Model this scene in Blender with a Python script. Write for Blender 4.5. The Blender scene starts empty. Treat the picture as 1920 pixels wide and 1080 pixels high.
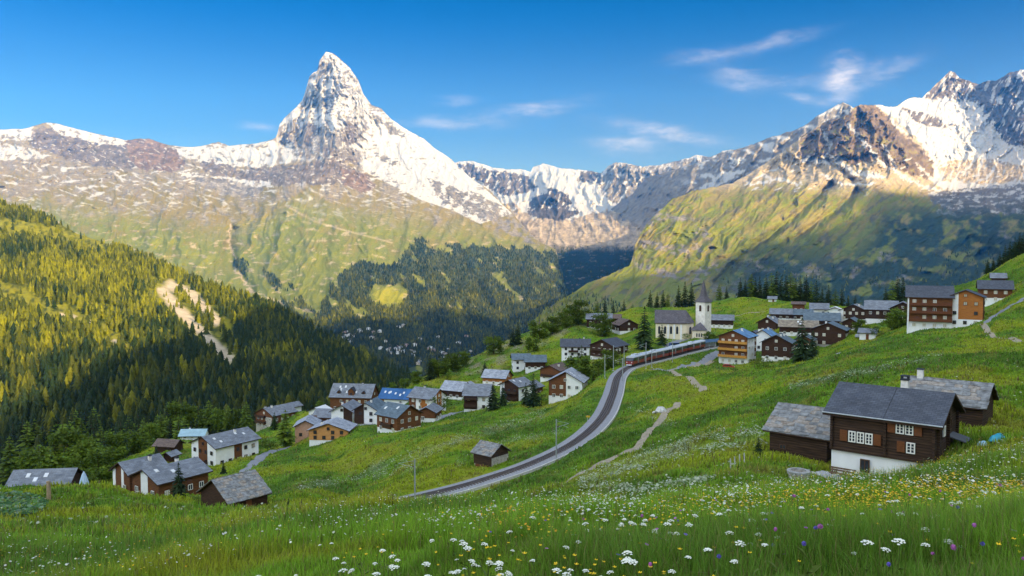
import bpy, math, random
import numpy as np
from mathutils import Vector, Matrix
random.seed(7)
RNG = np.random.default_rng(7)
R = math.radians
SC = bpy.context.scene
COL = SC.collection

# ------------------------------------------------------------------ camera
F = 1500.0                       # focal length in pixels of a 1920 px wide frame
PITCH = math.atan(70 / F)        # looking slightly down
cam_data = bpy.data.cameras.new("camera")
cam_data.sensor_width = 36.0
cam_data.lens = 36.0 * F / 1920
cam_data.clip_start = 0.2
cam_data.clip_end = 80000
cam = bpy.data.objects.new("camera", cam_data)
cam.rotation_euler = (math.pi / 2 - PITCH, 0, 0)
COL.objects.link(cam)
SC.camera = cam

# ------------------------------------------------------------------ sun, sky, exposure
SUN_EL = R(20)
SUN_AZ = R(42)                   # degrees to the right of straight behind the camera
SUN = np.array([math.sin(SUN_AZ) * math.cos(SUN_EL), -math.cos(SUN_AZ) * math.cos(SUN_EL), math.sin(SUN_EL)])
sun_data = bpy.data.lights.new("sun", 'SUN')
sun_data.energy = 4.6
sun_data.angle = R(0.5)
sun_data.color = (1.0, 0.81, 0.57)
sun = bpy.data.objects.new("sun", sun_data)
sun.rotation_euler = Vector(SUN).to_track_quat('Z', 'Y').to_euler()
COL.objects.link(sun)

SC.view_settings.view_transform = 'Standard'
SC.view_settings.look = 'None'
SC.view_settings.exposure = 1.15
SC.view_settings.gamma = 1.0
SC.cycles.max_bounces = 5
SC.cycles.diffuse_bounces = 2
SC.cycles.volume_bounces = 0
SC.cycles.transparent_max_bounces = 6
SC.cycles.use_denoising = True


def node(nt, kind, **kw):
    n = nt.nodes.new(kind)
    for k, v in kw.items():
        if k == 'inp':
            for kk, vv in v.items():
                n.inputs[kk].default_value = vv
        else:
            setattr(n, k, v)
    return n


def ramp(nt, stops, interp='LINEAR'):
    n = nt.nodes.new('ShaderNodeValToRGB')
    cr = n.color_ramp
    cr.interpolation = interp
    while len(cr.elements) < len(stops):
        cr.elements.new(0.5)
    for e, (p, c) in zip(cr.elements, stops):
        e.position = p
        e.color = c if len(c) == 4 else (*c, 1)
    return n


def pix_dir(px, py):
    """world direction through a pixel of the 1920x1080 frame, scaled to y = 1"""
    cxp = (np.asarray(px, float) - 960) / F
    cyp = (540 - np.asarray(py, float)) / F
    c, s = math.cos(PITCH), math.sin(PITCH)
    y = c + cyp * s
    z = -s + cyp * c
    return cxp / y, z / y


def at(px, py, Y):
    a, v = pix_dir(px, py)
    return np.stack([a * Y, np.broadcast_to(np.asarray(Y, float), np.shape(a)), v * Y], -1)


def make_world():
    w = bpy.data.worlds.new("World")
    SC.world = w
    w.use_nodes = True
    nt = w.node_tree
    bg = nt.nodes['Background']
    sky = node(nt, 'ShaderNodeTexSky', sky_type='NISHITA', sun_disc=False, sun_elevation=SUN_EL,
               altitude=1800, air_density=1.0, dust_density=1.3, ozone_density=2.2)
    sky.sun_rotation = math.atan2(SUN[0], SUN[1])
    # deepen the blue: scale to display range, raise to a power, scale back
    k = 0.19
    v1 = node(nt, 'ShaderNodeVectorMath', operation='SCALE', inp={'Scale': k * 0.98})
    gm = node(nt, 'ShaderNodeGamma', inp={'Gamma': 1.35})
    v2 = node(nt, 'ShaderNodeVectorMath', operation='SCALE', inp={'Scale': 1 / k})
    hs = node(nt, 'ShaderNodeHueSaturation', inp={'Saturation': 1.46, 'Value': 0.35, 'Hue': 0.512})
    nt.links.new(sky.outputs[0], v1.inputs[0])
    nt.links.new(v1.outputs[0], gm.inputs[0])
    nt.links.new(gm.outputs[0], v2.inputs[0])
    nt.links.new(v2.outputs[0], hs.inputs['Color'])
    # paler air low over the horizon
    tc0 = node(nt, 'ShaderNodeTexCoord')
    sp0 = node(nt, 'ShaderNodeSeparateXYZ')
    nt.links.new(tc0.outputs['Generated'], sp0.inputs[0])
    hz = node(nt, 'ShaderNodeMapRange', inp={'From Min': 0.30, 'From Max': 0.02, 'To Min': 0.0, 'To Max': 0.42})
    hz.interpolation_type = 'SMOOTHSTEP'
    nt.links.new(sp0.outputs[2], hz.inputs['Value'])
    hm = node(nt, 'ShaderNodeMix', data_type='RGBA')
    nt.links.new(hz.outputs[0], hm.inputs[0])
    nt.links.new(hs.outputs[0], hm.inputs[6])
    hm.inputs[7].default_value = (2.2, 2.35, 2.6, 1)
    # thin wisps of cirrus, placed by direction on the sky
    tc = node(nt, 'ShaderNodeTexCoord')
    sep = node(nt, 'ShaderNodeSeparateXYZ')
    nt.links.new(tc.outputs['Generated'], sep.inputs[0])

    def m(op, a, b=None, c=None):
        n = node(nt, 'ShaderNodeMath', operation=op)
        for i, q in enumerate((a, b, c)):
            if q is None:
                continue
            if isinstance(q, (int, float)):
                n.inputs[i].default_value = q
            else:
                nt.links.new(q, n.inputs[i])
        return n.outputs[0]
    x, y, z = sep.outputs
    yy = m('MAXIMUM', y, 0.02)
    A = m('DIVIDE', x, yy)
    V = m('DIVIDE', z, yy)
    wis = node(nt, 'ShaderNodeTexNoise', inp={'Scale': 9.0, 'Detail': 7.0, 'Roughness': 0.62, 'Distortion': 0.6})
    mp = node(nt, 'ShaderNodeMapping', inp={'Scale': (1.0, 1.0, 4.2), 'Rotation': (0, R(-10), 0)})
    nt.links.new(tc.outputs['Generated'], mp.inputs[0])
    nt.links.new(mp.outputs[0], wis.inputs['Vector'])
    wn = m('SUBTRACT', wis.outputs['Fac'], 0.5)
    total = None
    #          px    py   rx   ry  tilt strength
    for px, py, rx, ry, tilt, st in [(845, 229, 90, 10, 0, .40), (1010, 203, 75, 10, -8, .42), (1250, 248, 95, 11, 9, .60),
                                     (1178, 269, 62, 13, 2, .62), (1385, 146, 44, 15, 12, .42), (1325, 106, 70, 13, -6, .30),
                                     (1455, 80, 75, 11, -14, .34), (1580, 143, 30, 28, 20, .85), (1480, 150, 120, 11, 2, .18),
                                     (1515, 183, 40, 9, 12, .38), (1665, 128, 55, 16, -22, .34), (487, 236, 32, 9, 0, .38),
                                     (860, 190, 34, 8, 0, .22)]:
        a0, v0 = (float(q) for q in pix_dir(px, py))
        ct, s_ = math.cos(R(tilt)), math.sin(R(tilt))
        da = m('SUBTRACT', A, a0)
        dv = m('SUBTRACT', V, v0)
        # tilt>0 : right end lower
        u = m('ADD', m('MULTIPLY', da, ct), m('MULTIPLY', dv, -s_))
        t = m('ADD', m('MULTIPLY', da, s_), m('MULTIPLY', dv, ct))
        u = m('DIVIDE', u, rx / F)
        t = m('DIVIDE', t, ry / F)
        t = m('ADD', t, m('MULTIPLY', wn, 4.2))
        d = m('ADD', m('MULTIPLY', u, u), m('MULTIPLY', t, t))
        e = m('MULTIPLY', m('EXPONENT', m('MULTIPLY', d, -1.15)), st)
        total = e if total is None else m('ADD', total, e)
    fine = node(nt, 'ShaderNodeTexNoise', inp={'Scale': 38.0, 'Detail': 6.0, 'Roughness': 0.6})
    mp2 = node(nt, 'ShaderNodeMapping', inp={'Scale': (1.0, 1.0, 2.6), 'Rotation': (0, R(8), 0)})
    nt.links.new(tc.outputs['Generated'], mp2.inputs[0])
    nt.links.new(mp2.outputs[0], fine.inputs['Vector'])
    fm = node(nt, 'ShaderNodeMapRange', inp={'From Min': 0.33, 'From Max': 0.68, 'To Min': 0.25, 'To Max': 1.0})
    nt.links.new(fine.outputs['Fac'], fm.inputs['Value'])
    cov = m('MULTIPLY', m('MULTIPLY', total, fm.outputs[0]), m('GREATER_THAN', y, 0.02))
    cov = m('MINIMUM', cov, 0.85)
    mix = node(nt, 'ShaderNodeMix', data_type='RGBA')
    nt.links.new(cov, mix.inputs[0])
    nt.links.new(hm.outputs[2], mix.inputs[6])
    mix.inputs[7].default_value = CLOUD_RGB
    # a bank of unseen cloud added behind the camera as fill for the shade
    fill_bank = node(nt, 'ShaderNodeTexNoise', inp={'Scale': 2.2, 'Detail': 6.0, 'Roughness': 0.55})
    nt.links.new(tc.outputs['Generated'], fill_bank.inputs['Vector'])
    back = node(nt, 'ShaderNodeMapRange', inp={'From Min': 0.5, 'From Max': -0.1, 'To Min': 0.0, 'To Max': 1.0})
    nt.links.new(y, back.inputs['Value'])
    bm_ = node(nt, 'ShaderNodeMapRange', inp={'From Min': 0.35, 'From Max': 0.55, 'To Min': 0.3, 'To Max': 1.0})
    nt.links.new(fill_bank.outputs['Fac'], bm_.inputs['Value'])
    bf = m('MULTIPLY', m('MULTIPLY', back.outputs[0], bm_.outputs[0]), 0.9)
    mix2 = node(nt, 'ShaderNodeMix', data_type='RGBA')
    nt.links.new(bf, mix2.inputs[0])
    nt.links.new(mix.outputs[2], mix2.inputs[6])
    mix2.inputs[7].default_value = FILL_RGB
    nt.links.new(mix2.outputs[2], bg.inputs['Color'])
    bg.inputs['Strength'].default_value = 0.13


CLOUD_RGB = (3.5, 3.2, 3.3, 1)
FILL_RGB = (7.4, 8.3, 9.6, 1)  # colour of the added fill light out of view
make_world()
# ------------------------------------------------------------------ noise
def _hash(ix, iy, seed):
    h = (ix.astype(np.int64) * 374761393 + iy.astype(np.int64) * 668265263 + seed * 1274126177) & 0xFFFFFFFF
    h = ((h ^ (h >> 13)) * 1274126177) & 0xFFFFFFFF
    return (h ^ (h >> 16)) & 0xFFFFFFFF


def perlin(x, y, seed=0):
    x, y = np.broadcast_arrays(np.asarray(x, float), np.asarray(y, float))
    ix, iy = np.floor(x), np.floor(y)
    fx, fy = x - ix, y - iy
    ux, uy = fx * fx * fx * (fx * (fx * 6 - 15) + 10), fy * fy * fy * (fy * (fy * 6 - 15) + 10)

    def g(dx, dy):
        a = _hash(ix + dx, iy + dy, seed) * (2 * np.pi / 4294967296.0)
        return np.cos(a) * (fx - dx) + np.sin(a) * (fy - dy)
    n = (g(0, 0) * (1 - ux) + g(1, 0) * ux) * (1 - uy) + (g(0, 1) * (1 - ux) + g(1, 1) * ux) * uy
    return n * 1.5


def fbm(x, y, octv=5, gain=0.5, seed=0):
    s, a, f = 0, 1.0, 1.0
    for o in range(octv):
        s = s + a * perlin(x * f + 17.3 * o, y * f - 9.1 * o, seed + o)
        a *= gain
        f *= 2.03
    return s


def ridged(x, y, octv=5, gain=0.5, seed=0):
    s, a, f, w = 0, 1.0, 1.0, 1.0
    for o in range(octv):
        n = 1 - np.abs(perlin(x * f + 7.7 * o, y * f + 3.3 * o, seed + o)) * 1.6
        n = np.clip(n, 0, 1) ** 2
        s = s + a * n * w
        w = np.clip(n * 1.4, 0, 1)
        a *= gain
        f *= 2.03
    return s


def tps(ctrl_xy, val, query, smooth=1e-6, kernel='tps'):
    def phi(r2):
        if kernel == 'lin':
            return -np.sqrt(r2 + 1e-12)
        return 0.5 * r2 * np.log(r2 + 1e-12)
    n = len(ctrl_xy)
    d2 = ((ctrl_xy[:, None] - ctrl_xy[None]) ** 2).sum(-1)
    K = phi(d2) + np.eye(n) * smooth
    P = np.concatenate([np.ones((n, 1)), ctrl_xy], 1)
    A = np.zeros((n + 3, n + 3))
    A[:n, :n] = K
    A[:n, n:] = P
    A[n:, :n] = P.T
    b = np.concatenate([val, np.zeros(3)])
    w = np.linalg.solve(A, b)
    q = query.reshape(-1, 2)
    out = np.empty(len(q))
    for i in range(0, len(q), 40000):
        c = q[i:i + 40000]
        dd = ((c[:, None] - ctrl_xy[None]) ** 2).sum(-1)
        out[i:i + 40000] = phi(dd) @ w[:n] + w[n] + c @ w[n + 1:]
    return out.reshape(query.shape[:-1])


def in_poly(px, py, poly):
    poly = np.asarray(poly, float)
    inside = np.zeros(np.shape(px), bool)
    j = len(poly) - 1
    for i in range(len(poly)):
        xi, yi = poly[i]
        xj, yj = poly[j]
        if yi != yj:
            c = ((yi > py) != (yj > py)) & (px < (xj - xi) * (py - yi) / (yj - yi) + xi)
            inside ^= c
        j = i
    return inside


def line_dist(px, py, pts):
    best = np.full(np.shape(px), 1e9)
    for (x0, y0), (x1, y1) in zip(pts[:-1], pts[1:]):
        dx, dy = x1 - x0, y1 - y0
        t = np.clip(((px - x0) * dx + (py - y0) * dy) / (dx * dx + dy * dy), 0, 1)
        best = np.minimum(best, np.hypot(px - x0 - t * dx, py - y0 - t * dy))
    return best


def sstep(a, b, x):
    t = np.clip((x - a) / (b - a), 0, 1)
    return t * t * (3 - 2 * t)


def mixc(col, c, w):
    w = np.clip(w, 0, 1)[..., None]
    return col * (1 - w) + np.asarray(c) * w


def grid_mesh(name, P, colr=None, mat=None, kind='structure', flip=False):
    nr, nc = P.shape[:2]
    me = bpy.data.meshes.new(name)
    me.vertices.add(nr * nc)
    me.vertices.foreach_set('co', P.reshape(-1).astype(np.float32))
    i = (np.arange(nr - 1)[:, None] * nc + np.arange(nc - 1)[None]).ravel()
    q = np.stack([i, i + 1, i + nc + 1, i + nc], 1)
    if flip:
        q = q[:, ::-1]
    nf = len(q)
    me.loops.add(nf * 4)
    me.loops.foreach_set('vertex_index', q.ravel().astype(np.int32))
    me.polygons.add(nf)
    me.polygons.foreach_set('loop_start', (np.arange(nf) * 4).astype(np.int32))
    me.polygons.foreach_set('use_smooth', np.ones(nf, bool))
    if colr is not None:
        at_ = me.color_attributes.new('Col', 'FLOAT_COLOR', 'POINT')
        c4 = np.concatenate([colr.reshape(-1, 3), np.ones((nr * nc, 1))], 1)
        at_.data.foreach_set('color', c4.ravel().astype(np.float32))
    me.update(calc_edges=True)
    if mat:
        me.materials.append(mat)
    o = bpy.data.objects.new(name, me)
    COL.objects.link(o)
    if kind:
        o['kind'] = kind
    return o


def soup_mesh(name, V, Fc, mat, tint=None, parent=None, smooth=False):
    """V (n,3); Fc (m,k) faces all with k corners"""
    me = bpy.data.meshes.new(name)
    me.vertices.add(len(V))
    me.vertices.foreach_set('co', np.asarray(V, np.float32).ravel())
    nf, k = Fc.shape
    me.loops.add(nf * k)
    me.loops.foreach_set('vertex_index', Fc.ravel().astype(np.int32))
    me.polygons.add(nf)
    me.polygons.foreach_set('loop_start', (np.arange(nf) * k).astype(np.int32))
    if smooth:
        me.polygons.foreach_set('use_smooth', np.ones(nf, bool))
    if tint is not None:
        at_ = me.color_attributes.new('Col', 'FLOAT_COLOR', 'POINT')
        at_.data.foreach_set('color', np.concatenate([tint, np.ones((len(V), 1))], 1).ravel().astype(np.float32))
    me.update(calc_edges=True)
    if mat:
        me.materials.append(mat)
    o = bpy.data.objects.new(name, me)
    COL.objects.link(o)
    if parent:
        o.parent = parent
    return o


def cover_mat(name, scale, bump, rough=0.95, var=0.35, dist=1.0, detail=8, alpine=False):
    """land cover: colour from the cover map on the mesh, broken up by noise; on alpine ground rock is rougher than snow"""
    m = bpy.data.materials.new(name)
    m.use_nodes = True
    nt = m.node_tree
    bs = nt.nodes['Principled BSDF']
    bs.inputs['Roughness'].default_value = rough
    bs.inputs['Specular IOR Level'].default_value = 0.15
    at_ = node(nt, 'ShaderNodeAttribute', attribute_name='Col')
    tc = node(nt, 'ShaderNodeTexCoord')
    n1 = node(nt, 'ShaderNodeTexNoise', inp={'Scale': scale, 'Detail': detail, 'Roughness': 0.65})
    h = n1.outputs['Fac']
    if alpine:
        mp = node(nt, 'ShaderNodeMapping', inp={'Scale': (1, 1, .45)})
        nt.links.new(tc.outputs['Object'], mp.inputs[0])
        nt.links.new(mp.outputs[0], n1.inputs['Vector'])
    else:
        nt.links.new(tc.outputs['Object'], n1.inputs['Vector'])
    mr = node(nt, 'ShaderNodeMapRange', inp={'From Min': 0.25, 'From Max': 0.75, 'To Min': 1 - var, 'To Max': 1 + var})
    nt.links.new(h, mr.inputs['Value'])
    fac = mr.outputs[0]
    bp = node(nt, 'ShaderNodeBump', inp={'Strength': bump, 'Distance': dist})
    if alpine:
        bw = node(nt, 'ShaderNodeRGBToBW')
        nt.links.new(at_.outputs['Color'], bw.inputs[0])
        s0 = node(nt, 'ShaderNodeMapRange', inp={'From Min': .26, 'From Max': .36, 'To Min': 1.0, 'To Max': .12})
        nt.links.new(bw.outputs[0], s0.inputs['Value'])
        sc_ = node(nt, 'ShaderNodeSeparateColor')
        nt.links.new(at_.outputs['Color'], sc_.inputs[0])
        dv = node(nt, 'ShaderNodeMath', operation='DIVIDE')
        nt.links.new(sc_.outputs[2], dv.inputs[0])
        nt.links.new(sc_.outputs[1], dv.inputs[1])
        s1 = node(nt, 'ShaderNodeMapRange', inp={'From Min': .35, 'From Max': .75, 'To Min': .22, 'To Max': 1.0})
        nt.links.new(dv.outputs[0], s1.inputs['Value'])
        sr = node(nt, 'ShaderNodeMath', operation='MULTIPLY')
        nt.links.new(s0.outputs[0], sr.inputs[0])
        nt.links.new(s1.outputs[0], sr.inputs[1])
        mu = node(nt, 'ShaderNodeMath', operation='MULTIPLY')
        mu.inputs[1].default_value = bump
        nt.links.new(sr.outputs[0], mu.inputs[0])
        nt.links.new(mu.outputs[0], bp.inputs['Strength'])
        mv = node(nt, 'ShaderNodeMix', data_type='FLOAT')
        mv.inputs[2].default_value = 1.0
        nt.links.new(sr.outputs[0], mv.inputs[0])
        nt.links.new(mr.outputs[0], mv.inputs[3])
        fac = mv.outputs[0]
    mx = node(nt, 'ShaderNodeMix', data_type='RGBA', blend_type='MULTIPLY')
    mx.inputs[0].default_value = 1
    nt.links.new(at_.outputs['Color'], mx.inputs[6])
    nt.links.new(fac, mx.inputs[7])
    nt.links.new(mx.outputs[2], bs.inputs['Base Color'])
    nt.links.new(h, bp.inputs['Height'])
    nt.links.new(bp.outputs[0], bs.inputs['Normal'])
    return m


# ------------------------------------------------------------------ far terrain: sheets of real slope, each laid out in
# plan distance (Y, metres) with its own ridges, gullies and land cover
SNOW = (0.385, 0.38, 0.378)
ICE = (0.62, 0.66, 0.70)
ROCK = (0.128, 0.108, 0.092)
ROCKR = (0.150, 0.104, 0.072)
ROCKD = (0.09, 0.08, 0.075)
ROCKG = (0.185, 0.168, 0.148)
SCREE = (0.34, 0.275, 0.195)
TAN = (0.175, 0.140, 0.042)
GRASS = (0.130, 0.148, 0.018)
GRASSY = (0.175, 0.178, 0.016)
WOOD = (0.018, 0.034, 0.012)


class Sheet:
    def __init__(self, px, crest, base, ctrl, step_rows, jag=1.5, jag_seed=1, rel=None, lines=(), back=0.10, back_rows=6, ycap=None):
        px = np.asarray(px, float)
        cr = np.asarray(crest, float)
        C = np.interp(px, cr[:, 0], cr[:, 1])
        C = C + jag * (fbm(px / 26, px * 0 + jag_seed, 5, 0.62, jag_seed) * 1.0)
        bs = np.asarray(base, float)
        B = np.interp(px, bs[:, 0], bs[:, 1])
        s = np.linspace(0, 1, step_rows)[:, None]
        PY = B[None] + (C - B)[None] * s
        PX = np.broadcast_to(px[None], PY.shape).copy()
        c = np.asarray(ctrl, float)
        q = np.stack([PX / 300, PY / 200], -1)
        cxy = np.stack([c[:, 0] / 300, c[:, 1] / 200], -1)
        LY = tps(cxy, np.log(c[:, 2]), q, 2e-3)
        for pts, amp, wid in lines:
            d = line_dist(PX + 3 * fbm(PX / 20, PY / 20, 3, .5, 91), PY, pts)
            LY = LY + amp * np.exp(-(d / wid) ** 2)
        if rel is not None:
            LY = LY + rel(PX, PY, s)
        Y = np.exp(LY)
        P = at(PX, PY, Y)
        # the far side of the crest
        rows = []
        last = P[-1]
        for k in range(1, back_rows + 1):
            f = 1 + back * (k / back_rows) ** 1.5
            r = last.copy()
            r[:, 0] *= f
            r[:, 1] *= f
            r[:, 2] = last[:, 2] - (f - 1) * last[:, 1] * 0.8
            rows.append(r)
        self.P = np.concatenate([P, np.stack(rows)], 0)
        self.PX = np.concatenate([PX, np.repeat(PX[-1:], back_rows, 0)], 0)
        self.PY = np.concatenate([PY, np.repeat(PY[-1:], back_rows, 0)], 0)
        self.n_front = step_rows
        self.px = px
        self.B, self.C = B, C
        gx = np.gradient(P, axis=1)
        gy = np.gradient(P, axis=0)
        n = np.cross(gx, gy)
        n /= np.linalg.norm(n, axis=-1, keepdims=True) + 1e-9
        n *= np.sign(n[..., 2:3] + 1e-9)
        self.N = np.concatenate([n, np.repeat(n[-1:], back_rows, 0)], 0)

    def world(self, px, py):
        """surface point under a pixel (px, py)"""
        px, py = np.asarray(px, float), np.asarray(py, float)
        i = np.clip(np.interp(px, self.px, np.arange(len(self.px))), 0, len(self.px) - 1.001)
        i0 = i.astype(int)
        fi = i - i0
        out = 0
        for di, wi in ((0, 1 - fi), (1, fi)):
            ii = i0 + di
            s = np.clip((py - self.B[ii]) / (self.C[ii] - self.B[ii]), 0, 0.9999) * (self.n_front - 1)
            j0 = s.astype(int)
            fj = s - j0
            out = out + wi[..., None] * (self.P[j0, ii] * (1 - fj)[..., None] + self.P[np.minimum(j0 + 1, self.n_front - 1), ii] * fj[..., None])
        return out


# --- the pyramid peak, its ridges, its long flank and the valley floor below it
M_CREST = [(-200, 262), (-60, 250), (0, 243), (20, 242), (55, 240), (62, 236), (85, 230), (105, 231), (130, 238), (165, 247), (205, 256),
           (235, 263), (262, 260), (280, 260), (300, 267), (320, 273), (360, 276), (390, 271), (410, 266), (430, 273), (470, 270),
           (505, 264), (517, 258), (521, 247), (524, 233), (532, 222), (553, 203), (567, 188), (573, 170), (580, 145), (585, 138), (595, 132),
           (599, 114), (611, 97), (623, 99), (636, 109), (656, 127), (671, 149), (681, 175), (697, 197), (715, 204), (733, 223),
           (753, 237), (773, 249), (793, 259), (813, 276), (830, 287), (847, 300), (860, 313), (887, 337), (920, 358), (940, 380),
           (960, 397), (985, 430), (1010, 452), (1042, 468), (1046, 480), (1048, 497), (1055, 508), (1057, 530), (1065, 545), (1068, 570), (1080, 640), (1100, 720)]
km = 1000.0
M_CTRL = [(px, py, y * km) for px, py, y in [
    (615, 98, 10.0), (630, 160, 9.72), (636, 210, 9.45), (642, 245, 9.1), (625, 285, 8.6), (605, 315, 8.1),
    (583, 150, 10.1), (556, 205, 10.15), (524, 250, 10.0), (600, 200, 9.95), (570, 240, 9.8), (545, 275, 9.7),
    (667, 150, 10.4), (693, 198, 10.6), (753, 237, 10.7), (813, 277, 10.3), (860, 313, 9.7), (920, 357, 8.8), (960, 397, 8.2), (1000, 440, 7.3),
    (1040, 467, 6.6), (680, 200, 10.2), (690, 250, 9.95), (740, 300, 9.5), (680, 300, 9.25), (800, 335, 8.9), (700, 340, 8.5), (850, 400, 7.6),
    (530, 285, 9.5), (450, 300, 9.6), (400, 280, 10.2), (300, 275, 10.5), (200, 260, 10.5), (90, 232, 10.2), (0, 245, 9.8), (300, 320, 8.7),
    (400, 340, 8.4), (100, 300, 8.8), (0, 300, 8.5), (200, 330, 8.2), (500, 340, 8.2),
    (520, 350, 7.5), (600, 350, 7.4), (430, 420, 6.5), (440, 470, 5.8), (0, 380, 7.0), (200, 400, 6.6), (350, 450, 5.8), (250, 460, 5.9),
    (350, 530, 4.9), (550, 430, 5.9), (700, 430, 6.0), (850, 440, 6.5), (600, 500, 4.8), (750, 500, 5.0), (900, 500, 5.6), (990, 500, 5.7),
    (600, 580, 3.8), (750, 570, 4.0), (900, 580, 4.2), (1010, 570, 4.3), (650, 640, 3.0), (800, 640, 3.05), (900, 650, 3.0), (1040, 640, 3.0),
    (800, 720, 2.2), (650, 720, 2.2), (1000, 720, 2.2), (500, 600, 3.6), (200, 600, 4.0), (-150, 330, 8.2), (-150, 500, 5.5), (-150, 720, 3.0), (300, 720, 2.6), (480, 720, 2.4)]]


def rel_m(PX, PY, s):
    wx = PX + 10 * fbm(PX / 45, PY / 45, 3, .5, 5)
    wy = PY + 10 * fbm(PX / 45 + 9, PY / 45, 3, .5, 6)
    sk = 0.25 * (PX - 640) / 300
    hi = sstep(420, 330, PY)
    lo = 1 - hi
    # gullies run down the fall line, fanning from the peak
    ang = (wx - 630) / (wy - 60 + 60)
    r1 = ridged(ang * 9, wy / 130, 5, .55, 11) - 0.9
    r2 = ridged(wx / 34, wy / 60 + sk, 5, .55, 21) - 0.9
    r4 = ridged(wx / 15 + 3, wy / 24 + sk, 4, .6, 23) - 0.9
    r3 = ridged(wx / 60 + wy / 140, wy / 160, 5, .5, 31) - 0.9
    edge = sstep(0, 0.06, 1 - s) * sstep(0, .05, s)
    peak = sstep(190, 40, np.hypot(PX - 630, PY - 200))
    # strata bands on the pyramid
    strata = fbm(PX / 60, (PY + 0.12 * (PX - 630)) / 4.2, 3, .6, 77)
    face_ = 1 - .45 * sstep(665, 715, PX) * sstep(215, 250, PY)
    a = face_ * hi * (-0.012 * r1 * (0.5 + .35 * peak) - 0.009 * r2 - 0.0060 * r4) + lo * (-0.017 * r3 - 0.006 * r2) + peak * (0.0012 * strata)
    a = a * sstep(690, 600, PY)
    a = a - 0.0009 * fbm(wx / 9, wy / 9, 3, .6, 44) * (0.5 + 1.2 * hi)
    return a * (0.25 + 0.75 * edge)


M = Sheet(np.arange(-200, 1101, 1.5), M_CREST, [(-200, 800), (1100, 800)], M_CTRL, 450, jag=1.1, jag_seed=3, rel=rel_m,
          lines=[([(435, 430), (430, 460), (440, 500), (470, 540)], 0.03, 10), ([(640, 130), (637, 190), (645, 240), (625, 290)], -0.006, 7),
                 ([(690, 215), (720, 270), (760, 310)], 0.006, 9), ([(860, 465), (880, 510), (920, 570)], 0.02, 8), ([(790, 470), (850, 540)], -0.012, 14),
                 ([(770, 470), (660, 520), (600, 560)], -0.012, 20)], back=0.12)


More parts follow.
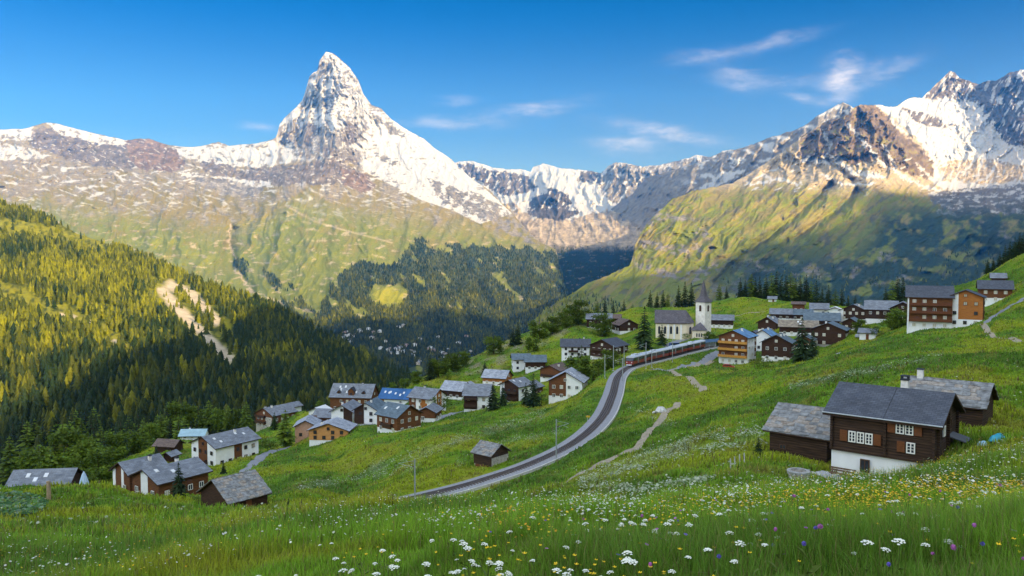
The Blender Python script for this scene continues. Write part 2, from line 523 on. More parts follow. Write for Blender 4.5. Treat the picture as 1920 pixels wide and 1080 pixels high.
def cover_m(S):
    PX, PY, N = S.PX, S.PY, S.N
    n1 = fbm(PX / 40, PY / 26, 5, .55, 101)
    n2 = fbm(PX / 14, PY / 9, 5, .6, 102)
    n3 = fbm(PX / 5, PY / 5, 3, .6, 103)
    wx = PX + 5 * n2
    wy = PY + 4 * fbm(PX / 14 + 5, PY / 10, 4, .6, 104)
    c = np.zeros(PX.shape + (3,)) + np.array((.205, .172, .112))
    c = mixc(c, TAN, sstep(-0.1, 0.5, n1 + (PY - 345) / 70))
    c = mixc(c, ROCKG, 0.7 * sstep(0.15, 0.45, n2))
    gl = np.interp(PX, [-200, 0, 200, 300, 420, 480, 560, 650, 800, 950, 1040, 1100], [360, 380, 400, 415, 440, 415, 375, 395, 420, 440, 470, 480])
    g = sstep(-25, 30, wy - gl + 22 * n1)
    c = mixc(c, GRASS, g * 0.92)
    c = mixc(c, TAN, 0.65 * g * sstep(0.0, 0.6, n1 + 0.5 * n2) * sstep(560, 440, PY))
    c = mixc(c, GRASSY, g * sstep(0.1, .6, -n1) * 0.7)
    c = mixc(c, SCREE, 0.7 * g * sstep(0.42, 0.72, fbm(PX / 22, PY / 7, 5, .6, 107)) * sstep(640, 560, PY))
    # streaks of old snow lying along the slope
    st = ridged((PX * 0.8 + PY * 1.2) / 70, (PY - 0.42 * np.abs(PX - 520) * np.where(PX < 520, -1, 1)) / 15, 4, .5, 120)
    sw = sstep(255, 300, PY) * sstep(440, 340, PY + 18 * n1)
    c = mixc(c, SNOW, sw * sstep(1.20, 1.34, st + 0.3 * n1))
    patch = fbm(PX / 34, (PY + .12 * PX) / 8, 4, .5, 121)
    c = mixc(c, SNOW, sstep(.56, .62, patch) * sstep(280, 310, PY) * sstep(425, 350, PY))
    # rock walls of the left ridge
    for poly, rc in [([(235, 262), (285, 258), (330, 280), (348, 310), (330, 322), (270, 318), (235, 300)], ROCKR),
                     ([(45, 250), (90, 238), (180, 262), (240, 275), (250, 318), (180, 312), (120, 295), (60, 275)], ROCK),
                     ([(370, 300), (395, 290), (425, 305), (450, 322), (430, 335), (385, 325)], ROCK),
                     ([(360, 335), (420, 332), (500, 345), (480, 372), (420, 365)], ROCKG),
                     ([(425, 322), (540, 310), (600, 300), (640, 300), (690, 335), (640, 345), (520, 348), (450, 335)], ROCK),
                     ([(640, 318), (690, 325), (705, 352), (680, 362), (645, 345)], ROCKR)]:
        m_ = in_poly(wx, wy, poly)
        c[m_] = np.asarray(rc) * (0.8 + 0.5 * sstep(-.5, .5, n2[m_]))[:, None]
        k = m_ & (fbm((PX + 1.2 * PY) / 22, (PY - .5 * PX) / 3.2, 3, .5, 130) > 0.62)
        c[k] = SNOW
    # snow fields
    for poly in [[(-200, 262), (0, 236), (62, 236), (60, 262), (0, 264), (-200, 285)], [(84, 226), (130, 234), (172, 247), (240, 262), (232, 274), (170, 268), (135, 256), (105, 250)],
                 [(-200, 280), (0, 268), (45, 275), (98, 296), (0, 300), (-200, 310)], [(322, 272), (360, 270), (432, 270), (505, 262), (545, 265), (590, 248), (606, 262), (585, 285), (545, 302), (480, 316), (400, 306), (360, 300), (335, 290)],
                 [(330, 322), (370, 326), (500, 340), (516, 352), (480, 350), (400, 332), (345, 332)]]:
        m_ = in_poly(wx, wy, poly)
        c[m_ & (n2 < 0.42)] = SNOW
    # the pyramid
    pyr = in_poly(PX, PY, [(517, 262), (520, 230), (560, 190), (580, 140), (612, 92), (660, 130), (690, 190), (760, 236), (860, 308), (900, 345),
                           (960, 400), (900, 420), (850, 395), (790, 375), (730, 345), (690, 325), (650, 300), (600, 300), (560, 300)])
    stra = fbm(PX / 30, (PY + .15 * (PX - 620)) / 2.8, 3, .6, 140)
    angc = (wx - 615) / np.maximum(wy - 55, 12)
    rk = .6 * fbm(angc * 24, wy / 36, 4, .6, 143) + .35 * fbm(wx / 8, wy / 7, 5, .6, 141) + 0.42 * stra
    left = sstep(6, -6, wx - np.interp(PY, [98, 160, 210, 245, 290, 330], [618, 630, 637, 640, 622, 600]))
    bias = np.where(left > .5, -0.16, -0.08)
    bias = bias + 0.62 * sstep(215, 255, wy) * (1 - sstep(40, 95, np.abs(wx - 620))) - 0.25 * sstep(640, 700, wx) * sstep(225, 255, PY)
    bias = bias + 0.45 * sstep(222, 240, wy) * sstep(600, 560, wx) * sstep(272, 262, wy)
    bias = bias + 0.7 * np.exp(-((wx - 606) / 9) ** 2 - ((wy - 120) / 14) ** 2)
    rock_w = sstep(0.02, 0.26, rk + bias)
    pc = mixc(np.zeros_like(c) + np.array(SNOW), ROCKG, rock_w)
    pc = mixc(pc, ROCK, rock_w * sstep(.0, .5, n1))
    face = in_poly(wx, wy, [(692, 268), (720, 236), (760, 250), (830, 290), (880, 340), (890, 372), (850, 362), (800, 352), (760, 325), (700, 290), (655, 270)])
    sf = (face & (fbm(PX / 18 + 3, PY / 6, 4, .6, 150) < 0.36))
    pc[sf] = SNOW
    for poly in [[(700, 285), (745, 300), (760, 312), (720, 305)], [(800, 330), (900, 370), (985, 430), (1040, 468), (960, 440), (880, 400), (830, 380)], [(700, 215), (722, 222), (768, 258), (735, 255)]]:
        m_ = in_poly(wx, wy, poly) & (n2 > -0.25)
        pc[m_] = np.asarray(ROCKG) * (0.85 + .3 * n3[m_])[:, None]
    c[pyr] = pc[pyr]
    m_ = in_poly(wx, wy, [(880, 355), (940, 385), (1000, 440), (1030, 465), (960, 440), (890, 400)]) & (n2 > -.2)
    c[m_] = ROCKG
    # scree fans, stream bed, trails
    c = mixc(c, SCREE, .9 * sstep(3.0, 1.0, line_dist(wx, wy, [(432, 420), (428, 450), (440, 480), (445, 510), (470, 545), (540, 572), (585, 585)])))
    c = mixc(c, SCREE, .6 * sstep(2.4, .8, line_dist(PX, PY, [(535, 385), (590, 415), (640, 430), (735, 455)])))
    # woods on the lower flank (needle litter under the trees) and bright clearings
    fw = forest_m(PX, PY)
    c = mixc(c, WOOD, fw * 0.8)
    c = mixc(c, (.014, .030, .012), .85 * sstep(600, 625, wy) * (1 - sstep(.3, .6, fbm(PX / 30, PY / 12, 3, .5, 171))))  # valley floor woods, their ground painted darker still for the shade
    c = mixc(c, (0.24, 0.23, 0.02), sstep(.0, .25, 1 - np.hypot((wx - 728) / 30, (wy - 555) / 18)))
    return c


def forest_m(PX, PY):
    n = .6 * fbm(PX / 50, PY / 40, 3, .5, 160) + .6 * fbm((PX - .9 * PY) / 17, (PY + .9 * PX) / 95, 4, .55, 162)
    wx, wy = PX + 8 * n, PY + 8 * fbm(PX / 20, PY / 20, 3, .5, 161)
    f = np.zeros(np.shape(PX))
    for poly, th in [([(622, 525), (650, 505), (690, 488), (735, 500), (780, 450), (880, 462), (1036, 466), (1080, 480), (1085, 590), (900, 605), (770, 600), (640, 620), (600, 590)], -0.42),  # right end of this wood extended to stand dark for a shadow
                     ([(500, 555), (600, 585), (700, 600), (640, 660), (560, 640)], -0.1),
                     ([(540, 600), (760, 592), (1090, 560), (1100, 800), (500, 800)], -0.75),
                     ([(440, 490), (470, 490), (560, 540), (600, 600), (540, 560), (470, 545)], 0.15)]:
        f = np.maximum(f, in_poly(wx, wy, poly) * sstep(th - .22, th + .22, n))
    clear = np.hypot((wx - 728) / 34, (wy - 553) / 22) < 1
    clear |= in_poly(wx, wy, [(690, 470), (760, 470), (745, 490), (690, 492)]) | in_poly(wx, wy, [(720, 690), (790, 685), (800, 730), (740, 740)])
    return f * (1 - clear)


mat_far = cover_mat('alpine_cover', 0.016, 0.9, dist=26, var=.55, detail=7, alpine=True)
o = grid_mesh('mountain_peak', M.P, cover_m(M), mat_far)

# --- the glaciated range closing the valley
B_CREST = [(760, 330), (840, 306), (860, 303), (885, 302), (930, 315), (985, 319), (995, 322), (1000, 312), (1018, 307), (1050, 315), (1085, 318), (1110, 321),
           (1127, 325), (1140, 312), (1153, 303), (1173, 306), (1207, 313), (1240, 308), (1270, 302), (1307, 290), (1333, 295), (1353, 285), (1400, 278), (1500, 260)]
B_CTRL = [(px, py, y * km) for px, py, y in [
    (760, 330, 14), (860, 303, 14.2), (930, 315, 14), (1018, 308, 14.4), (1110, 320, 14), (1153, 303, 13.2), (1270, 303, 13.4), (1333, 295, 13.2), (1500, 260, 13),
    (880, 340, 13.2), (950, 350, 12.6), (1000, 350, 12.8), (1035, 360, 11.0), (1060, 385, 10.6), (1000, 390, 10.6), (1100, 355, 12.2), (1150, 345, 12.3), (1200, 350, 12.2),
    (1050, 405, 9.6), (1000, 420, 8.8), (1080, 440, 8.0), (1120, 430, 8.4), (1180, 430, 8.2), (1300, 360, 11), (1100, 470, 6.6), (1000, 470, 6.8), (1180, 470, 6.4),
    (1100, 520, 5.3), (1100, 580, 4.1), (950, 580, 4.3), (1250, 560, 4.2), (1400, 420, 8), (1400, 600, 4)]]


def rel_b(PX, PY, s):
    wx = PX + 6 * fbm(PX / 25, PY / 25, 3, .5, 205)
    r = ridged(wx / 24, PY / 46, 5, .55, 201) - .9
    return (-0.018 * r * sstep(480, 400, PY) - .004 * r - .005 * ridged(wx / 11, PY / 20, 4, .6, 207)) * (0.3 + .7 * sstep(0, .06, 1 - s))


Bk = Sheet(np.arange(760, 1501, 1.5), B_CREST, [(760, 640), (1500, 640)], B_CTRL, 230, jag=1.6, jag_seed=8, rel=rel_b)


def cover_b(S):
    PX, PY = S.PX, S.PY
    n2 = fbm(PX / 12, PY / 9, 5, .6, 210)
    wx, wy = PX + 5 * n2, PY + 4 * fbm(PX / 12, PY / 12, 4, .6, 211)
    c = np.zeros(PX.shape + (3,)) + np.array(SNOW)
    for poly, rc in [([(855, 306), (880, 308), (940, 322), (985, 328), (1010, 352), (990, 362), (940, 368), (905, 345), (870, 325)], ROCK),
                     ([(1085, 322), (1128, 320), (1125, 345), (1085, 340)], ROCK),
                     ([(1120, 345), (1150, 302), (1210, 312), (1350, 285), (1500, 260), (1500, 380), (1200, 400), (1150, 382), (1130, 365)], ROCKG),
                     ([(995, 372), (1035, 352), (1062, 366), (1085, 398), (1060, 412), (1015, 412), (990, 402)], ROCKD),
                     ([(900, 385), (960, 380), (1000, 410), (1060, 412), (1140, 395), (1250, 400), (1250, 640), (900, 640)], SCREE)]:
        m_ = in_poly(wx, wy, poly)
        c[m_] = np.asarray(rc) * (0.85 + .35 * n2[m_])[:, None]
    ic = in_poly(wx, wy, [(1060, 385), (1125, 362), (1142, 392), (1100, 398)])
    c[ic] = SNOW
    st = fbm((PX + PY * .6) / 7, PY / 16, 3, .6, 213)
    c[(st > .42) & (PY < 395)] = SNOW
    c = mixc(c, (.008, .020, .014), sstep(455, 475, wy))  # deep shade of the gorge painted into its floor colour
    c = mixc(c, SCREE, .3 * (fbm(PX / 20, PY / 4, 3, .6, 215) > .62) * sstep(460, 480, PY))
    return c


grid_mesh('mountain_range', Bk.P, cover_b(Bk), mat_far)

# --- the long snowy ridge behind the right-hand mountain, its near side in shade
R2_CREST = [(1040, 470), (1060, 456), (1077, 444), (1100, 424), (1133, 399), (1157, 384), (1187, 362), (1210, 334), (1233, 327), (1270, 316), (1300, 308),
            (1340, 297), (1353, 283), (1380, 280), (1407, 272), (1440, 259), (1483, 246), (1513, 233), (1533, 217), (1557, 203), (1580, 191), (1602, 203), (1660, 240)]
R2_CTRL = [(px, py, y * km) for px, py, y in [
    (1040, 470, 10.6), (1077, 444, 10.8), (1133, 399, 10.5), (1187, 363, 10.2), (1233, 327, 9.8), (1340, 296, 8.9), (1440, 260, 8.5), (1580, 192, 8.2), (1660, 240, 8),
    (1200, 440, 7.9), (1300, 380, 7.7), (1400, 330, 7.5), (1500, 290, 7.5), (1150, 480, 7.7), (1200, 520, 6.2), (1100, 500, 7.8), (1400, 450, 6.4), (1050, 560, 6.2), (1400, 560, 5), (1650, 400, 7.0)]]


def rel_r2(PX, PY, s):
    wx = PX + 6 * fbm(PX / 25, PY / 25, 3, .5, 305)
    r = ridged((wx + PY * .5) / 30, (PY) / 60, 5, .55, 301) - .9
    return -0.02 * r * (0.3 + .7 * sstep(0, .06, 1 - s))


R2 = Sheet(np.arange(1040, 1661, 2.0), R2_CREST, [(1040, 640), (1660, 640)], R2_CTRL, 170, jag=1.8, jag_seed=12, rel=rel_r2)


def cover_r2(S):
    PX, PY = S.PX, S.PY
    n2 = fbm(PX / 14, PY / 9, 5, .6, 310)
    wx, wy = PX + 5 * n2, PY + 4 * fbm(PX / 12, PY / 12, 4, .6, 311)
    c = np.zeros(PX.shape + (3,)) + np.array(ROCKG) * 0.9
    top = np.interp(PX, S.px, S.C)
    c = mixc(c, SNOW, sstep(0.24, .32, fbm((PX + PY) / 34, (PY - .4 * PX) / 14, 4, .55, 312) + .25 * sstep(1480, 1580, PX)) * sstep(95, 40, wy - top) * sstep(1240, 1330, PX))
    c = mixc(c, SNOW, in_poly(wx, wy, [(1235, 395), (1370, 318), (1400, 318), (1330, 360), (1250, 400)]))
    c = mixc(c, SCREE, .6 * sstep(1230, 1190, PX) * sstep(405, 440, wy))
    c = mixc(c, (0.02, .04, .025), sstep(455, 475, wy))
    return c


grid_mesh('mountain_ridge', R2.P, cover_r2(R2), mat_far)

# --- the right-hand mountain with its rock peak, alps, ravines and the snowy massif
R1_CREST = [(1000, 600), (1030, 575), (1053, 562), (1073, 550), (1100, 531), (1140, 517), (1180, 497), (1187, 480), (1190, 460), (1207, 427), (1233, 397), (1263, 373), (1297, 358), (1330, 352),
            (1373, 343), (1413, 320), (1463, 287), (1490, 268), (1513, 251), (1540, 232), (1557, 224), (1577, 221), (1592, 214), (1602, 203), (1613, 195), (1633, 196), (1655, 199), (1680, 200),
            (1703, 184), (1730, 182), (1753, 160), (1770, 144), (1781, 133), (1790, 135), (1800, 147), (1833, 157), (1850, 152), (1867, 152), (1890, 138), (1913, 130), (1960, 128), (2040, 150), (2120, 160)]
R1_CTRL = [(px, py, y * km) for px, py, y in [
    (1620, 195, 7.1), (1557, 223, 7.1), (1463, 287, 7.0), (1373, 343, 6.6), (1297, 358, 6.0), (1233, 397, 5.4), (1190, 460, 4.6), (1187, 493, 4.2), (1100, 530, 3.7), (1053, 562, 3.3), (1000, 600, 3.0),
    (1600, 260, 6.6), (1700, 300, 6.5), (1650, 290, 6.3), (1660, 215, 7.4), (1700, 190, 8.6), (1780, 133, 9.6), (1833, 160, 9.8), (1913, 130, 9.2), (1780, 220, 9.0), (1850, 250, 8.7), (1920, 230, 8.2),
    (1800, 310, 7.9), (1900, 330, 7.0), (1740, 330, 7.0), (1500, 330, 6.3), (1600, 345, 5.9), (1400, 380, 5.5), (1500, 420, 5.0), (1600, 400, 5.2), (1700, 380, 5.7), (1800, 390, 5.7), (1900, 400, 4.8),
    (1300, 440, 4.6), (1400, 480, 4.2), (1500, 500, 4.0), (1650, 480, 4.1), (1750, 500, 4.0), (1850, 480, 4.3), (1920, 440, 3.5), (1200, 540, 3.5), (1300, 560, 3.3), (1450, 570, 3.2), (1600, 570, 3.2),
    (1800, 560, 3.2), (1920, 520, 2.8), (1300, 640, 2.6), (1600, 640, 2.5), (1900, 640, 2.4), (1100, 640, 2.5), (2100, 160, 9.5), (2100, 350, 6.4), (2100, 500, 3.4), (2100, 640, 2.3)]]
R1_LINES = [([(1560, 345), (1490, 405), (1440, 445), (1390, 480), (1345, 530)], 0.036, 7), ([(1610, 360), (1560, 400), (1500, 440), (1460, 470), (1390, 560)], 0.040, 8),
            ([(1530, 330), (1440, 420), (1400, 440)], -0.010, 12), ([(1640, 345), (1600, 395), (1520, 430)], -0.014, 14), ([(1650, 440), (1690, 560)], 0.018, 9),
            ([(1855, 470), (1790, 520), (1740, 570)], 0.02, 12), ([(1560, 260), (1555, 300), (1600, 340)], 0.018, 6), ([(1610, 205), (1630, 260), (1670, 310), (1740, 350)], 0.010, 7),
            ([(1600, 215), (1580, 270), (1590, 310)], -0.010, 8), ([(1640, 215), (1690, 260), (1720, 310)], -0.010, 10), ([(1520, 270), (1540, 300)], -0.008, 8),
            ([(1790, 137), (1770, 180), (1760, 215)], -0.006, 9), ([(1890, 140), (1860, 200), (1850, 230)], -0.008, 10), ([(1230, 400), (1250, 440), (1230, 470)], -0.006, 10)]


def rel_r1(PX, PY, s):
    wx = PX + 8 * fbm(PX / 35, PY / 35, 3, .5, 405)
    wy = PY + 8 * fbm(PX / 35 + 4, PY / 35, 3, .5, 406)
    hi = sstep(350, 290, PY)
    rock = ridged((wx + .25 * wy) / 30, wy / 48, 6, .58, 401) - .9
    rock2 = ridged(wx / 13, (wy + .4 * wx) / 20, 4, .6, 408) - .9
    alp = ridged((wx + 0.95 * wy) / 62, (wy - .25 * wx) / 130, 5, .5, 402) - .9
    alp2 = ridged((wx + 0.95 * wy) / 21, (wy - .25 * wx) / 60, 4, .55, 409) - .9
    cl = ridged(wx / 40, wy / 26, 5, .55, 403) - .9
    clm = sstep(60, 25, line_dist(PX, PY, [(1200, 470), (1260, 480), (1330, 465)])) + sstep(45, 20, line_dist(PX, PY, [(1200, 440), (1230, 410), (1330, 440)]))
    sm_ = 1 - .5 * sstep(1670, 1730, PX)
    a = (-0.021 * rock * hi - 0.006 * rock2 * hi) * sm_ - 0.014 * alp * (1 - hi) - .0055 * alp2 * (1 - hi) - .0045 * cl * clm - 0.0022 * hi * (ridged(wx / 6, wy / 9, 3, .6, 410) - .9) - 0.001 * fbm(wx / 9, wy / 9, 3, .6, 407)
    a = a * (0.55 + .45 * sstep(1760, 1690, PX)) if False else a
    return a * (0.25 + .75 * sstep(0, .05, 1 - s))


R1 = Sheet(np.arange(1000, 2121, 1.5), R1_CREST, [(1000, 660), (2120, 660)], R1_CTRL, 340, jag=2.0, jag_seed=17, rel=rel_r1, lines=R1_LINES, back=.09)


def cover_r1(S):
    PX, PY = S.PX, S.PY
    n1 = fbm(PX / 40, PY / 26, 5, .55, 411)
    n2 = fbm(PX / 14, PY / 9, 5, .6, 412)
    n3 = fbm(PX / 5, PY / 5, 3, .6, 413)
    wx, wy = PX + 5 * n2, PY + 4 * fbm(PX / 12, PY / 12, 4, .6, 414)
    c = np.zeros(PX.shape + (3,)) + np.array(GRASS)
    c = mixc(c, GRASSY, sstep(-.1, .5, n1))
    c = mixc(c, TAN, .8 * sstep(-.05, .5, n2 + (390 - PY) / 110))
    c = mixc(c, (.20, .155, .05), .7 * sstep(.05, .4, fbm((PX + PY) / 26, (PY - .3 * PX) / 60, 5, .6, 415)))
    c = mixc(c, (.085, .075, .05), .7 * sstep(.30, .5, fbm((PX + PY) / 14, (PY - .3 * PX) / 34, 4, .6, 416)))
    c = mixc(c, SCREE, .8 * sstep(25, -10, wy - np.interp(PX, [1000, 1370, 1450, 1560, 1700, 1800, 2120], [300, 345, 335, 350, 345, 370, 380])))
    # peak rock and snow on it
    m_ = in_poly(wx, wy, [(1500, 262), (1557, 222), (1600, 200), (1640, 194), (1690, 250), (1720, 270), (1755, 310), (1745, 340), (1690, 320), (1640, 300), (1600, 310), (1555, 290), (1500, 300)])
    c[m_] = np.asarray((.165, .120, .078)) * (0.85 + .35 * n2[m_])[:, None]
    m_ = in_poly(wx, wy, [(1660, 195), (1740, 215), (1775, 235), (1760, 250), (1700, 230)])
    c[m_] = ROCK
    g2 = sstep(.1, .4, n2 - .3) * in_poly(PX, PY, [(1500, 262), (1600, 200), (1755, 310), (1745, 340), (1500, 300)])
    c = mixc(c, GRASSY, g2 * .6)
    # snow massif
    sn = in_poly(wx, wy, [(1640, 196), (1680, 198), (1705, 180), (1755, 158), (1785, 128), (1920, 120), (2120, 150), (2120, 400), (1920, 350), (1850, 352), (1790, 356), (1750, 345), (1752, 308), (1725, 268), (1690, 232)])
    c[sn] = SNOW
    for poly, rc in [([(1732, 184), (1760, 150), (1784, 130), (1835, 155), (1870, 148), (1905, 128), (1990, 140), (1960, 200), (1920, 215), (1900, 200), (1870, 215), (1845, 218), (1835, 195), (1790, 185)], ROCK),
                     ([(1845, 205), (1870, 190), (1930, 165), (1960, 240), (1930, 280), (1890, 270), (1850, 225)], ROCKD),
                     ([(1760, 300), (1850, 300), (1920, 310), (1920, 340), (1850, 345), (1760, 340)], SCREE),
                     ([(1690, 200), (1770, 225), (1775, 240), (1720, 232)], ROCK)]:
        m_ = in_poly(wx, wy, poly) & (fbm((PX + .5 * PY) / 9, (PY - .3 * PX) / 30, 4, .55, 425) < .30)
        c[m_] = np.asarray(rc) * (0.9 + .4 * n3[m_])[:, None]
    # snow gullies and patches
    for pts, w in [([(1545, 245), (1558, 275), (1545, 300)], 4), ([(1590, 235), (1620, 265), (1650, 305), (1720, 345), (1760, 358)], 3.2), ([(1670, 225), (1700, 250)], 3.5),
                   ([(1565, 295), (1600, 325), (1650, 330)], 6), ([(1510, 300), (1550, 305)], 5), ([(1430, 330), (1500, 345)], 3), ([(1545, 330), (1580, 345), (1640, 345)], 3),
                   ([(1720, 310), (1765, 350), (1790, 380), (1830, 400), (1860, 385)], 3), ([(1760, 395), (1800, 405)], 3), ([(1400, 345), (1445, 340)], 3), ([(1655, 270), (1690, 330), (1700, 340)], 2.5)]:
        d = line_dist(wx, wy, pts)
        c = mixc(c, SNOW, sstep(w, w * .6, d + 2.5 * n3))
    c = mixc(c, SNOW, sstep(.60, .66, fbm((PX - PY) / 40, (PY + .4 * PX) / 8, 4, .5, 421)) * sstep(375, 350, PY) * sstep(1380, 1420, PX) * sstep(280, 300, PY))
    m_ = in_poly(wx, wy, [(1740, 360), (1800, 355), (1920, 345), (2120, 380), (1960, 405), (1880, 400), (1800, 405), (1750, 380)])
    c[m_] = np.asarray(ROCKG) * .8
    c[m_ & (fbm(PX / 16, PY / 6, 4, .6, 423) > .3)] = SNOW
    # cliffs in the alps
    for pts, w, th in [([(1205, 455), (1260, 470), (1330, 465)], 11, -.05), ([(1215, 430), (1225, 405), (1290, 410), (1330, 445)], 10, .05), ([(1195, 490), (1230, 510), (1300, 520), (1345, 500)], 12, -.02),
                       ([(1400, 500), (1480, 505), (1600, 510), (1650, 525)], 18, .02), ([(1660, 480), (1700, 520), (1740, 560)], 16, .0), ([(1850, 420), (1920, 470)], 20, .05), ([(1350, 545), (1420, 530)], 16, .1)]:
        d = line_dist(wx, wy, pts)
        c = mixc(c, ROCKG, sstep(w, w * .5, d) * sstep(th - .05, th + .15, n2))
    shade_dk = sstep(1250, 1450, PX) * sstep(395, 520, PY) + sstep(1600, 1700, PX) * sstep(350, 420, PY)  # shaded lower slopes painted darker into the cover
    c = mixc(c, (0.012, 0.036, 0.024), .93 * np.clip(shade_dk, 0, 1) * sstep(-.4, .3, n1 + .2))
    c = mixc(c, WOOD, .8 * sstep(.0, .4, fbm(PX / 30, PY / 20, 4, .5, 430)) * sstep(480, 540, PY) * sstep(1340, 1420, PX))
    return c


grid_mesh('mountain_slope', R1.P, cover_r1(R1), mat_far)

# --- the wooded hillside on the left
F_CREST = [(-420, 250), (-200, 310), (-60, 362), (0, 378), (80, 404), (150, 440), (230, 466), (340, 512), (440, 552), (520, 578), (590, 622), (680, 668), (760, 708), (840, 770), (900, 830)]
F_CTRL = [(px, py, y) for px, py, y in [
    (-420, 250, 2200), (-200, 310, 2100), (0, 375, 1900), (150, 440, 1750), (340, 510, 1500), (520, 575, 1300), (680, 665, 1080), (760, 705, 950), (840, 770, 780), (900, 830, 650),
    (0, 980, 300), (200, 930, 310), (400, 860, 370), (550, 820, 430), (700, 800, 540), (0, 760, 480), (0, 600, 850), (200, 700, 600), (200, 560, 1050), (400, 650, 800), (400, 740, 530), (550, 700, 720),
    (0, 480, 1300), (-400, 980, 320), (-400, 700, 600), (-400, 500, 1150), (900, 980, 420), (0, 1050, 240), (500, 1000, 300), (-400, 1050, 240)]]


def rel_f(PX, PY, s):
    wx = PX + 10 * fbm(PX / 40, PY / 40, 3, .5, 505)
    r = ridged((wx - .55 * PY) / 90, PY / 260, 4, .5, 501) - .9
    return (-0.03 * r - .008 * fbm(PX / 14, PY / 14, 4, .5, 502)) * (.2 + .8 * sstep(0, .08, 1 - s))


FH = Sheet(np.arange(-420, 901, 3.0), F_CREST, [(-420, 1060), (0, 1060), (500, 1010), (900, 990)], F_CTRL, 220, jag=1.5, jag_seed=23, rel=rel_f, back=.25)


def bare_f(PX, PY):
    """how open (grass, scree) the hillside is: 0 wood .. 1 open"""
    n = fbm(PX / 30, PY / 22, 4, .55, 510)
    wx, wy = PX + 9 * n, PY + 7 * fbm(PX / 18, PY / 18, 3, .5, 511)
    b = np.zeros(np.shape(PX))
    for pts, w in [([(285, 535), (310, 565), (340, 590), (375, 625), (400, 645), (430, 675)], 25), ([(315, 535), (360, 555), (385, 580), (410, 605), (425, 620)], 20),
                   ([(0, 545), (40, 560), (100, 585), (130, 592)], 26), ([(110, 585), (150, 600), (180, 615), (215, 640), (232, 650)], 19), ([(150, 565), (260, 600), (300, 620), (330, 640)], 9),
                   ([(0, 425), (60, 432), (120, 442), (190, 462)], 22), ([(420, 680), (470, 715), (520, 740)], 11), ([(60, 480), (110, 470), (190, 482)], 4), ([(215, 490), (240, 500)], 5)]:
        b = np.maximum(b, sstep(w, w * .5, line_dist(wx, wy, pts)))
    b = np.maximum(b, sstep(.42, .6, n) * sstep(640, 560, PY) * .9)
    return b


def cover_f(S):
    PX, PY = S.PX, S.PY
    n2 = fbm(PX / 12, PY / 9, 4, .6, 512)
    c = np.zeros(PX.shape + (3,)) + np.array((0.040, 0.055, 0.010))
    b = bare_f(PX, PY)
    c = mixc(c, (0.20, 0.19, 0.016), b * sstep(-.6, .3, -n2 + .2))
    sc = np.zeros(PX.shape)
    for pts, w in [([(305, 545), (330, 575), (360, 605), (400, 645), (430, 672)], 14), ([(320, 535), (360, 553), (385, 580), (405, 602)], 14), ([(160, 600), (180, 612)], 6), ([(215, 640), (230, 650)], 6),
                   ([(115, 590), (140, 594)], 5)]:
        sc = np.maximum(sc, sstep(w, w * .4, line_dist(PX + 5 * n2, PY + 3 * n2, pts)))
    c = mixc(c, (0.44, .36, .25), sc)
    return c


mat_hill = cover_mat('hillside_cover', 0.06, 0.4, dist=2.0)
grid_mesh('forest_hillside', FH.P, cover_f(FH), mat_hill)
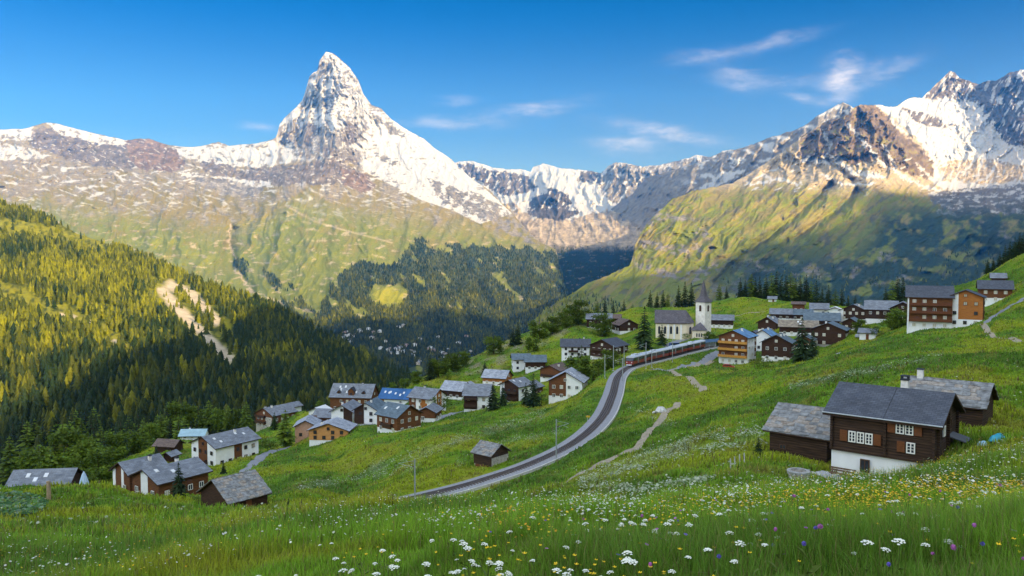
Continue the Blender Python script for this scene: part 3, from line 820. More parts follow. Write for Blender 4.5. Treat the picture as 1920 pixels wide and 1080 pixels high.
# ------------------------------------------------------------------ the village slope: where each building stands
# key: (px, py, Y) of the foot of its front wall, width, depth, eave height, ridge rise, turn (deg), ridge axis
H = {
    'sunk': (68, 940, 150, 10.4, 9, 2.8, 2.6, 8, 'x'), 'grey_pair': (228, 919, 166, 6.4, 8, 4.4, 1.9, -35, 'y'), 'strip': (273, 934, 158, 9.4, 11, 3.7, 1.9, -35, 'y'),
    'slab': (403, 958, 122, 8.2, 6.6, 2.6, 2.5, -40, 'y'), 'white_flats': (382, 874, 235, 12.0, 15, 6.0, 2.5, -35, 'y'), 'shed': (308, 839, 270, 7.4, 5, 1.9, 1.5, -12, 'x'),
    'pale_blue': (360, 824, 310, 9, 6, 1.8, 1.7, 4, 'x'), 'tiny': (314, 866, 222, 2.8, 2.8, 1.9, .7, -20, 'y'), 'balcony_left': (496, 803, 330, 11, 12, 6.0, 2.5, -35, 'y'),
    'white_back': (541, 771, 346, 5, 5, 3.2, 1.3, -35, 'y'), 'pink_end': (573, 822, 268, 7, 9, 4.2, 1.8, 6, 'y'), 'orange': (616, 831, 250, 12.3, 9, 3.6, 2.1, -4, 'y'),
    'mid_grey': (607, 799, 292, 8, 8, 2.8, 2.1, -10, 'x'), 'old_slate': (571, 801, 287, 6, 6, 2.4, 1.7, -25, 'y'), 'white_roofs': (592, 783, 312, 6.4, 6, 2.9, 1.4, -20, 'y'),
    'half_white': (641, 793, 272, 7.6, 10, 4.3, 2.1, -10, 'y'), 'white_gable': (686, 793, 265, 8.0, 10, 4.7, 2.3, -10, 'y'), 'dormers': (657, 770, 345, 18, 11, 6.4, 4.6, -8, 'x'),
    'blue_roof': (738, 768, 318, 12, 9, 4.4, 3.0, -14, 'x'), 'big_brown': (726, 809, 240, 9.0, 9.6, 5.4, 2.7, -40, 'x'), 'porch': (800, 791, 256, 5.6, 7, 3.4, 1.4, -12, 'y'),
    'orange_gable': (788, 769, 286, 10, 9, 4.8, 2.7, -30, 'x'), 'dark_low': (846, 751, 312, 9, 8, 3.7, 2.7, -26, 'x'), 'half_dark': (893, 771, 276, 8.6, 8.5, 5.4, 3.0, -8, 'x'),
    'pale_roof': (926, 723, 332, 10, 8, 3.4, 2.5, -20, 'x'), 'three_balcony': (955, 753, 282, 8.4, 8, 5.8, 1.9, -38, 'y'), 'white_cube': (978, 697, 352, 7.6, 7, 5.2, 1.9, 5, 'x'),
    'blue_low': (1004, 695, 345, 8.6, 8, 4.0, 2.2, 0, 'x'), 'brown_gable': (1031, 714, 318, 8.6, 10, 4.2, 1.8, -30, 'y'), 'two_tone': (1060, 749, 258, 11.0, 10, 6.0, 3.0, -15, 'y'),
    'white_long': (1079, 669, 345, 12, 8, 4.8, 2.6, -5, 'x'), 'balcony_dark': (1129, 674, 330, 11.5, 11, 5.4, 2.5, -38, 'y'), 'hill_dark': (1123, 621, 402, 12.2, 9, 5.8, 2.3, -8, 'x'),
    'hill_gable': (1179, 623, 392, 9.6, 9, 3.5, 2.5, 18, 'y'), 'by_church': (1353, 615, 402, 11, 8, 4.3, 2.2, -16, 'x'), 'hotel': (1374, 683, 300, 11.0, 10, 10.4, 2.3, -35, 'y'),
    'white_annex': (1429, 656, 318, 6, 8, 6.4, 1.9, -35, 'y'), 'dark_log': (1455, 677, 292, 10.2, 9, 6.9, 2.6, -28, 'y'), 'warm_log': (1552, 651, 312, 12.4, 9, 6.4, 2.5, -32, 'y'),
    'teal_roof': (1541, 613, 345, 14, 9, 3.2, 2.8, -20, 'x'), 'tan_roof': (1497, 632, 335, 15, 8, 4.0, 2.2, -18, 'x'), 'grey_end': (1438, 624, 352, 8, 8, 4.4, 2.4, -36, 'y'),
    'white_far': (1536, 590, 376, 7.6, 6, 3.3, 2.2, -20, 'x'), 'white_low': (1565, 595, 372, 7.4, 6, 3.2, 1.4, -26, 'y'), 'lit_dark': (1600, 602, 345, 11, 8, 4.6, 2.5, -33, 'y'),
    'small_log': (1594, 616, 322, 6, 7, 3.0, 1.7, -35, 'y'), 'ridge_dark': (1652, 603, 330, 11.8, 9, 5.6, 3.1, -24, 'x'), 'brown_box': (1497, 585, 382, 5.5, 5, 4.0, .9, -20, 'x'),
    'slate_far': (1464, 597, 366, 9, 7, 3.0, 2.0, -20, 'x'), 'blue_far': (1503, 602, 364, 9, 7, 3.0, 2.0, -18, 'x'), 'knoll_hut': (1448, 567, 470, 4.4, 4, 1.9, 1.2, -20, 'x'),
    'wood_flats': (1742, 617, 262, 13, 11, 10.6, 3.2, -26, 'x'), 'orange_flats': (1809, 612, 258, 9.8, 9, 9.6, 2.1, -33, 'y'), 'red_brown': (1866, 571, 290, 10.2, 8, 5.2, 2.6, -27, 'x'),
    'stilt': (1872, 531, 315, 4.6, 4.6, 2.6, 1.5, -28, 'x'), 'store': (1412, 620, 356, 6.5, 6, 3.6, 1.8, -30, 'y'), 'garage': (1626, 641, 300, 5.5, 6, 2.6, 1.2, -30, 'x'), 'log_back': (1692, 603, 318, 9, 8, 5.2, 2.4, -28, 'y'), 'lower_log': (1506, 652, 308, 6.5, 7, 3.4, 1.7, -30, 'y'),
    'wood_end': (985, 742, 300, 7, 7, 3.6, 1.7, -32, 'y'), 'hill_barn': (1150, 606, 420, 7, 6, 2.8, 1.7, -10, 'x'), 'slope_house': (868, 742, 318, 6, 6, 3.0, 1.5, -25, 'y'),
    'chalet': (1651, 899, 70.3, 8.6, 8.0, 5.5, 2.0, -40, 'x'), 'barn_left': (1495, 857, 79, 5.8, 6.5, 2.5, 1.9, -42, 'x'),
    'barn_right': (1764, 799, 80.4, 7.2, 5.6, 2.7, 1.7, -40, 'x'), 'hut': (905, 877, 153, 4.4, 4.9, 2.7, 1.5, -40, 'x'),
}
TRACK = [(640, 968, 124), (735, 943, 131), (800, 931, 137), (900, 903, 143), (1000, 869, 151), (1080, 828, 162), (1128, 784, 180), (1148, 742, 206), (1160, 705, 244), (1185, 687, 268), (1240, 674, 292),
         (1300, 658, 318), (1350, 648, 340), (1400, 641, 360)]
G_CTRL = [  # foreground meadow
    (960, 1080, 6.5), (1920, 1080, 5.2), (0, 1080, 13), (480, 1080, 9.5), (1440, 1080, 5.6), (960, 1000, 12), (1440, 1000, 9.5), (1920, 1000, 8.2), (480, 1000, 21), (0, 1000, 42), (240, 1040, 20),
    (720, 975, 21), (720, 948, 30), (960, 950, 22), (1150, 952, 20), (1330, 945, 21), (1560, 918, 22), (1750, 894, 22), (1920, 850, 23), (1700, 940, 14), (1920, 920, 14), (1200, 1000, 11), (2300, 820, 22), (2300, 1000, 8), (2300, 1080, 5),
    (-400, 1080, 18), (-400, 1000, 48), (960, 1300, 3.5), (1920, 1300, 3.2), (0, 1300, 5), (-500, 1300, 6), (2300, 1300, 3),
    # hump on the left, hiding the feet of the lower houses
    (0, 932, 96), (100, 920, 98), (200, 914, 100), (270, 925, 102), (340, 946, 104), (430, 955, 106), (520, 952, 110), (200, 960, 70), (400, 975, 50), (0, 965, 66), (-400, 950, 90), (-400, 985, 150),
    (560, 950, 112), (620, 950, 110), (100, 956, 130), (520, 936, 135), (600, 930, 132),
    # dip between the foreground edge and the pastures
    (960, 962, 60), (1100, 962, 50), (1250, 945, 50), (1400, 905, 55), (1500, 893, 62), (1390, 870, 68), (1330, 885, 66), (720, 962, 90), (860, 952, 100), (1000, 918, 100), (1120, 905, 84), (1200, 850, 104), (1300, 830, 104), (1100, 870, 118),
    (1780, 880, 63), (1860, 840, 66), (1900, 815, 72), (1560, 940, 50), (1700, 940, 46), (1850, 890, 42), (1920, 780, 84),
    # pasture right of the track
    (1050, 888, 126), (1180, 815, 140), (1270, 755, 172), (1240, 770, 160), (1200, 830, 132), (1310, 727, 200), (1260, 697, 246), (1350, 690, 252), (1400, 725, 176), (1450, 770, 118), (1440, 700, 205), (1560, 665, 228), (1620, 690, 150),
    (1700, 660, 175), (1750, 640, 200), (1650, 640, 245), (1850, 640, 180), (1920, 640, 165), (1920, 700, 116), (1800, 690, 118), (1850, 600, 235), (1900, 575, 255), (1920, 560, 268), (1990, 540, 262), (2200, 520, 230), (2200, 700, 100),
    # skyline on the right, then falling away
    (1840, 525, 345), (1880, 498, 352), (1925, 474, 358), (2050, 400, 370), (2300, 300, 380), (1780, 545, 345), (1840, 560, 460), (1925, 520, 460), (2200, 420, 500),
    # knoll behind the church, then falling away
    (1330, 572, 470), (1400, 554, 488), (1460, 562, 490), (1540, 572, 470), (1270, 580, 455), (1200, 577, 448), (1110, 584, 440), (1050, 602, 425), (1640, 575, 420), (1330, 600, 430), (1420, 590, 425), (1700, 565, 400),
    (1400, 610, 640), (1200, 640, 580), (1640, 620, 600), (1050, 680, 540), (1800, 600, 520),
    (1270, 636, 356), (1310, 634, 352), (1240, 640, 350), (1200, 655, 335), (1300, 672, 300), (1340, 690, 285), (1400, 690, 284), (1480, 685, 275),
    # grassy edge over the valley in the middle
    (960, 640, 405), (1000, 622, 415), (900, 680, 372), (850, 700, 352), (800, 716, 338), (760, 735, 335), (700, 765, 350), (640, 775, 352), (860, 735, 520), (700, 800, 480), (950, 700, 560),
    (780, 765, 300), (940, 700, 350), (1000, 690, 348), (1040, 650, 375),
    # meadow left of the track
    (700, 880, 178), (600, 890, 182), (500, 880, 205), (800, 850, 168), (640, 850, 225), (860, 862, 158), (940, 868, 156), (860, 800, 215), (1000, 775, 228), (1090, 745, 225), (1100, 790, 185), (980, 830, 172), (500, 925, 160), (700, 830, 212),
    # left edge of the village
    (480, 858, 232), (430, 890, 205), (300, 870, 262), (220, 866, 272), (330, 850, 268), (420, 825, 300), (470, 815, 345), (520, 790, 365), (200, 905, 380), (400, 880, 420), (560, 850, 480), (60, 950, 205), (-100, 985, 230),
    (180, 920, 205), (120, 960, 300), (540, 830, 290), (560, 815, 300)]
_g = G_CTRL + TRACK + [h[:3] for h in H.values()]
_g = np.array(_g, float)
_ga, _gv = pix_dir(_g[:, 0], _g[:, 1])
LOGS = 0.5


def _gq(a, Y):
    return np.stack([np.asarray(a) / 0.45, np.log(np.asarray(Y)) * LOGS], -1)


TR_XY = np.stack([(lambda p: [p[0], p[1]])(at(px, py, Y)) for px, py, Y in TRACK])
TR_Z = np.array([at(px, py, Y)[2] for px, py, Y in TRACK])


def catmull(pts, n=14):
    pts = np.asarray(pts, float)
    p = np.concatenate([2 * pts[:1] - pts[1:2], pts, 2 * pts[-1:] - pts[-2:-1]])
    out = []
    for i in range(1, len(p) - 2):
        t = np.linspace(0, 1, n, endpoint=False)[:, None]
        a, b, c, d = p[i - 1], p[i], p[i + 1], p[i + 2]
        out.append(.5 * ((2 * b) + (c - a) * t + (2 * a - 5 * b + 4 * c - d) * t ** 2 + (3 * b - a - 3 * c + d) * t ** 3))
    out.append(pts[-1:])
    return np.concatenate(out)


TRACK3 = catmull(np.concatenate([TR_XY, TR_Z[:, None]], 1), 16)
# even out the gradient of the line
for _ in range(60):
    TRACK3[1:-1, 2] = .25 * TRACK3[:-2, 2] + .5 * TRACK3[1:-1, 2] + .25 * TRACK3[2:, 2]

GA = np.linspace(-1.25, 1.25, 760)
GLY = np.linspace(math.log(2.6), math.log(640), 620)
_A, _LY = np.meshgrid(GA, GLY)
_Y = np.exp(_LY)
# evaluate on a coarse grid, then refine
_ca, _cl = np.linspace(-1.25, 1.25, 170), np.linspace(GLY[0], GLY[-1], 170)
_cA, _cL = np.meshgrid(_ca, _cl)
_cv = tps(_gq(_ga, _g[:, 2]), _gv, _gq(_cA, np.exp(_cL)), 2e-4)


def bil(grid, xs, ys, x, y):
    fx = np.clip((x - xs[0]) / (xs[1] - xs[0]), 0, len(xs) - 1.0001)
    fy = np.clip((y - ys[0]) / (ys[1] - ys[0]), 0, len(ys) - 1.0001)
    i, j = fx.astype(int), fy.astype(int)
    u, v = fx - i, fy - j
    return (grid[j, i] * (1 - u) + grid[j, i + 1] * u) * (1 - v) + (grid[j + 1, i] * (1 - u) + grid[j + 1, i + 1] * u) * v


_V = bil(_cv, _ca, _cl, _A, _LY)
GX, GY = _A * _Y, _Y
GZ = _V * _Y
HOUSE_XY = np.array([[at(*h[:3])[0], h[2]] for h in H.values()])
_near_house = np.full(GX.shape, 1e9)
for hx, hy in HOUSE_XY:
    _near_house = np.minimum(_near_house, np.hypot(GX - hx, GY - hy))
_hum = 1.0 * fbm(GX / 26, GY / 26, 4, .5, 601) + 0.35 * fbm(GX / 6, GY / 6, 3, .5, 602) + 0.5 * ridged((GX + .4 * GY) / 30, GY / 55, 3, .5, 603)
GZ = GZ + (_hum - .5) * sstep(25, 110, GY) * 1.25 * (0.35 + .65 * sstep(6, 20, _near_house)) + 0.10 * fbm(GX / 2.2, GY / 2.2, 3, .5, 604) * sstep(60, 10, GY)


def poly_frame(P3, x, y, chunk=30000):
    """distance to a polyline (plan), height on it there"""
    a, b = P3[:-1], P3[1:]
    d = b[:, :2] - a[:, :2]
    L2 = (d ** 2).sum(1)
    X, Yq = np.ravel(x), np.ravel(y)
    D, Zl = np.empty(len(X)), np.empty(len(X))
    for i in range(0, len(X), chunk):
        px, py = X[i:i + chunk, None], Yq[i:i + chunk, None]
        t = np.clip(((px - a[:, 0]) * d[:, 0] + (py - a[:, 1]) * d[:, 1]) / L2, 0, 1)
        dd = np.hypot(px - a[:, 0] - t * d[:, 0], py - a[:, 1] - t * d[:, 1])
        k = dd.argmin(1)
        r = np.arange(len(k))
        D[i:i + chunk] = dd[r, k]
        Zl[i:i + chunk] = a[k, 2] + t[r, k] * (b[k, 2] - a[k, 2])
    return D.reshape(np.shape(x)), Zl.reshape(np.shape(x))


_td, _tz = poly_frame(TRACK3, GX, GY)
_w = sstep(11.0, 4.2, _td)
GZ = GZ * (1 - _w) + (_tz - 0.25) * _w
GV = GZ / GY


def gz(x, y):
    """height of the ground mesh at plan position (x, y)"""
    x, y = np.asarray(x, float), np.asarray(y, float)
    return bil(GZ, GA, GLY, x / y, np.log(y))


def gpt(px, Y):
    """ground point in the column px at plan distance Y"""
    a = (px - 960) / F / math.cos(PITCH)
    a = float(pix_dir(px, 700)[0])
    return Vector((a * Y, Y, float(gz(a * Y, Y))))


def meadow_cover(x, y, px, py):
    n1 = fbm(x / 30, y / 30, 4, .5, 701)
    n2 = fbm(x / 7, y / 9, 4, .55, 702)
    n3 = fbm((x + .3 * y) / 16, (y - .3 * x) / 5.0, 4, .55, 703)
    c = np.zeros(np.shape(x) + (3,)) + np.array((0.112, 0.205, 0.012))
    c = mixc(c, (0.20, 0.245, 0.012), sstep(-.1, .45, n1 + .45 * n3))
    c = mixc(c, (0.062, 0.125, 0.012), sstep(.0, .4, .7 * n2 - .7 * n1) * .9)
    c = mixc(c, (0.21, 0.185, 0.035), sstep(.2, .7, n3 + .2 * n1) * .5 * sstep(6, 40, y))
    # bands of white umbels and pale seed heads
    b = 0
    for pts, w in [([(700, 880), (800, 850), (900, 815), (1020, 780)], 9), ([(560, 915), (700, 895), (780, 880)], 8), ([(860, 870), (960, 830), (1050, 815)], 7), ([(1100, 905), (1200, 870), (1300, 840), (1420, 820)], 17),
                   ([(1120, 925), (1230, 925), (1330, 905)], 8), ([(1230, 855), (1400, 835)], 9), ([(1480, 730), (1600, 705), (1760, 672)], 6), ([(1180, 770), (1260, 800)], 6)]:
        b = np.maximum(b, sstep(w, w * .3, line_dist(px + 10 * n2, py + 5 * n3, pts)))
    c = mixc(c, (0.26, 0.31, 0.17), b * sstep(-.15, .4, n2 + .2) * .3)
    yel = sstep(.25, .6, fbm(x / 12 + 4, y / 12, 4, .5, 705)) * sstep(120, 30, y)
    c = mixc(c, (0.23, 0.20, 0.014), yel * .6)
    return c


_px = 960 + (_A * F)
_py = 540 - F * np.tan(np.arctan(GV) + PITCH) if True else 0
_gc = meadow_cover(GX, GY, _px, _py)
# rough, stonier ground on the edge over the valley
_rock = sstep(30, 10, line_dist(_px, _py, [(880, 700), (960, 650), (1040, 615), (1100, 600)])) * sstep(.0, .4, fbm(GX / 9, GY / 9, 4, .55, 720))
_gc = mixc(_gc, (0.26, .22, .15), _rock * .7)
GRAVEL = []
mat_meadow = cover_mat('meadow_turf', 1.3, 0.9, dist=.35, var=.45)
grid_mesh('meadow', np.stack([GX, GY, GZ], -1), _gc, mat_meadow)

# --- the mountain flank behind and right of the camera that keeps the village in morning shade
def shade_edge(sheet, pts):
    return sheet.world(np.array([p[0] for p in pts]), np.array([p[1] for p in pts]))


EDGE = np.concatenate([
    shade_edge(FH, [(-60, 826), (0, 796), (70, 760), (130, 726), (200, 684), (280, 652), (360, 628), (420, 604), (470, 586), (500, 581)]),
    shade_edge(M, [(590, 625), (640, 606), (700, 600), (765, 604), (780, 578), (800, 574), (830, 592), (880, 602), (930, 606), (985, 582)]),
    shade_edge(R1, [(1330, 500), (1400, 462), (1480, 446), (1560, 424), (1610, 400), (1640, 352), (1700, 366), (1770, 362), (1850, 350), (1930, 330)])])
_yc = np.interp(np.arange(len(EDGE)), [0, 9, 10, 19, 20, 29], [-480, -480, -900, -1500, -1700, -2600])
_t = (EDGE[:, 1] - _yc) / -SUN[1]
CRESTP = EDGE + _t[:, None] * SUN
CRESTP = CRESTP[np.argsort(CRESTP[:, 0])]
if __name__ == '__main__' and False:
    print(np.round(CRESTP))


def make_flank():
    c = CRESTP
    x0, x1 = c[0, 0], c[-1, 0]
    xs = np.concatenate([np.linspace(x0 - 1500, x0, 10)[:-1], c[:, 0], np.linspace(x1, x1 + 5000, 10)[1:]])
    ys = np.interp(xs, c[:, 0], c[:, 1])
    zs = np.interp(xs, c[:, 0], c[:, 2])
    zs = np.where(xs < x0, c[0, 2] - (x0 - xs) * 0.25, zs)
    u = np.linspace(-1, 1, 41)
    rows = []
    for v in u:
        run = (zs + 500) * 0.75
        yy = ys + v * run
        zz = zs - np.abs(v) * (zs + 500) + (0 if abs(v) < 1e-6 else 1) * (np.abs(v) * 0.06 * zs * fbm(xs / 300, np.full(len(xs), v * 3), 4, .5, 801))
        rows.append(np.stack([xs, yy, zz], -1))
    P = np.stack(rows)
    n = fbm(P[..., 0] / 200, P[..., 1] / 200, 4, .5, 802)
    cc = mixc(np.zeros(P.shape) + np.array((.07, .09, .02)), (.2, .18, .13), sstep(0, .5, n))
    grid_mesh('shading_mountain', P, cc, mat_far)


make_flank()
# ------------------------------------------------------------------ materials for built things
MATS = {}


def pmat(name, col, rough=0.85, noise=0.25, scale=3.0, bump=0.0, kind=None, spec=0.25, col2=None, metal=0.0, size=(1, 1), stretch=(1, 1, 1)):
    if name in MATS:
        return MATS[name]
    m = bpy.data.materials.new(name)
    m.use_nodes = True
    nt = m.node_tree
    bs = nt.nodes['Principled BSDF']
    bs.inputs['Roughness'].default_value = rough
    bs.inputs['Specular IOR Level'].default_value = spec
    bs.inputs['Metallic'].default_value = metal
    tc = node(nt, 'ShaderNodeTexCoord')
    mp = node(nt, 'ShaderNodeMapping', inp={'Scale': stretch})
    nt.links.new(tc.outputs['Object'], mp.inputs[0])
    n1 = node(nt, 'ShaderNodeTexNoise', inp={'Scale': scale, 'Detail': 5.0, 'Roughness': 0.6})
    nt.links.new(mp.outputs[0], n1.inputs['Vector'])
    c2 = col2 or tuple(c * (1 - noise) for c in col)
    r = ramp(nt, [(0.3, c2), (0.7, tuple(min(1, c * (1 + noise * .6)) for c in col))])
    nt.links.new(n1.outputs['Fac'], r.inputs[0])
    out = r.outputs[0]
    h = n1.outputs['Fac']
    if kind == 'logs':
        sp = node(nt, 'ShaderNodeSeparateXYZ')
        nt.links.new(tc.outputs['Object'], sp.inputs[0])
        md = node(nt, 'ShaderNodeMath', operation='PINGPONG')
        md.inputs[1].default_value = size[0] / 2
        nt.links.new(sp.outputs[2], md.inputs[0])
        dv = node(nt, 'ShaderNodeMapRange', inp={'From Min': 0.0, 'From Max': size[0] / 2 * .3, 'To Min': 0.25, 'To Max': 1.0})
        nt.links.new(md.outputs[0], dv.inputs['Value'])
        mx = node(nt, 'ShaderNodeMix', data_type='RGBA', blend_type='MULTIPLY')
        mx.inputs[0].default_value = 1
        nt.links.new(out, mx.inputs[6])
        nt.links.new(dv.outputs[0], mx.inputs[7])
        out = mx.outputs[2]
        h = dv.outputs[0]
    if kind in ('tiles', 'slabs'):
        uv = node(nt, 'ShaderNodeUVMap')
        br = node(nt, 'ShaderNodeTexBrick', inp={'Scale': 1.0, 'Mortar Size': 0.02, 'Mortar Smooth': .3, 'Bias': 0.0, 'Brick Width': size[0], 'Row Height': size[1],
                                                 'Color1': (1.15, 1.15, 1.15, 1), 'Color2': (0.78, 0.78, 0.8, 1), 'Mortar': (0.45, 0.45, 0.45, 1)})
        nt.links.new(uv.outputs[0], br.inputs['Vector'])
        mx = node(nt, 'ShaderNodeMix', data_type='RGBA', blend_type='MULTIPLY')
        mx.inputs[0].default_value = 1
        nt.links.new(out, mx.inputs[6])
        nt.links.new(br.outputs['Color'], mx.inputs[7])
        out = mx.outputs[2]
        h = br.outputs['Color']
    nt.links.new(out, bs.inputs['Base Color'])
    if bump:
        bp = node(nt, 'ShaderNodeBump', inp={'Strength': bump, 'Distance': 0.04})
        nt.links.new(h, bp.inputs['Height'])
        nt.links.new(bp.outputs[0], bs.inputs['Normal'])
    MATS[name] = m
    return m


WHITE = pmat('white_plaster', (0.82, 0.82, 0.82), .9, .08, .8)
CREAM = pmat('cream_plaster', (0.80, 0.70, 0.52), .9, .10, .8)
STONEW = pmat('rubble_stone', (0.40, 0.37, 0.33), .95, .5, 4.0, .8)
WOOD_D = pmat('dark_timber', (0.060, 0.030, 0.018), .9, .5, 2.0, .6, 'logs', size=(.26, 1), stretch=(.4, .4, 3))
WOOD_B = pmat('blackened_logs', (0.066, 0.038, 0.023), .9, .55, 1.6, .9, 'logs', size=(.24, 1), stretch=(.3, .3, 5), col2=(0.020, 0.012, 0.009))
WOOD_M = pmat('brown_timber', (0.170, 0.068, 0.026), .85, .4, 2.0, .5, 'logs', size=(.3, 1), stretch=(.4, .4, 3))
WOOD_O = pmat('orange_timber', (0.42, 0.155, 0.035), .8, .3, 2.0, .4, 'logs', size=(.3, 1), stretch=(.4, .4, 3))
WOOD_H = pmat('honey_timber', (0.62, 0.30, 0.10), .8, .2, 2.0, .3, 'logs', size=(.4, 1), stretch=(.4, .4, 3))
WOOD_P = pmat('pinkish_render', (0.55, 0.32, 0.22), .85, .2, 2.0, .3)
TRIM = pmat('timber_trim', (0.05, 0.028, 0.018), .85, .3, 3.0)
SHUT = pmat('shutter_timber', (0.16, 0.058, 0.02), .8, .3, 4.0, stretch=(1, 1, 4))
R_GREY = pmat('grey_slate', (0.20, 0.222, 0.255), .75, .3, .5, .5, 'tiles', size=(.9, .45))
R_DARK = pmat('dark_slate', (0.085, 0.096, 0.120), .7, .25, .6, .5, 'tiles', size=(.5, .26))
R_LIGHT = pmat('pale_slate', (0.34, 0.37, 0.42), .75, .3, .5, .5, 'tiles', size=(.9, .5))
R_BLUE = pmat('blue_slate', (0.13, 0.25, 0.42), .6, .3, .4, .4, 'tiles', size=(1.2, .6))
R_NAVY = pmat('blue_sheet', (0.030, 0.105, 0.26), .5, .2, .4, .3, 'tiles', size=(2.4, 6))
R_TEAL = pmat('teal_slate', (0.125, 0.170, 0.205), .65, .3, .5, .4, 'tiles', size=(.9, .45))
R_TAN = pmat('mossy_slab', (0.27, 0.23, 0.175), .85, .4, .8, .6, 'slabs', size=(1.1, .7))
R_STONE = pmat('stone_slab', (0.235, 0.245, 0.25), .85, .55, 1.6, .6, col2=(0.10, 0.10, 0.10))
R_WHITE = pmat('white_sheet', (0.66, 0.68, 0.70), .6, .15, .5)
R_BROWN = pmat('brown_shingle', (0.16, 0.12, 0.105), .85, .3, 1.0, .5, 'tiles', size=(.6, .3))
GLASS = pmat('window_glass', (0.035, 0.042, 0.055), .08, .3, 2.0, spec=.6)
CURT = pmat('curtained_glass', (0.50, 0.46, 0.36), .3, .4, 6.0, spec=.4)
FRAMEW = pmat('white_paint', (0.80, 0.78, 0.72), .6, .06, 3.0)
FRAMEB = pmat('brown_paint', (0.07, 0.035, 0.02), .6, .2, 3.0)
METAL = pmat('galvanised_metal', (0.42, 0.45, 0.47), .5, .15, 3.0, metal=.3)
CHIM = pmat('chimney_plaster', (0.74, 0.71, 0.66), .9, .2, 4.0)
DARK = pmat('soot_black', (0.02, 0.02, 0.02), .9, .2, 5.0)


# ------------------------------------------------------------------ mesh helper and tagging
class MB:
    def __init__(self):
        self.v, self.f, self.m, self.uv = [], [], [], []

    def face(self, pts, mat=0, uv=None):
        i = len(self.v)
        self.v += [tuple(p) for p in pts]
        self.f.append(tuple(range(i, i + len(pts))))
        self.m.append(mat)
        self.uv.append(uv or [(0, 0)] * len(pts))

    def box(self, x0, y0, z0, x1, y1, z1, mat=0):
        c = [(x0, y0, z0), (x1, y0, z0), (x1, y1, z0), (x0, y1, z0), (x0, y0, z1), (x1, y0, z1), (x1, y1, z1), (x0, y1, z1)]
        for q in ((0, 3, 2, 1), (4, 5, 6, 7), (0, 1, 5, 4), (1, 2, 6, 5), (2, 3, 7, 6), (3, 0, 4, 7)):
            self.face([c[i] for i in q], mat)

    def prism(self, poly, vec, mat=0):
        """extrude a planar polygon along vec"""
        n = len(poly)
        p = [Vector(q) for q in poly]
        t = [q + Vector(vec) for q in p]
        nr = (p[1] - p[0]).cross(p[2] - p[0])
        if nr.dot(Vector(vec)) > 0:
            p, t = p[::-1], t[::-1]
        self.face(p, mat)
        self.face(t[::-1], mat)
        for i in range(n):
            j = (i + 1) % n
            self.face([p[i], t[i], t[j], p[j]], mat)

    def tube(self, path, rads, n=8, mat=0, cap=True):
        rings = []
        P = [Vector(p) for p in path]
        for k, p in enumerate(P):
            d = (P[min(k + 1, len(P) - 1)] - P[max(k - 1, 0)]).normalized()
            a = d.orthogonal().normalized()
            b = d.cross(a)
            r = rads[k] if hasattr(rads, '__len__') else rads
            rings.append([p + (a * math.cos(2 * math.pi * i / n) + b * math.sin(2 * math.pi * i / n)) * r for i in range(n)])
        for r0, r1 in zip(rings[:-1], rings[1:]):
            for i in range(n):
                j = (i + 1) % n
                self.face([r0[i], r0[j], r1[j], r1[i]], mat)
        if cap:
            self.face(rings[0][::-1], mat)
            self.face(rings[-1], mat)

    def build(self, name, mats, parent=None, smooth=False):
        me = bpy.data.meshes.new(name)
        me.from_pydata(self.v, [], self.f)
        mats = mats if isinstance(mats, (list, tuple)) else [mats]
        for m in mats:
            me.materials.append(m)
        me.polygons.foreach_set('material_index', self.m)
        u = me.uv_layers.new(name='UVMap')
        u.data.foreach_set('uv', [c for q in self.uv for p in q for c in p])
        if smooth:
            me.polygons.foreach_set('use_smooth', [True] * len(self.f))
        o = bpy.data.objects.new(name, me)
        COL.objects.link(o)
        if parent is not None:
            o.parent = parent
        return o


def tag(o, label, cat, group=None):
    o['label'] = label
    o['category'] = cat
    if group:
        o['group'] = group
    return o


def thing(name, label, cat, loc=(0, 0, 0), rot=0.0, group=None, scale=None):
    o = bpy.data.objects.new(name, None)
    o.empty_display_size = 0.2
    COL.objects.link(o)
    o.location = loc
    o.rotation_euler = (0, 0, rot)
    if scale:
        o.scale = (scale,) * 3 if not hasattr(scale, '__len__') else scale
    return tag(o, label, cat, group)


_WIN = {}


def window_meshes(w, h, dark_frame, curtain, muntin):
    key = (round(w, 2), round(h, 2), dark_frame, curtain, muntin)
    if key not in _WIN:
        fr = MB()
        t = 0.09
        for x0, z0, x1, z1 in ((-w / 2, 0, -w / 2 + t, h), (w / 2 - t, 0, w / 2, h), (-w / 2 + t, 0, w / 2 - t, t), (-w / 2 + t, h - t, w / 2 - t, h)):
            fr.box(x0, -0.07, z0, x1, 0.05, z1)
        if muntin:
            fr.box(-t / 2, -0.06, t, t / 2, 0.04, h - t)
            if muntin > 1:
                for q in range(1, muntin):
                    zz = t + (h - 2 * t) * q / muntin
                    fr.box(-w / 2 + t, -0.055, zz - .02, -t / 2, 0.03, zz + .02)
                    fr.box(t / 2, -0.055, zz - .02, w / 2 - t, 0.03, zz + .02)
        pn = MB()
        pn.box(-w / 2 + t, -0.02, t, w / 2 - t, 0.04, h - t)
        f = fr.build('window', FRAMEB if dark_frame else FRAMEW)
        p = pn.build('pane', CURT if curtain else GLASS)
        _WIN[key] = (f.data, p.data)
        bpy.data.objects.remove(f)
        bpy.data.objects.remove(p)
    return _WIN[key]


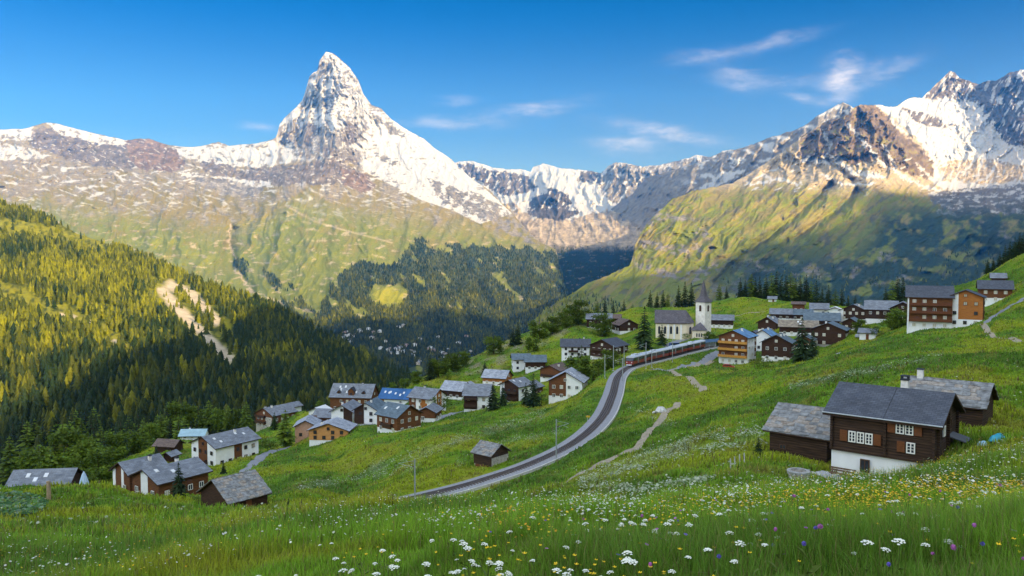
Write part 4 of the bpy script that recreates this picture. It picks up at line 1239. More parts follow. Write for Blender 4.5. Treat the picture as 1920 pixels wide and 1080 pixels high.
def add_window(root, face, W, D, u, z, w=1.0, h=1.15, dark=False, curtain=False, muntin=1, out=0.0, shutters=False):
    """u: metres from the face's centre"""
    fm, pm = window_meshes(w, h, dark, curtain, muntin)
    f = bpy.data.objects.new('window', fm)
    COL.objects.link(f)
    f.parent = root
    if face == 'f':
        f.location = (u, -out, z)
    elif face == 'r':
        f.location = (W / 2 + out, D / 2 + u, z)
        f.rotation_euler = (0, 0, math.pi / 2)
    else:
        f.location = (-W / 2 - out, D / 2 - u, z)
        f.rotation_euler = (0, 0, -math.pi / 2)
    p = bpy.data.objects.new('pane', pm)
    COL.objects.link(p)
    p.parent = f
    if shutters:
        for s in (-1, 1):
            b = MB()
            b.box(s * (w / 2 + .04), -0.05, 0, s * (w / 2 + .04 + w * .45), 0.03, h)
            b.build('shutter', SHUT, f)
    return f


def roof_mesh(W, D, h, rise, axis, ov=0.75, ovg=0.7, th=0.24):
    """two thick slopes with UVs in metres; slot 0 covering, slot 1 timber underside"""
    b = MB()
    if axis == 'x':
        half, length = D / 2, W
    else:
        half, length = W / 2, D
    sl = rise / half
    L = length / 2 + ovg
    e = half + ov
    n = math.hypot(e, e * sl)

    def P(s, t, dz):
        # s: -1..1 along the ridge, t: signed distance across
        z = h + rise - abs(t) * sl + dz
        if axis == 'x':
            return (s * L, D / 2 + t, z)
        return (t, D / 2 + s * L, z)
    for sg in (-1, 1):
        tops = [P(-1, 0, th), P(1, 0, th), P(1, sg * e, th), P(-1, sg * e, th)]
        bots = [P(-1, 0, 0), P(1, 0, 0), P(1, sg * e, 0), P(-1, sg * e, 0)]
        uv = [(0, n), (2 * L, n), (2 * L, 0), (0, 0)]
        flip = (sg > 0) ^ (axis == 'y')
        q = list(range(4))
        if not flip:
            b.face([tops[i] for i in q[::-1]], 0, [uv[i] for i in q[::-1]])
            b.face([bots[i] for i in q], 1)
        else:
            b.face([tops[i] for i in q], 0, [uv[i] for i in q])
            b.face([bots[i] for i in q[::-1]], 1)
        for i, j in ((1, 2), (2, 3), (3, 0)):
            b.face([tops[i], tops[j], bots[j], bots[i]] if not flip else [tops[j], tops[i], bots[i], bots[j]], 1)
    return b


def slab_roof(W, D, h, rise, axis, seed, ov=0.6, ovg=0.5, sw=0.75, sh=0.55):
    """rough overlapping stone slabs on both slopes, one mesh"""
    rnd = random.Random(seed)
    b = roof_mesh(W, D, h, rise, axis, ov, ovg, 0.12)
    half, length = (D / 2, W) if axis == 'x' else (W / 2, D)
    sl = rise / half
    e = half + ov
    L = length / 2 + ovg
    slope = math.atan(sl)
    for sg in (-1, 1):
        t = 0.0
        row = 0
        n_rows = int(math.hypot(e, e * sl) / sh) + 1
        for row in range(n_rows):
            x = -L - rnd.uniform(0, sw * .5)
            while x < L:
                w_ = sw * rnd.uniform(.6, 1.5)
                x1 = min(x + w_, L + rnd.uniform(0, .08))
                xa = max(x, -L - .06)
                if x1 - xa > .12:
                    t0 = e - row * sh * math.cos(slope) + rnd.uniform(-.05, .09)
                    t1 = max(t0 - sh * 1.35 * math.cos(slope), 0.0)
                    th = rnd.uniform(.04, .09)
                    lift0, lift1 = 0.16 + rnd.uniform(0, .05), 0.12
                    k = rnd.uniform(-.06, .06)
                    pts = []
                    for xx, tt, lf in ((xa, t0 + k, lift0), (x1, t0 - k, lift0), (x1, t1, lift1), (xa, t1, lift1)):
                        z = h + rise - tt * sl + lf
                        pts.append((xx, D / 2 + sg * tt, z) if axis == 'x' else (sg * tt, D / 2 + xx, z))
                    b.prism(pts, (0, 0, th), 2 if rnd.random() < .3 else 0)
                x = x1 + .02
    return b


def gable_pts(face, W, D, h, rise, axis, u0, u1, z0, z1):
    """wall patch on a face, clipped by the roof line"""
    half = (W if face == 'f' else D) / 2
    is_gable = (axis == 'y') == (face == 'f')

    def top(u):
        return h + (rise * (1 - abs(u) / half) if is_gable else 0)
    us = [u0, u1]
    if is_gable and u0 < 0 < u1:
        us = [u0, 0, u1]
    zt = [min(z1, top(u)) for u in us]
    return [(u0, z0), (u1, z0)] + list(zip(us[::-1], zt[::-1]))


def to3(face, W, D, pts, out=0):
    if face == 'f':
        return [(u, -out, z) for u, z in pts], (0, -1, 0)
    if face == 'r':
        return [(W / 2 + out, D / 2 + u, z) for u, z in pts], (1, 0, 0)
    return [(-W / 2 - out, D / 2 - u, z) for u, z in pts], (-1, 0, 0)


def make_house(key, label, base='white', timber=None, zones=(), roof=R_GREY, balc=(), z0=2.3, win='auto', cat='house', name='chalet', slabs=False, chim=1, dark_frames=False,
               skylights=0, storey=2.7, curtain=.3, door=None, seed=None, group=None, shutters=False, wins=(), ov=.75):
    px, py, Y, W, D, h, rise, rot, axis = H[key]
    seed = seed if seed is not None else sum(map(ord, key))
    rnd = random.Random(seed)
    p = at(px, py, Y)
    g = float(gz(p[0], p[1]))
    root = thing(name, label, cat, (p[0], p[1], g), R(rot), group)
    bm = {'white': WHITE, 'cream': CREAM, 'stone': STONEW}.get(base, base)
    full_timber = timber is not None and z0 <= 0
    # masonry body with its gables, sunk into the slope
    b = MB()
    gab = gable_pts('f', W, D, h, rise, axis, -W / 2, W / 2, -4.0, 99) if axis == 'y' else gable_pts('r', W, D, h, rise, axis, -D / 2, D / 2, -4.0, 99)
    if axis == 'y':
        b.prism([(u, 0, z) for u, z in gab], (0, D, 0))
    else:
        b.prism([(-W / 2, D / 2 + u, z) for u, z in gab], (W, 0, 0))
    b.build('wall', timber if full_timber else bm, root)
    vis = ['f', 'r' if rot < 0 else 'l'] + (['l'] if -7 < rot < 0 else [])
    if timber is not None and not full_timber:
        b = MB()
        for fc in ('f', 'r', 'l'):
            hw = (W if fc == 'f' else D) / 2
            e = .085 if fc == 'f' else 0
            pts, nrm = to3(fc, W, D, gable_pts(fc, W, D, h, rise, axis, -hw - e, hw + e, z0, 99), 0.003)
            b.prism(pts, tuple(.085 * c for c in nrm))
        b.build('timber_storey', timber, root)
    for fc, a, c, za, zb, mt in zones:
        hw = (W if fc == 'f' else D) / 2
        b = MB()
        o_ = 0.10 if timber is not None and not full_timber else 0.003
        pts, nrm = to3(fc, W, D, gable_pts(fc, W, D, h, rise, axis, -hw + 2 * hw * a, -hw + 2 * hw * c, za, zb if zb else 99), o_)
        b.prism(pts, tuple(.075 * q for q in nrm))
        b.build('timber_panel' if mt not in (WHITE, CREAM) else 'plaster_panel', mt, root)
    out = .19 if (zones or (timber is not None and not full_timber)) else .02
    for fc, a, c, z in balc:
        hw = (W if fc == 'f' else D) / 2
        u0, u1 = -hw + 2 * hw * a, -hw + 2 * hw * c
        b = MB()
        for za, zb, o0, o1 in ((z, z + .14, .19, 1.25), (z + .14, z + .95, 1.17, 1.25)):
            pts, nrm = to3(fc, W, D, [(u0, za), (u1, za), (u1, zb), (u0, zb)], o0)
            b.prism(pts, tuple((o1 - o0) * q for q in nrm))
        for ue in (u0, u1 - .06):
            pts, nrm = to3(fc, W, D, [(ue, z + .14), (ue + .06, z + .14), (ue + .06, z + .95), (ue, z + .95)], .19)
            b.prism(pts, tuple(.98 * q for q in nrm))
        b.build('balcony', balc_mat.get(key, TRIM), root)
    # roof
    if slabs:
        r = slab_roof(W, D, h, rise, axis, seed, ov=.6).build('roof', [R_STONE, TRIM, SLAB2], root)
    else:
        r = roof_mesh(W, D, h, rise, axis, ov).build('roof', [roof, TRIM], root)
    for k in range(chim):
        s = rnd.choice((-1, 1)) * rnd.uniform(.1, .3)
        t = rnd.uniform(.05, .25) * (1 if axis == 'x' else rnd.choice((-1, 1)))
        half = D / 2 if axis == 'x' else W / 2
        cx, cy = (s * W, D / 2 + t * D) if axis == 'x' else (t * W, D / 2 + s * D)
        zt = h + rise - abs(t) * 2 * rise
        b = MB()
        b.box(cx - .3, cy - .3, zt - .5, cx + .3, cy + .3, zt + 1.15)
        b.box(cx - .38, cy - .38, zt + 1.15, cx + .38, cy + .38, zt + 1.28, 1)
        b.box(cx - .2, cy - .2, zt + 1.28, cx + .2, cy + .2, zt + 1.42, 1)
        b.build('chimney', [CHIM, R_DARK], r)
    for k in range(skylights):
        half, length = (D / 2, W) if axis == 'x' else (W / 2, D)
        s, t = rnd.uniform(-.4, .4) * length, rnd.uniform(.25, .7) * half
        sl = rise / half
        b = MB()
        pts = []
        for ds, dt in ((-.35, .45), (.35, .45), (.35, -.45), (-.35, -.45)):
            tt = t + dt
            z = h + rise - tt * sl + .25
            pts.append((s + ds, D / 2 - tt, z) if axis == 'x' else ((tt if rot < 0 else -tt), D / 2 + s + ds, z))
        b.prism(pts, (0, 0, .1))
        b.build('skylight', R_WHITE, r)
    # windows
    if win == 'auto':
        for fc in vis:
            L = W if fc == 'f' else D
            cols = max(1, int(L / 2.7))
            is_g = (axis == 'y') == (fc == 'f')
            rows = max(1, int(round((h - .5) / storey)))
            for rr in range(rows):
                z = .75 + rr * (h - .3) / rows
                for cc in range(cols):
                    if rnd.random() < .16:
                        continue
                    u = (-.5 + (cc + .5) / cols) * L * .92
                    add_window(root, fc, W, D, u, z, 1.05, 1.15, dark_frames, rnd.random() < curtain, 1, out, shutters)
            if is_g and rise > 1.9:
                add_window(root, fc, W, D, 0, h + .05, .9, .95, dark_frames, rnd.random() < curtain, 1, out)
    for fc, u, z, w_, hh, kw in wins:
        add_window(root, fc, W, D, u, z, w_, hh, out=out, **kw)
    if door:
        fc, u = door
        b = MB()
        pts, nrm = to3(fc, W, D, [(u - .5, -.6), (u + .5, -.6), (u + .5, 2.05), (u - .5, 2.05)], .02)
        b.prism(pts, tuple(.08 * q for q in nrm))
        b.build('door', SHUT, root)
    return root


SLAB2 = pmat('lichen_slab', (0.29, 0.275, 0.25), .9, .5, 2.5, .5, col2=(0.17, 0.13, 0.10))
balc_mat = {'hotel': pmat('amber_timber', (0.50, 0.24, 0.05), .8, .3, 3.0), 'wood_flats': pmat('red_brown_timber', (0.13, 0.045, 0.02), .8, .3, 3.0)}
# ------------------------------------------------------------------ the village
mh = make_house
mh('sunk', 'grey slate house half hidden behind the grassy hump at the far lower left', timber=WOOD_D, roof=R_GREY, skylights=3, z0=0, chim=0)
mh('grey_pair', 'grey roofed house with two pale wall strips, touching the brown house with one white stripe', timber=WOOD_M, z0=0, zones=[('f', 0, .16, -1, None, WHITE), ('f', .52, .66, -1, None, WHITE)], chim=1)
mh('strip', 'brown timber house with one white vertical stripe up its gable, lower left', timber=WOOD_M, z0=0, zones=[('f', .34, .60, -2, None, WHITE)], roof=R_GREY, skylights=2, chim=1)
mh('slab', 'low dark barn with broad pale stone slab roof, lowest of the lower left houses', timber=WOOD_D, z0=0, slabs=True, chim=0, win='none', cat='barn', name='barn', door=('r', 0))
mh('white_flats', 'large white apartment house with brown timber centre strip and grey slate roof, left', zones=[('f', .30, .66, .6, None, WOOD_M), ('r', .42, .60, .4, None, WOOD_M)], balc=[('f', .30, .66, .7)], skylights=4, dark_frames=True, curtain=.1, cat='apartment house')
mh('shed', 'small brown shed with long low roof, at the forest edge beyond the white apartments', timber=WOOD_D, z0=0, roof=R_BROWN, chim=0, win='none', cat='shed', name='shed')
mh('pale_blue', 'low house with pale turquoise roof behind the white apartment house', roof=pmat('pale_turquoise_sheet', (.30, .45, .52), .6, .2, .5), chim=1)
mh('tiny', 'tiny grey roofed shelter just left of the white apartment house', timber=WOOD_D, z0=0, chim=0, win='none', cat='shed', name='shed')
mh('balcony_left', 'brown balconied chalet by a tall larch, beside the dark forest left of the village', timber=WOOD_M, z0=1.5, base='stone', zones=[('f', .62, .95, 0, 5, STONEW)], balc=[('f', .05, .6, 2.2), ('f', .05, .6, 4.6)], roof=R_GREY, curtain=.6, chim=2)
mh('white_back', 'small white house peeping out behind the balconied chalet by the tall larch', chim=0)
mh('pink_end', 'pinkish orange house squeezed between the tall larch and the honey coloured gabled house', timber=WOOD_P, z0=0, roof=R_LIGHT, dark_frames=True, curtain=0, chim=0)
mh('orange', 'bright honey coloured timber house with wide pale gable roof above the meadow', timber=WOOD_H, z0=.5, roof=R_LIGHT, dark_frames=True, curtain=0, chim=1, storey=1.9)
mh('mid_grey', 'house showing only a broad grey roof directly behind the honey coloured gabled house', timber=WOOD_M, z0=1, chim=1)
mh('old_slate', 'old brownish slate roofed house behind the pinkish orange house', timber=WOOD_D, z0=0, roof=R_BROWN, chim=1)
mh('white_roofs', 'small house with white sheet roof behind the old brownish slate roof', roof=R_WHITE, chim=0)
mh('half_white', 'narrow house, white left half and dark timber right half, beside the honey coloured house', zones=[('f', .58, 1, -1, None, WOOD_D)], dark_frames=True, curtain=0, chim=1)
mh('white_gable', 'white gabled house with dark timber left part, just left of the big brown chalet', zones=[('f', 0, .42, -1, None, WOOD_D)], roof=R_TEAL, dark_frames=True, curtain=0, chim=1)
mh('dormers', 'large brown apartment house with steep grey dormered roof at the back of the village', timber=WOOD_M, z0=1, roof=R_GREY, skylights=6, chim=2, cat='apartment house', curtain=.5)
mh('blue_roof', 'white house with deep blue roof dotted by skylights', zones=[('f', 0, .16, 0, None, WOOD_O)], roof=R_NAVY, skylights=6, dark_frames=True, chim=1)
mh('big_brown', 'big brown timber chalet with white basement standing at the lower village edge', timber=WOOD_M, z0=1.3, base='white', roof=R_TEAL, skylights=2, curtain=.5, chim=1, balc=[('f', .3, .8, 2.2)])
mh('porch', 'small brown gabled house on a white basement, right behind the big brown chalet', timber=WOOD_M, z0=1.4, dark_frames=False, chim=0)
mh('orange_gable', 'house with white and orange striped gable and smooth grey roof in the village centre', zones=[('r', .35, .68, -1, None, WOOD_O), ('f', 0, .3, 0, None, WOOD_M), ('f', .5, .8, 0, None, WOOD_O)], chim=1)
mh('dark_low', 'dark timber chalet with shiny grey roof above a sloping lawn in the village centre', timber=WOOD_D, z0=1.2, roof=R_LIGHT, chim=0)
mh('half_dark', 'house with dark balconied left half and plain white right half at the meadow edge', zones=[('f', 0, .54, .4, None, WOOD_D)], balc=[('f', 0, .54, 1.2), ('f', 0, .54, 3.7)], dark_frames=True, curtain=.2, chim=0)
mh('pale_roof', 'house with pale bluish roof standing highest beneath the open grass slope', timber=WOOD_O, z0=1.6, roof=R_LIGHT, chim=0)
mh('three_balcony', 'chalet with dark gable of stacked balconies between white walls, amid spruces', zones=[('f', .24, 1, .3, None, WOOD_D)], balc=[('f', .3, .95, .9), ('f', .3, .95, 3.1)], dark_frames=True, curtain=.2, skylights=2, chim=0)
mh('white_cube', 'tall white house with flat looking blue grey roof, leftmost of the upper cluster', roof=R_TEAL, dark_frames=True, curtain=0, chim=1)
mh('blue_low', 'dark timber house with blue grey roof joined to the tall white house', timber=WOOD_D, z0=1.5, roof=R_TEAL, chim=0)
mh('brown_gable', 'brown gabled chalet with rust edged roof tucked behind the half white half brown house', timber=WOOD_M, z0=1.2, roof=R_BROWN, chim=1, balc=[('f', .1, .9, 1.6)])
mh('two_tone', 'house half brown timber half white plaster with light slate roof, nearest the railway curve', zones=[('f', 0, .52, 1.2, None, WOOD_M), ('r', .6, 1, 1.2, None, WOOD_M)], roof=R_LIGHT, dark_frames=False, curtain=.25, skylights=3, chim=0)
mh('white_long', 'long white house with dark blue grey roof and red balcony, above the brown gabled chalet', roof=R_DARK, balc=[('f', .25, .6, 2.2)], dark_frames=True, curtain=.1, chim=2)
mh('balcony_dark', 'dark balconied chalet with slate roof beside the front of the train', timber=WOOD_D, z0=.8, roof=R_DARK, balc=[('f', .1, .9, 1.0), ('f', .1, .9, 3.4)], curtain=.7, chim=0)
mh('hill_dark', 'dark chalet with rows of white framed windows left of the church, beside a rounded tree', timber=WOOD_B, z0=1.6, roof=R_GREY, curtain=.7, balc=[('f', .05, .95, 3.0)], chim=1)
mh('hill_gable', 'dark gabled chalet between the tall spruce and the chalet with rows of white windows', timber=WOOD_D, z0=.6, roof=R_BROWN, curtain=.6, chim=0)
mh('by_church', 'dark chalet on a white ground floor, immediately right of the church tower', timber=WOOD_B, z0=1.7, roof=R_GREY, curtain=.6, chim=0)
mh('hotel', 'four storey amber balconied hotel with bright blue roof and white side wall by the station', cat='hotel', name='hotel', zones=[('f', 0, 1, 2.6, None, WOOD_M), ('r', .8, 1, 2.6, None, WOOD_M)], roof=R_BLUE, balc=[('f', .0, 1, 2.7), ('f', 0, 1, 5.3), ('f', 0, 1, 7.9)], dark_frames=False, curtain=.7, chim=1, skylights=1)
mh('white_annex', 'narrow white annex attached behind the amber balconied hotel', roof=R_BLUE, dark_frames=True, curtain=0, chim=1)
mh('dark_log', 'dark red brown log chalet on white basement right of the blue roofed hotel', timber=WOOD_D, z0=1.6, roof=R_TEAL, curtain=.2, chim=2)
mh('warm_log', 'broad dark log house with glowing cream windows behind the single large spruce', timber=WOOD_D, z0=.6, base='stone', roof=R_TEAL, curtain=.95, chim=1)
mh('teal_roof', 'house with wide teal roof filling the middle of the upper village', timber=WOOD_D, z0=1.2, roof=R_TEAL, chim=1)
mh('tan_roof', 'long house with mossy tan slab roof behind the large spruce', timber=WOOD_D, z0=1.5, roof=R_TAN, curtain=.6, skylights=3, chim=1)
mh('grey_end', 'dark house with plain grey roof behind the hotel annex', timber=WOOD_D, z0=1.4, roof=R_GREY, curtain=.5, chim=2)
mh('white_far', 'small white house with grey roof at the back of the upper village', roof=R_GREY, dark_frames=True, curtain=0, chim=0)
mh('white_low', 'low white house with whitish roof right of the small white one at the back', roof=R_WHITE, dark_frames=True, curtain=0, chim=0)
mh('lit_dark', 'dark chalet with white left corner and pale attic windows, amid the upper village roofs', timber=WOOD_B, z0=1.0, zones=[('f', 0, .13, -1, None, WHITE)], roof=R_GREY, curtain=.8, chim=1)
mh('small_log', 'small dark cabin with teal roof directly above the broad log house', timber=WOOD_D, z0=.5, roof=R_TEAL, curtain=.5, chim=0)
mh('ridge_dark', 'tall dark chalet with smooth grey roof, left of the big timber apartment block', timber=WOOD_B, z0=1.5, roof=R_GREY, curtain=.8, chim=1)
mh('brown_box', 'small brown boxy house with shallow roof at the back edge of the upper village', timber=WOOD_M, z0=0, roof=R_BROWN, chim=0)
mh('slate_far', 'grey roofed house at the back edge of the village, right of the grassy knoll', roof=R_GREY, timber=WOOD_D, z0=1, chim=0)
mh('blue_far', 'house with dull blue roof behind the mossy tan roof', roof=R_TEAL, timber=WOOD_D, z0=1, chim=1)
mh('knoll_hut', 'tiny white walled hut alone on the grassy knoll behind the village', roof=R_GREY, chim=0, cat='hut', name='hut', win='none', door=('f', .5))
mh('wood_flats', 'big red brown timber apartment block with long balconies and dark slate roof, right', timber=WOOD_M, z0=2.3, roof=R_DARK, zones=[('f', 0, .035, -2, None, WHITE)], balc=[('f', .05, 1, 2.5), ('f', .05, 1, 5.1), ('f', .05, 1, 7.7)], curtain=.75, cat='apartment block', chim=0, storey=2.6)
mh('orange_flats', 'apartment house with bright orange timber gable and white left strip, right of the timber block', timber=None, zones=[('f', .30, 1, 2.4, None, WOOD_O), ('r', 0, 1, 2.4, None, WOOD_M)], roof=R_DARK, dark_frames=True, curtain=.3, cat='apartment house', chim=0, storey=2.9)
mh('red_brown', 'red brown house with long dark roof and white basement, behind the orange gabled one', timber=WOOD_M, z0=1.7, roof=R_DARK, curtain=.7, chim=1)
mh('stilt', 'small weathered hut above the red brown house, high on the right', timber=WOOD_B, z0=0, roof=R_GREY, chim=0, win='none', cat='hut', name='hut', balc=[('f', 0, 1, .9)])
mh('store', 'small dark store house directly behind the left corner of the balconied hotel', timber=WOOD_D, z0=.8, roof=R_GREY, chim=0, curtain=.5)
mh('garage', 'low white garage with grey roof right of the broad log house', roof=R_GREY, chim=0, win='none', door=('f', 0))
mh('log_back', 'dark gabled chalet peeping out left of the big timber apartment block', timber=WOOD_B, z0=1, roof=R_GREY, curtain=.7, chim=1)
mh('lower_log', 'small brown cabin squeezed behind the large single spruce', timber=WOOD_M, z0=.6, roof=R_TEAL, curtain=.6, chim=0)
mh('wood_end', 'small brown timber house hidden behind the broad tall spruce of the village centre', timber=WOOD_M, z0=.8, roof=R_GREY, curtain=.5, chim=0)
mh('hill_barn', 'low weathered barn behind the two dark hillside chalets left of the church', timber=WOOD_D, z0=0, roof=R_BROWN, chim=0, win='none', cat='barn', name='barn')
mh('slope_house', 'small white and brown house between the dark low chalet and the half dark house', zones=[('f', 0, .5, 0, None, WOOD_O)], roof=R_LIGHT, chim=0)
LOGW = dict(muntin=3)
mh('chalet', 'large blackened log chalet on white basement with smooth dark slate roof, nearest on the right', timber=WOOD_B, z0=2.15, roof=R_DARK, win='none', chim=0, ov=.55,
   wins=[('f', -2.45, 3.0, .62, 1.0, dict(muntin=3)), ('f', -1.72, 3.0, .62, 1.0, dict(muntin=3)), ('f', -.99, 3.0, .62, 1.0, dict(muntin=3)), ('f', 1.55, 4.35, .66, .92, dict(muntin=3)), ('f', 2.3, 4.35, .66, .92, dict(muntin=3)),
         ('f', 2.45, 2.75, .7, .95, dict(muntin=3)), ('f', -1.3, .45, .8, 1.15, dict(dark=True)), ('r', -1.6, 4.1, .7, .9, dict(muntin=2)), ('r', .6, 4.3, .8, 1.0, dict(dark=True)), ('r', .4, 5.9, .6, .8, dict(dark=True))])
mh('barn_left', 'low log barn with rough mossy stone slab roof, left of the big dark chalet', timber=WOOD_B, z0=0, slabs=True, chim=0, win='none', cat='barn', name='barn', wins=[('f', -1.5, .5, .7, .5, dict(dark=True))])
mh('barn_right', 'log barn with stone slab roof and white chimney, behind the large dark chalet', timber=WOOD_B, z0=.4, base='stone', slabs=True, chim=0, win='none', cat='barn', name='barn', zones=[('f', .2, .75, 1.9, 2.5, WOOD_O)])
mh('hut', 'lone weathered hay hut with stone slab roof standing in the meadow beside the railway', timber=WOOD_B, z0=.4, base='stone', slabs=True, chim=0, win='none', cat='hut', name='hay_hut', zones=[('r', 0, 1, -.5, 2.0, STONEW), ('f', .1, .9, -.4, .4, WOOD_M)])


def child_named(root, nm):
    return [c for c in root.children if c.name.split('.')[0] == nm][0]


def by_label(txt):
    return [o for o in bpy.data.objects if txt in str(o.get('label', ''))][0]


# details of the near chalet: shutters, corner posts, chimney, porch, log ends
ch = by_label('large blackened log chalet')
W, D, h, rise = H['chalet'][3:7]
for u, z, hh in ((-3.2, 3.0, 1.0), (-.3, 3.0, 1.0), (.85, 4.35, .92), (3.0, 4.35, .92), (1.65, 2.75, .95)):
    b = MB()
    b.box(u - .32, -.22, z, u + .32, -.16, z + hh)
    for q in range(4):
        b.box(u - .3 + q * .155, -.24, z + .03, u - .3 + q * .155 + .135, -.22, z + hh - .03)
    b.build('shutter', SHUT, ch)
b = MB()
for u in (-W / 2 + .05, .35, W / 2 - .05):
    for k in range(16):
        zz = 2.25 + k * .205
        b.box(u - .11, -.36, zz, u + .11, -.03, zz + .17)
b.box(-W / 2 - .1, -.26, 2.05, W / 2 + .1, -.09, 2.25)
b.build('log_ends', WOOD_B, ch)
b = MB()
for v in (0.3, D * .5, D - .3):
    for k in range(17 if v != D * .5 else 24):
        zz = 2.25 + k * .205
        b.box(W / 2 + .03, v - .11, zz, W / 2 + .33, v + .11, zz + .17)
b.build('log_ends', WOOD_B, ch)
b = MB()
b.box(W / 2 + .1, 4.4, 2.15, W / 2 + 1.5, 6.2, 2.3)
b.prism([(W / 2 + .1, 4.2, 3.75), (W / 2 + 1.6, 4.2, 3.35), (W / 2 + 1.6, 6.4, 3.35), (W / 2 + .1, 6.4, 3.75)], (0, 0, .09), 1)
b.box(W / 2 + 1.35, 4.4, 1.2, W / 2 + 1.5, 4.55, 3.4)
b.box(W / 2 + 1.35, 6.05, 1.2, W / 2 + 1.5, 6.2, 3.4)
b.build('porch', [TRIM, R_GREY], ch)
b = MB()
b.box(W / 2 + .02, 4.7, 2.15, W / 2 + .14, 5.6, 3.3)
b.build('door', SHUT, ch)
rf = child_named(ch, 'roof')
b = MB()
b.box(.35, D / 2 + .55, h + rise - .5, .95, D / 2 + 1.1, h + rise + .85)
b.box(.28, D / 2 + .48, h + rise + .85, 1.02, D / 2 + 1.17, h + rise + .95, 1)
for q in ((.33, .53), (.33, 1.03), (.87, .53), (.87, 1.03)):
    b.box(q[0], D / 2 + q[1], h + rise + .95, q[0] + .1, D / 2 + q[1] + .1, h + rise + 1.2, 1)
b.box(.3, D / 2 + .5, h + rise + 1.2, 1.0, D / 2 + 1.15, h + rise + 1.3, 1)
b.build('chimney', [CHIM, R_DARK], rf)
b = MB()
b.tube([(-W / 2 - .7, -.62, h + .0), (W / 2 + .7, -.62, h + .0)], .06, 8)
b.build('gutter', METAL, rf)
b = MB()
for k in range(26):
    b.box(.2 + .0, D / 2 - .2 - k * .17, h + rise - (.2 + k * .17) * rise / (D / 2) + .20, .24, D / 2 - .1 - k * .17, h + rise - (.2 + k * .17) * rise / (D / 2) + .30)
b.build('roof_seam', R_DARK, rf)
br = by_label('log barn with stone slab roof and white chimney')
W2, D2, h2, r2 = H['barn_right'][3:7]
b = MB()
b.box(-2.9, D2 / 2 - .3, h2 + r2 - .4, -2.35, D2 / 2 + .25, h2 + r2 + .95)
b.box(-2.97, D2 / 2 - .37, h2 + r2 + .95, -2.28, D2 / 2 + .32, h2 + r2 + 1.05, 1)
b.build('chimney', [CHIM, R_DARK], child_named(br, 'roof'))
# dormers of the big brown house
dm = by_label('steep grey dormered roof')
W3, D3, h3, r3 = H['dormers'][3:7]
rf = child_named(dm, 'roof')
for u, s in ((-5.5, 1.5), (.3, 2.6), (5.6, 1.4)):
    b = MB()
    y = 1.0 if s < 2 else .3
    z = h3 + .4
    b.prism([(u - s / 2, y, z), (u + s / 2, y, z), (u + s / 2, y, z + s * .75), (u, y, z + s * 1.25), (u - s / 2, y, z + s * .75)], (0, 3.2, 0))
    b.prism([(u - s / 2 - .3, y - .3, z + s * .62), (u, y - .3, z + s * 1.25 + .12), (u, y - .3, z + s * 1.25 + .3), (u - s / 2 - .3, y - .3, z + s * .62 + .18)], (0, 3.6, 0), 1)
    b.prism([(u + s / 2 + .3, y - .3, z + s * .62), (u, y - .3, z + s * 1.25 + .12), (u, y - .3, z + s * 1.25 + .3), (u + s / 2 + .3, y - .3, z + s * .62 + .18)], (0, 3.6, 0), 1)
    b.box(u - .4, y - .06, z + .35, u + .4, y, z + 1.15, 2)
    b.build('dormer', [WOOD_M, R_DARK, GLASS], rf)


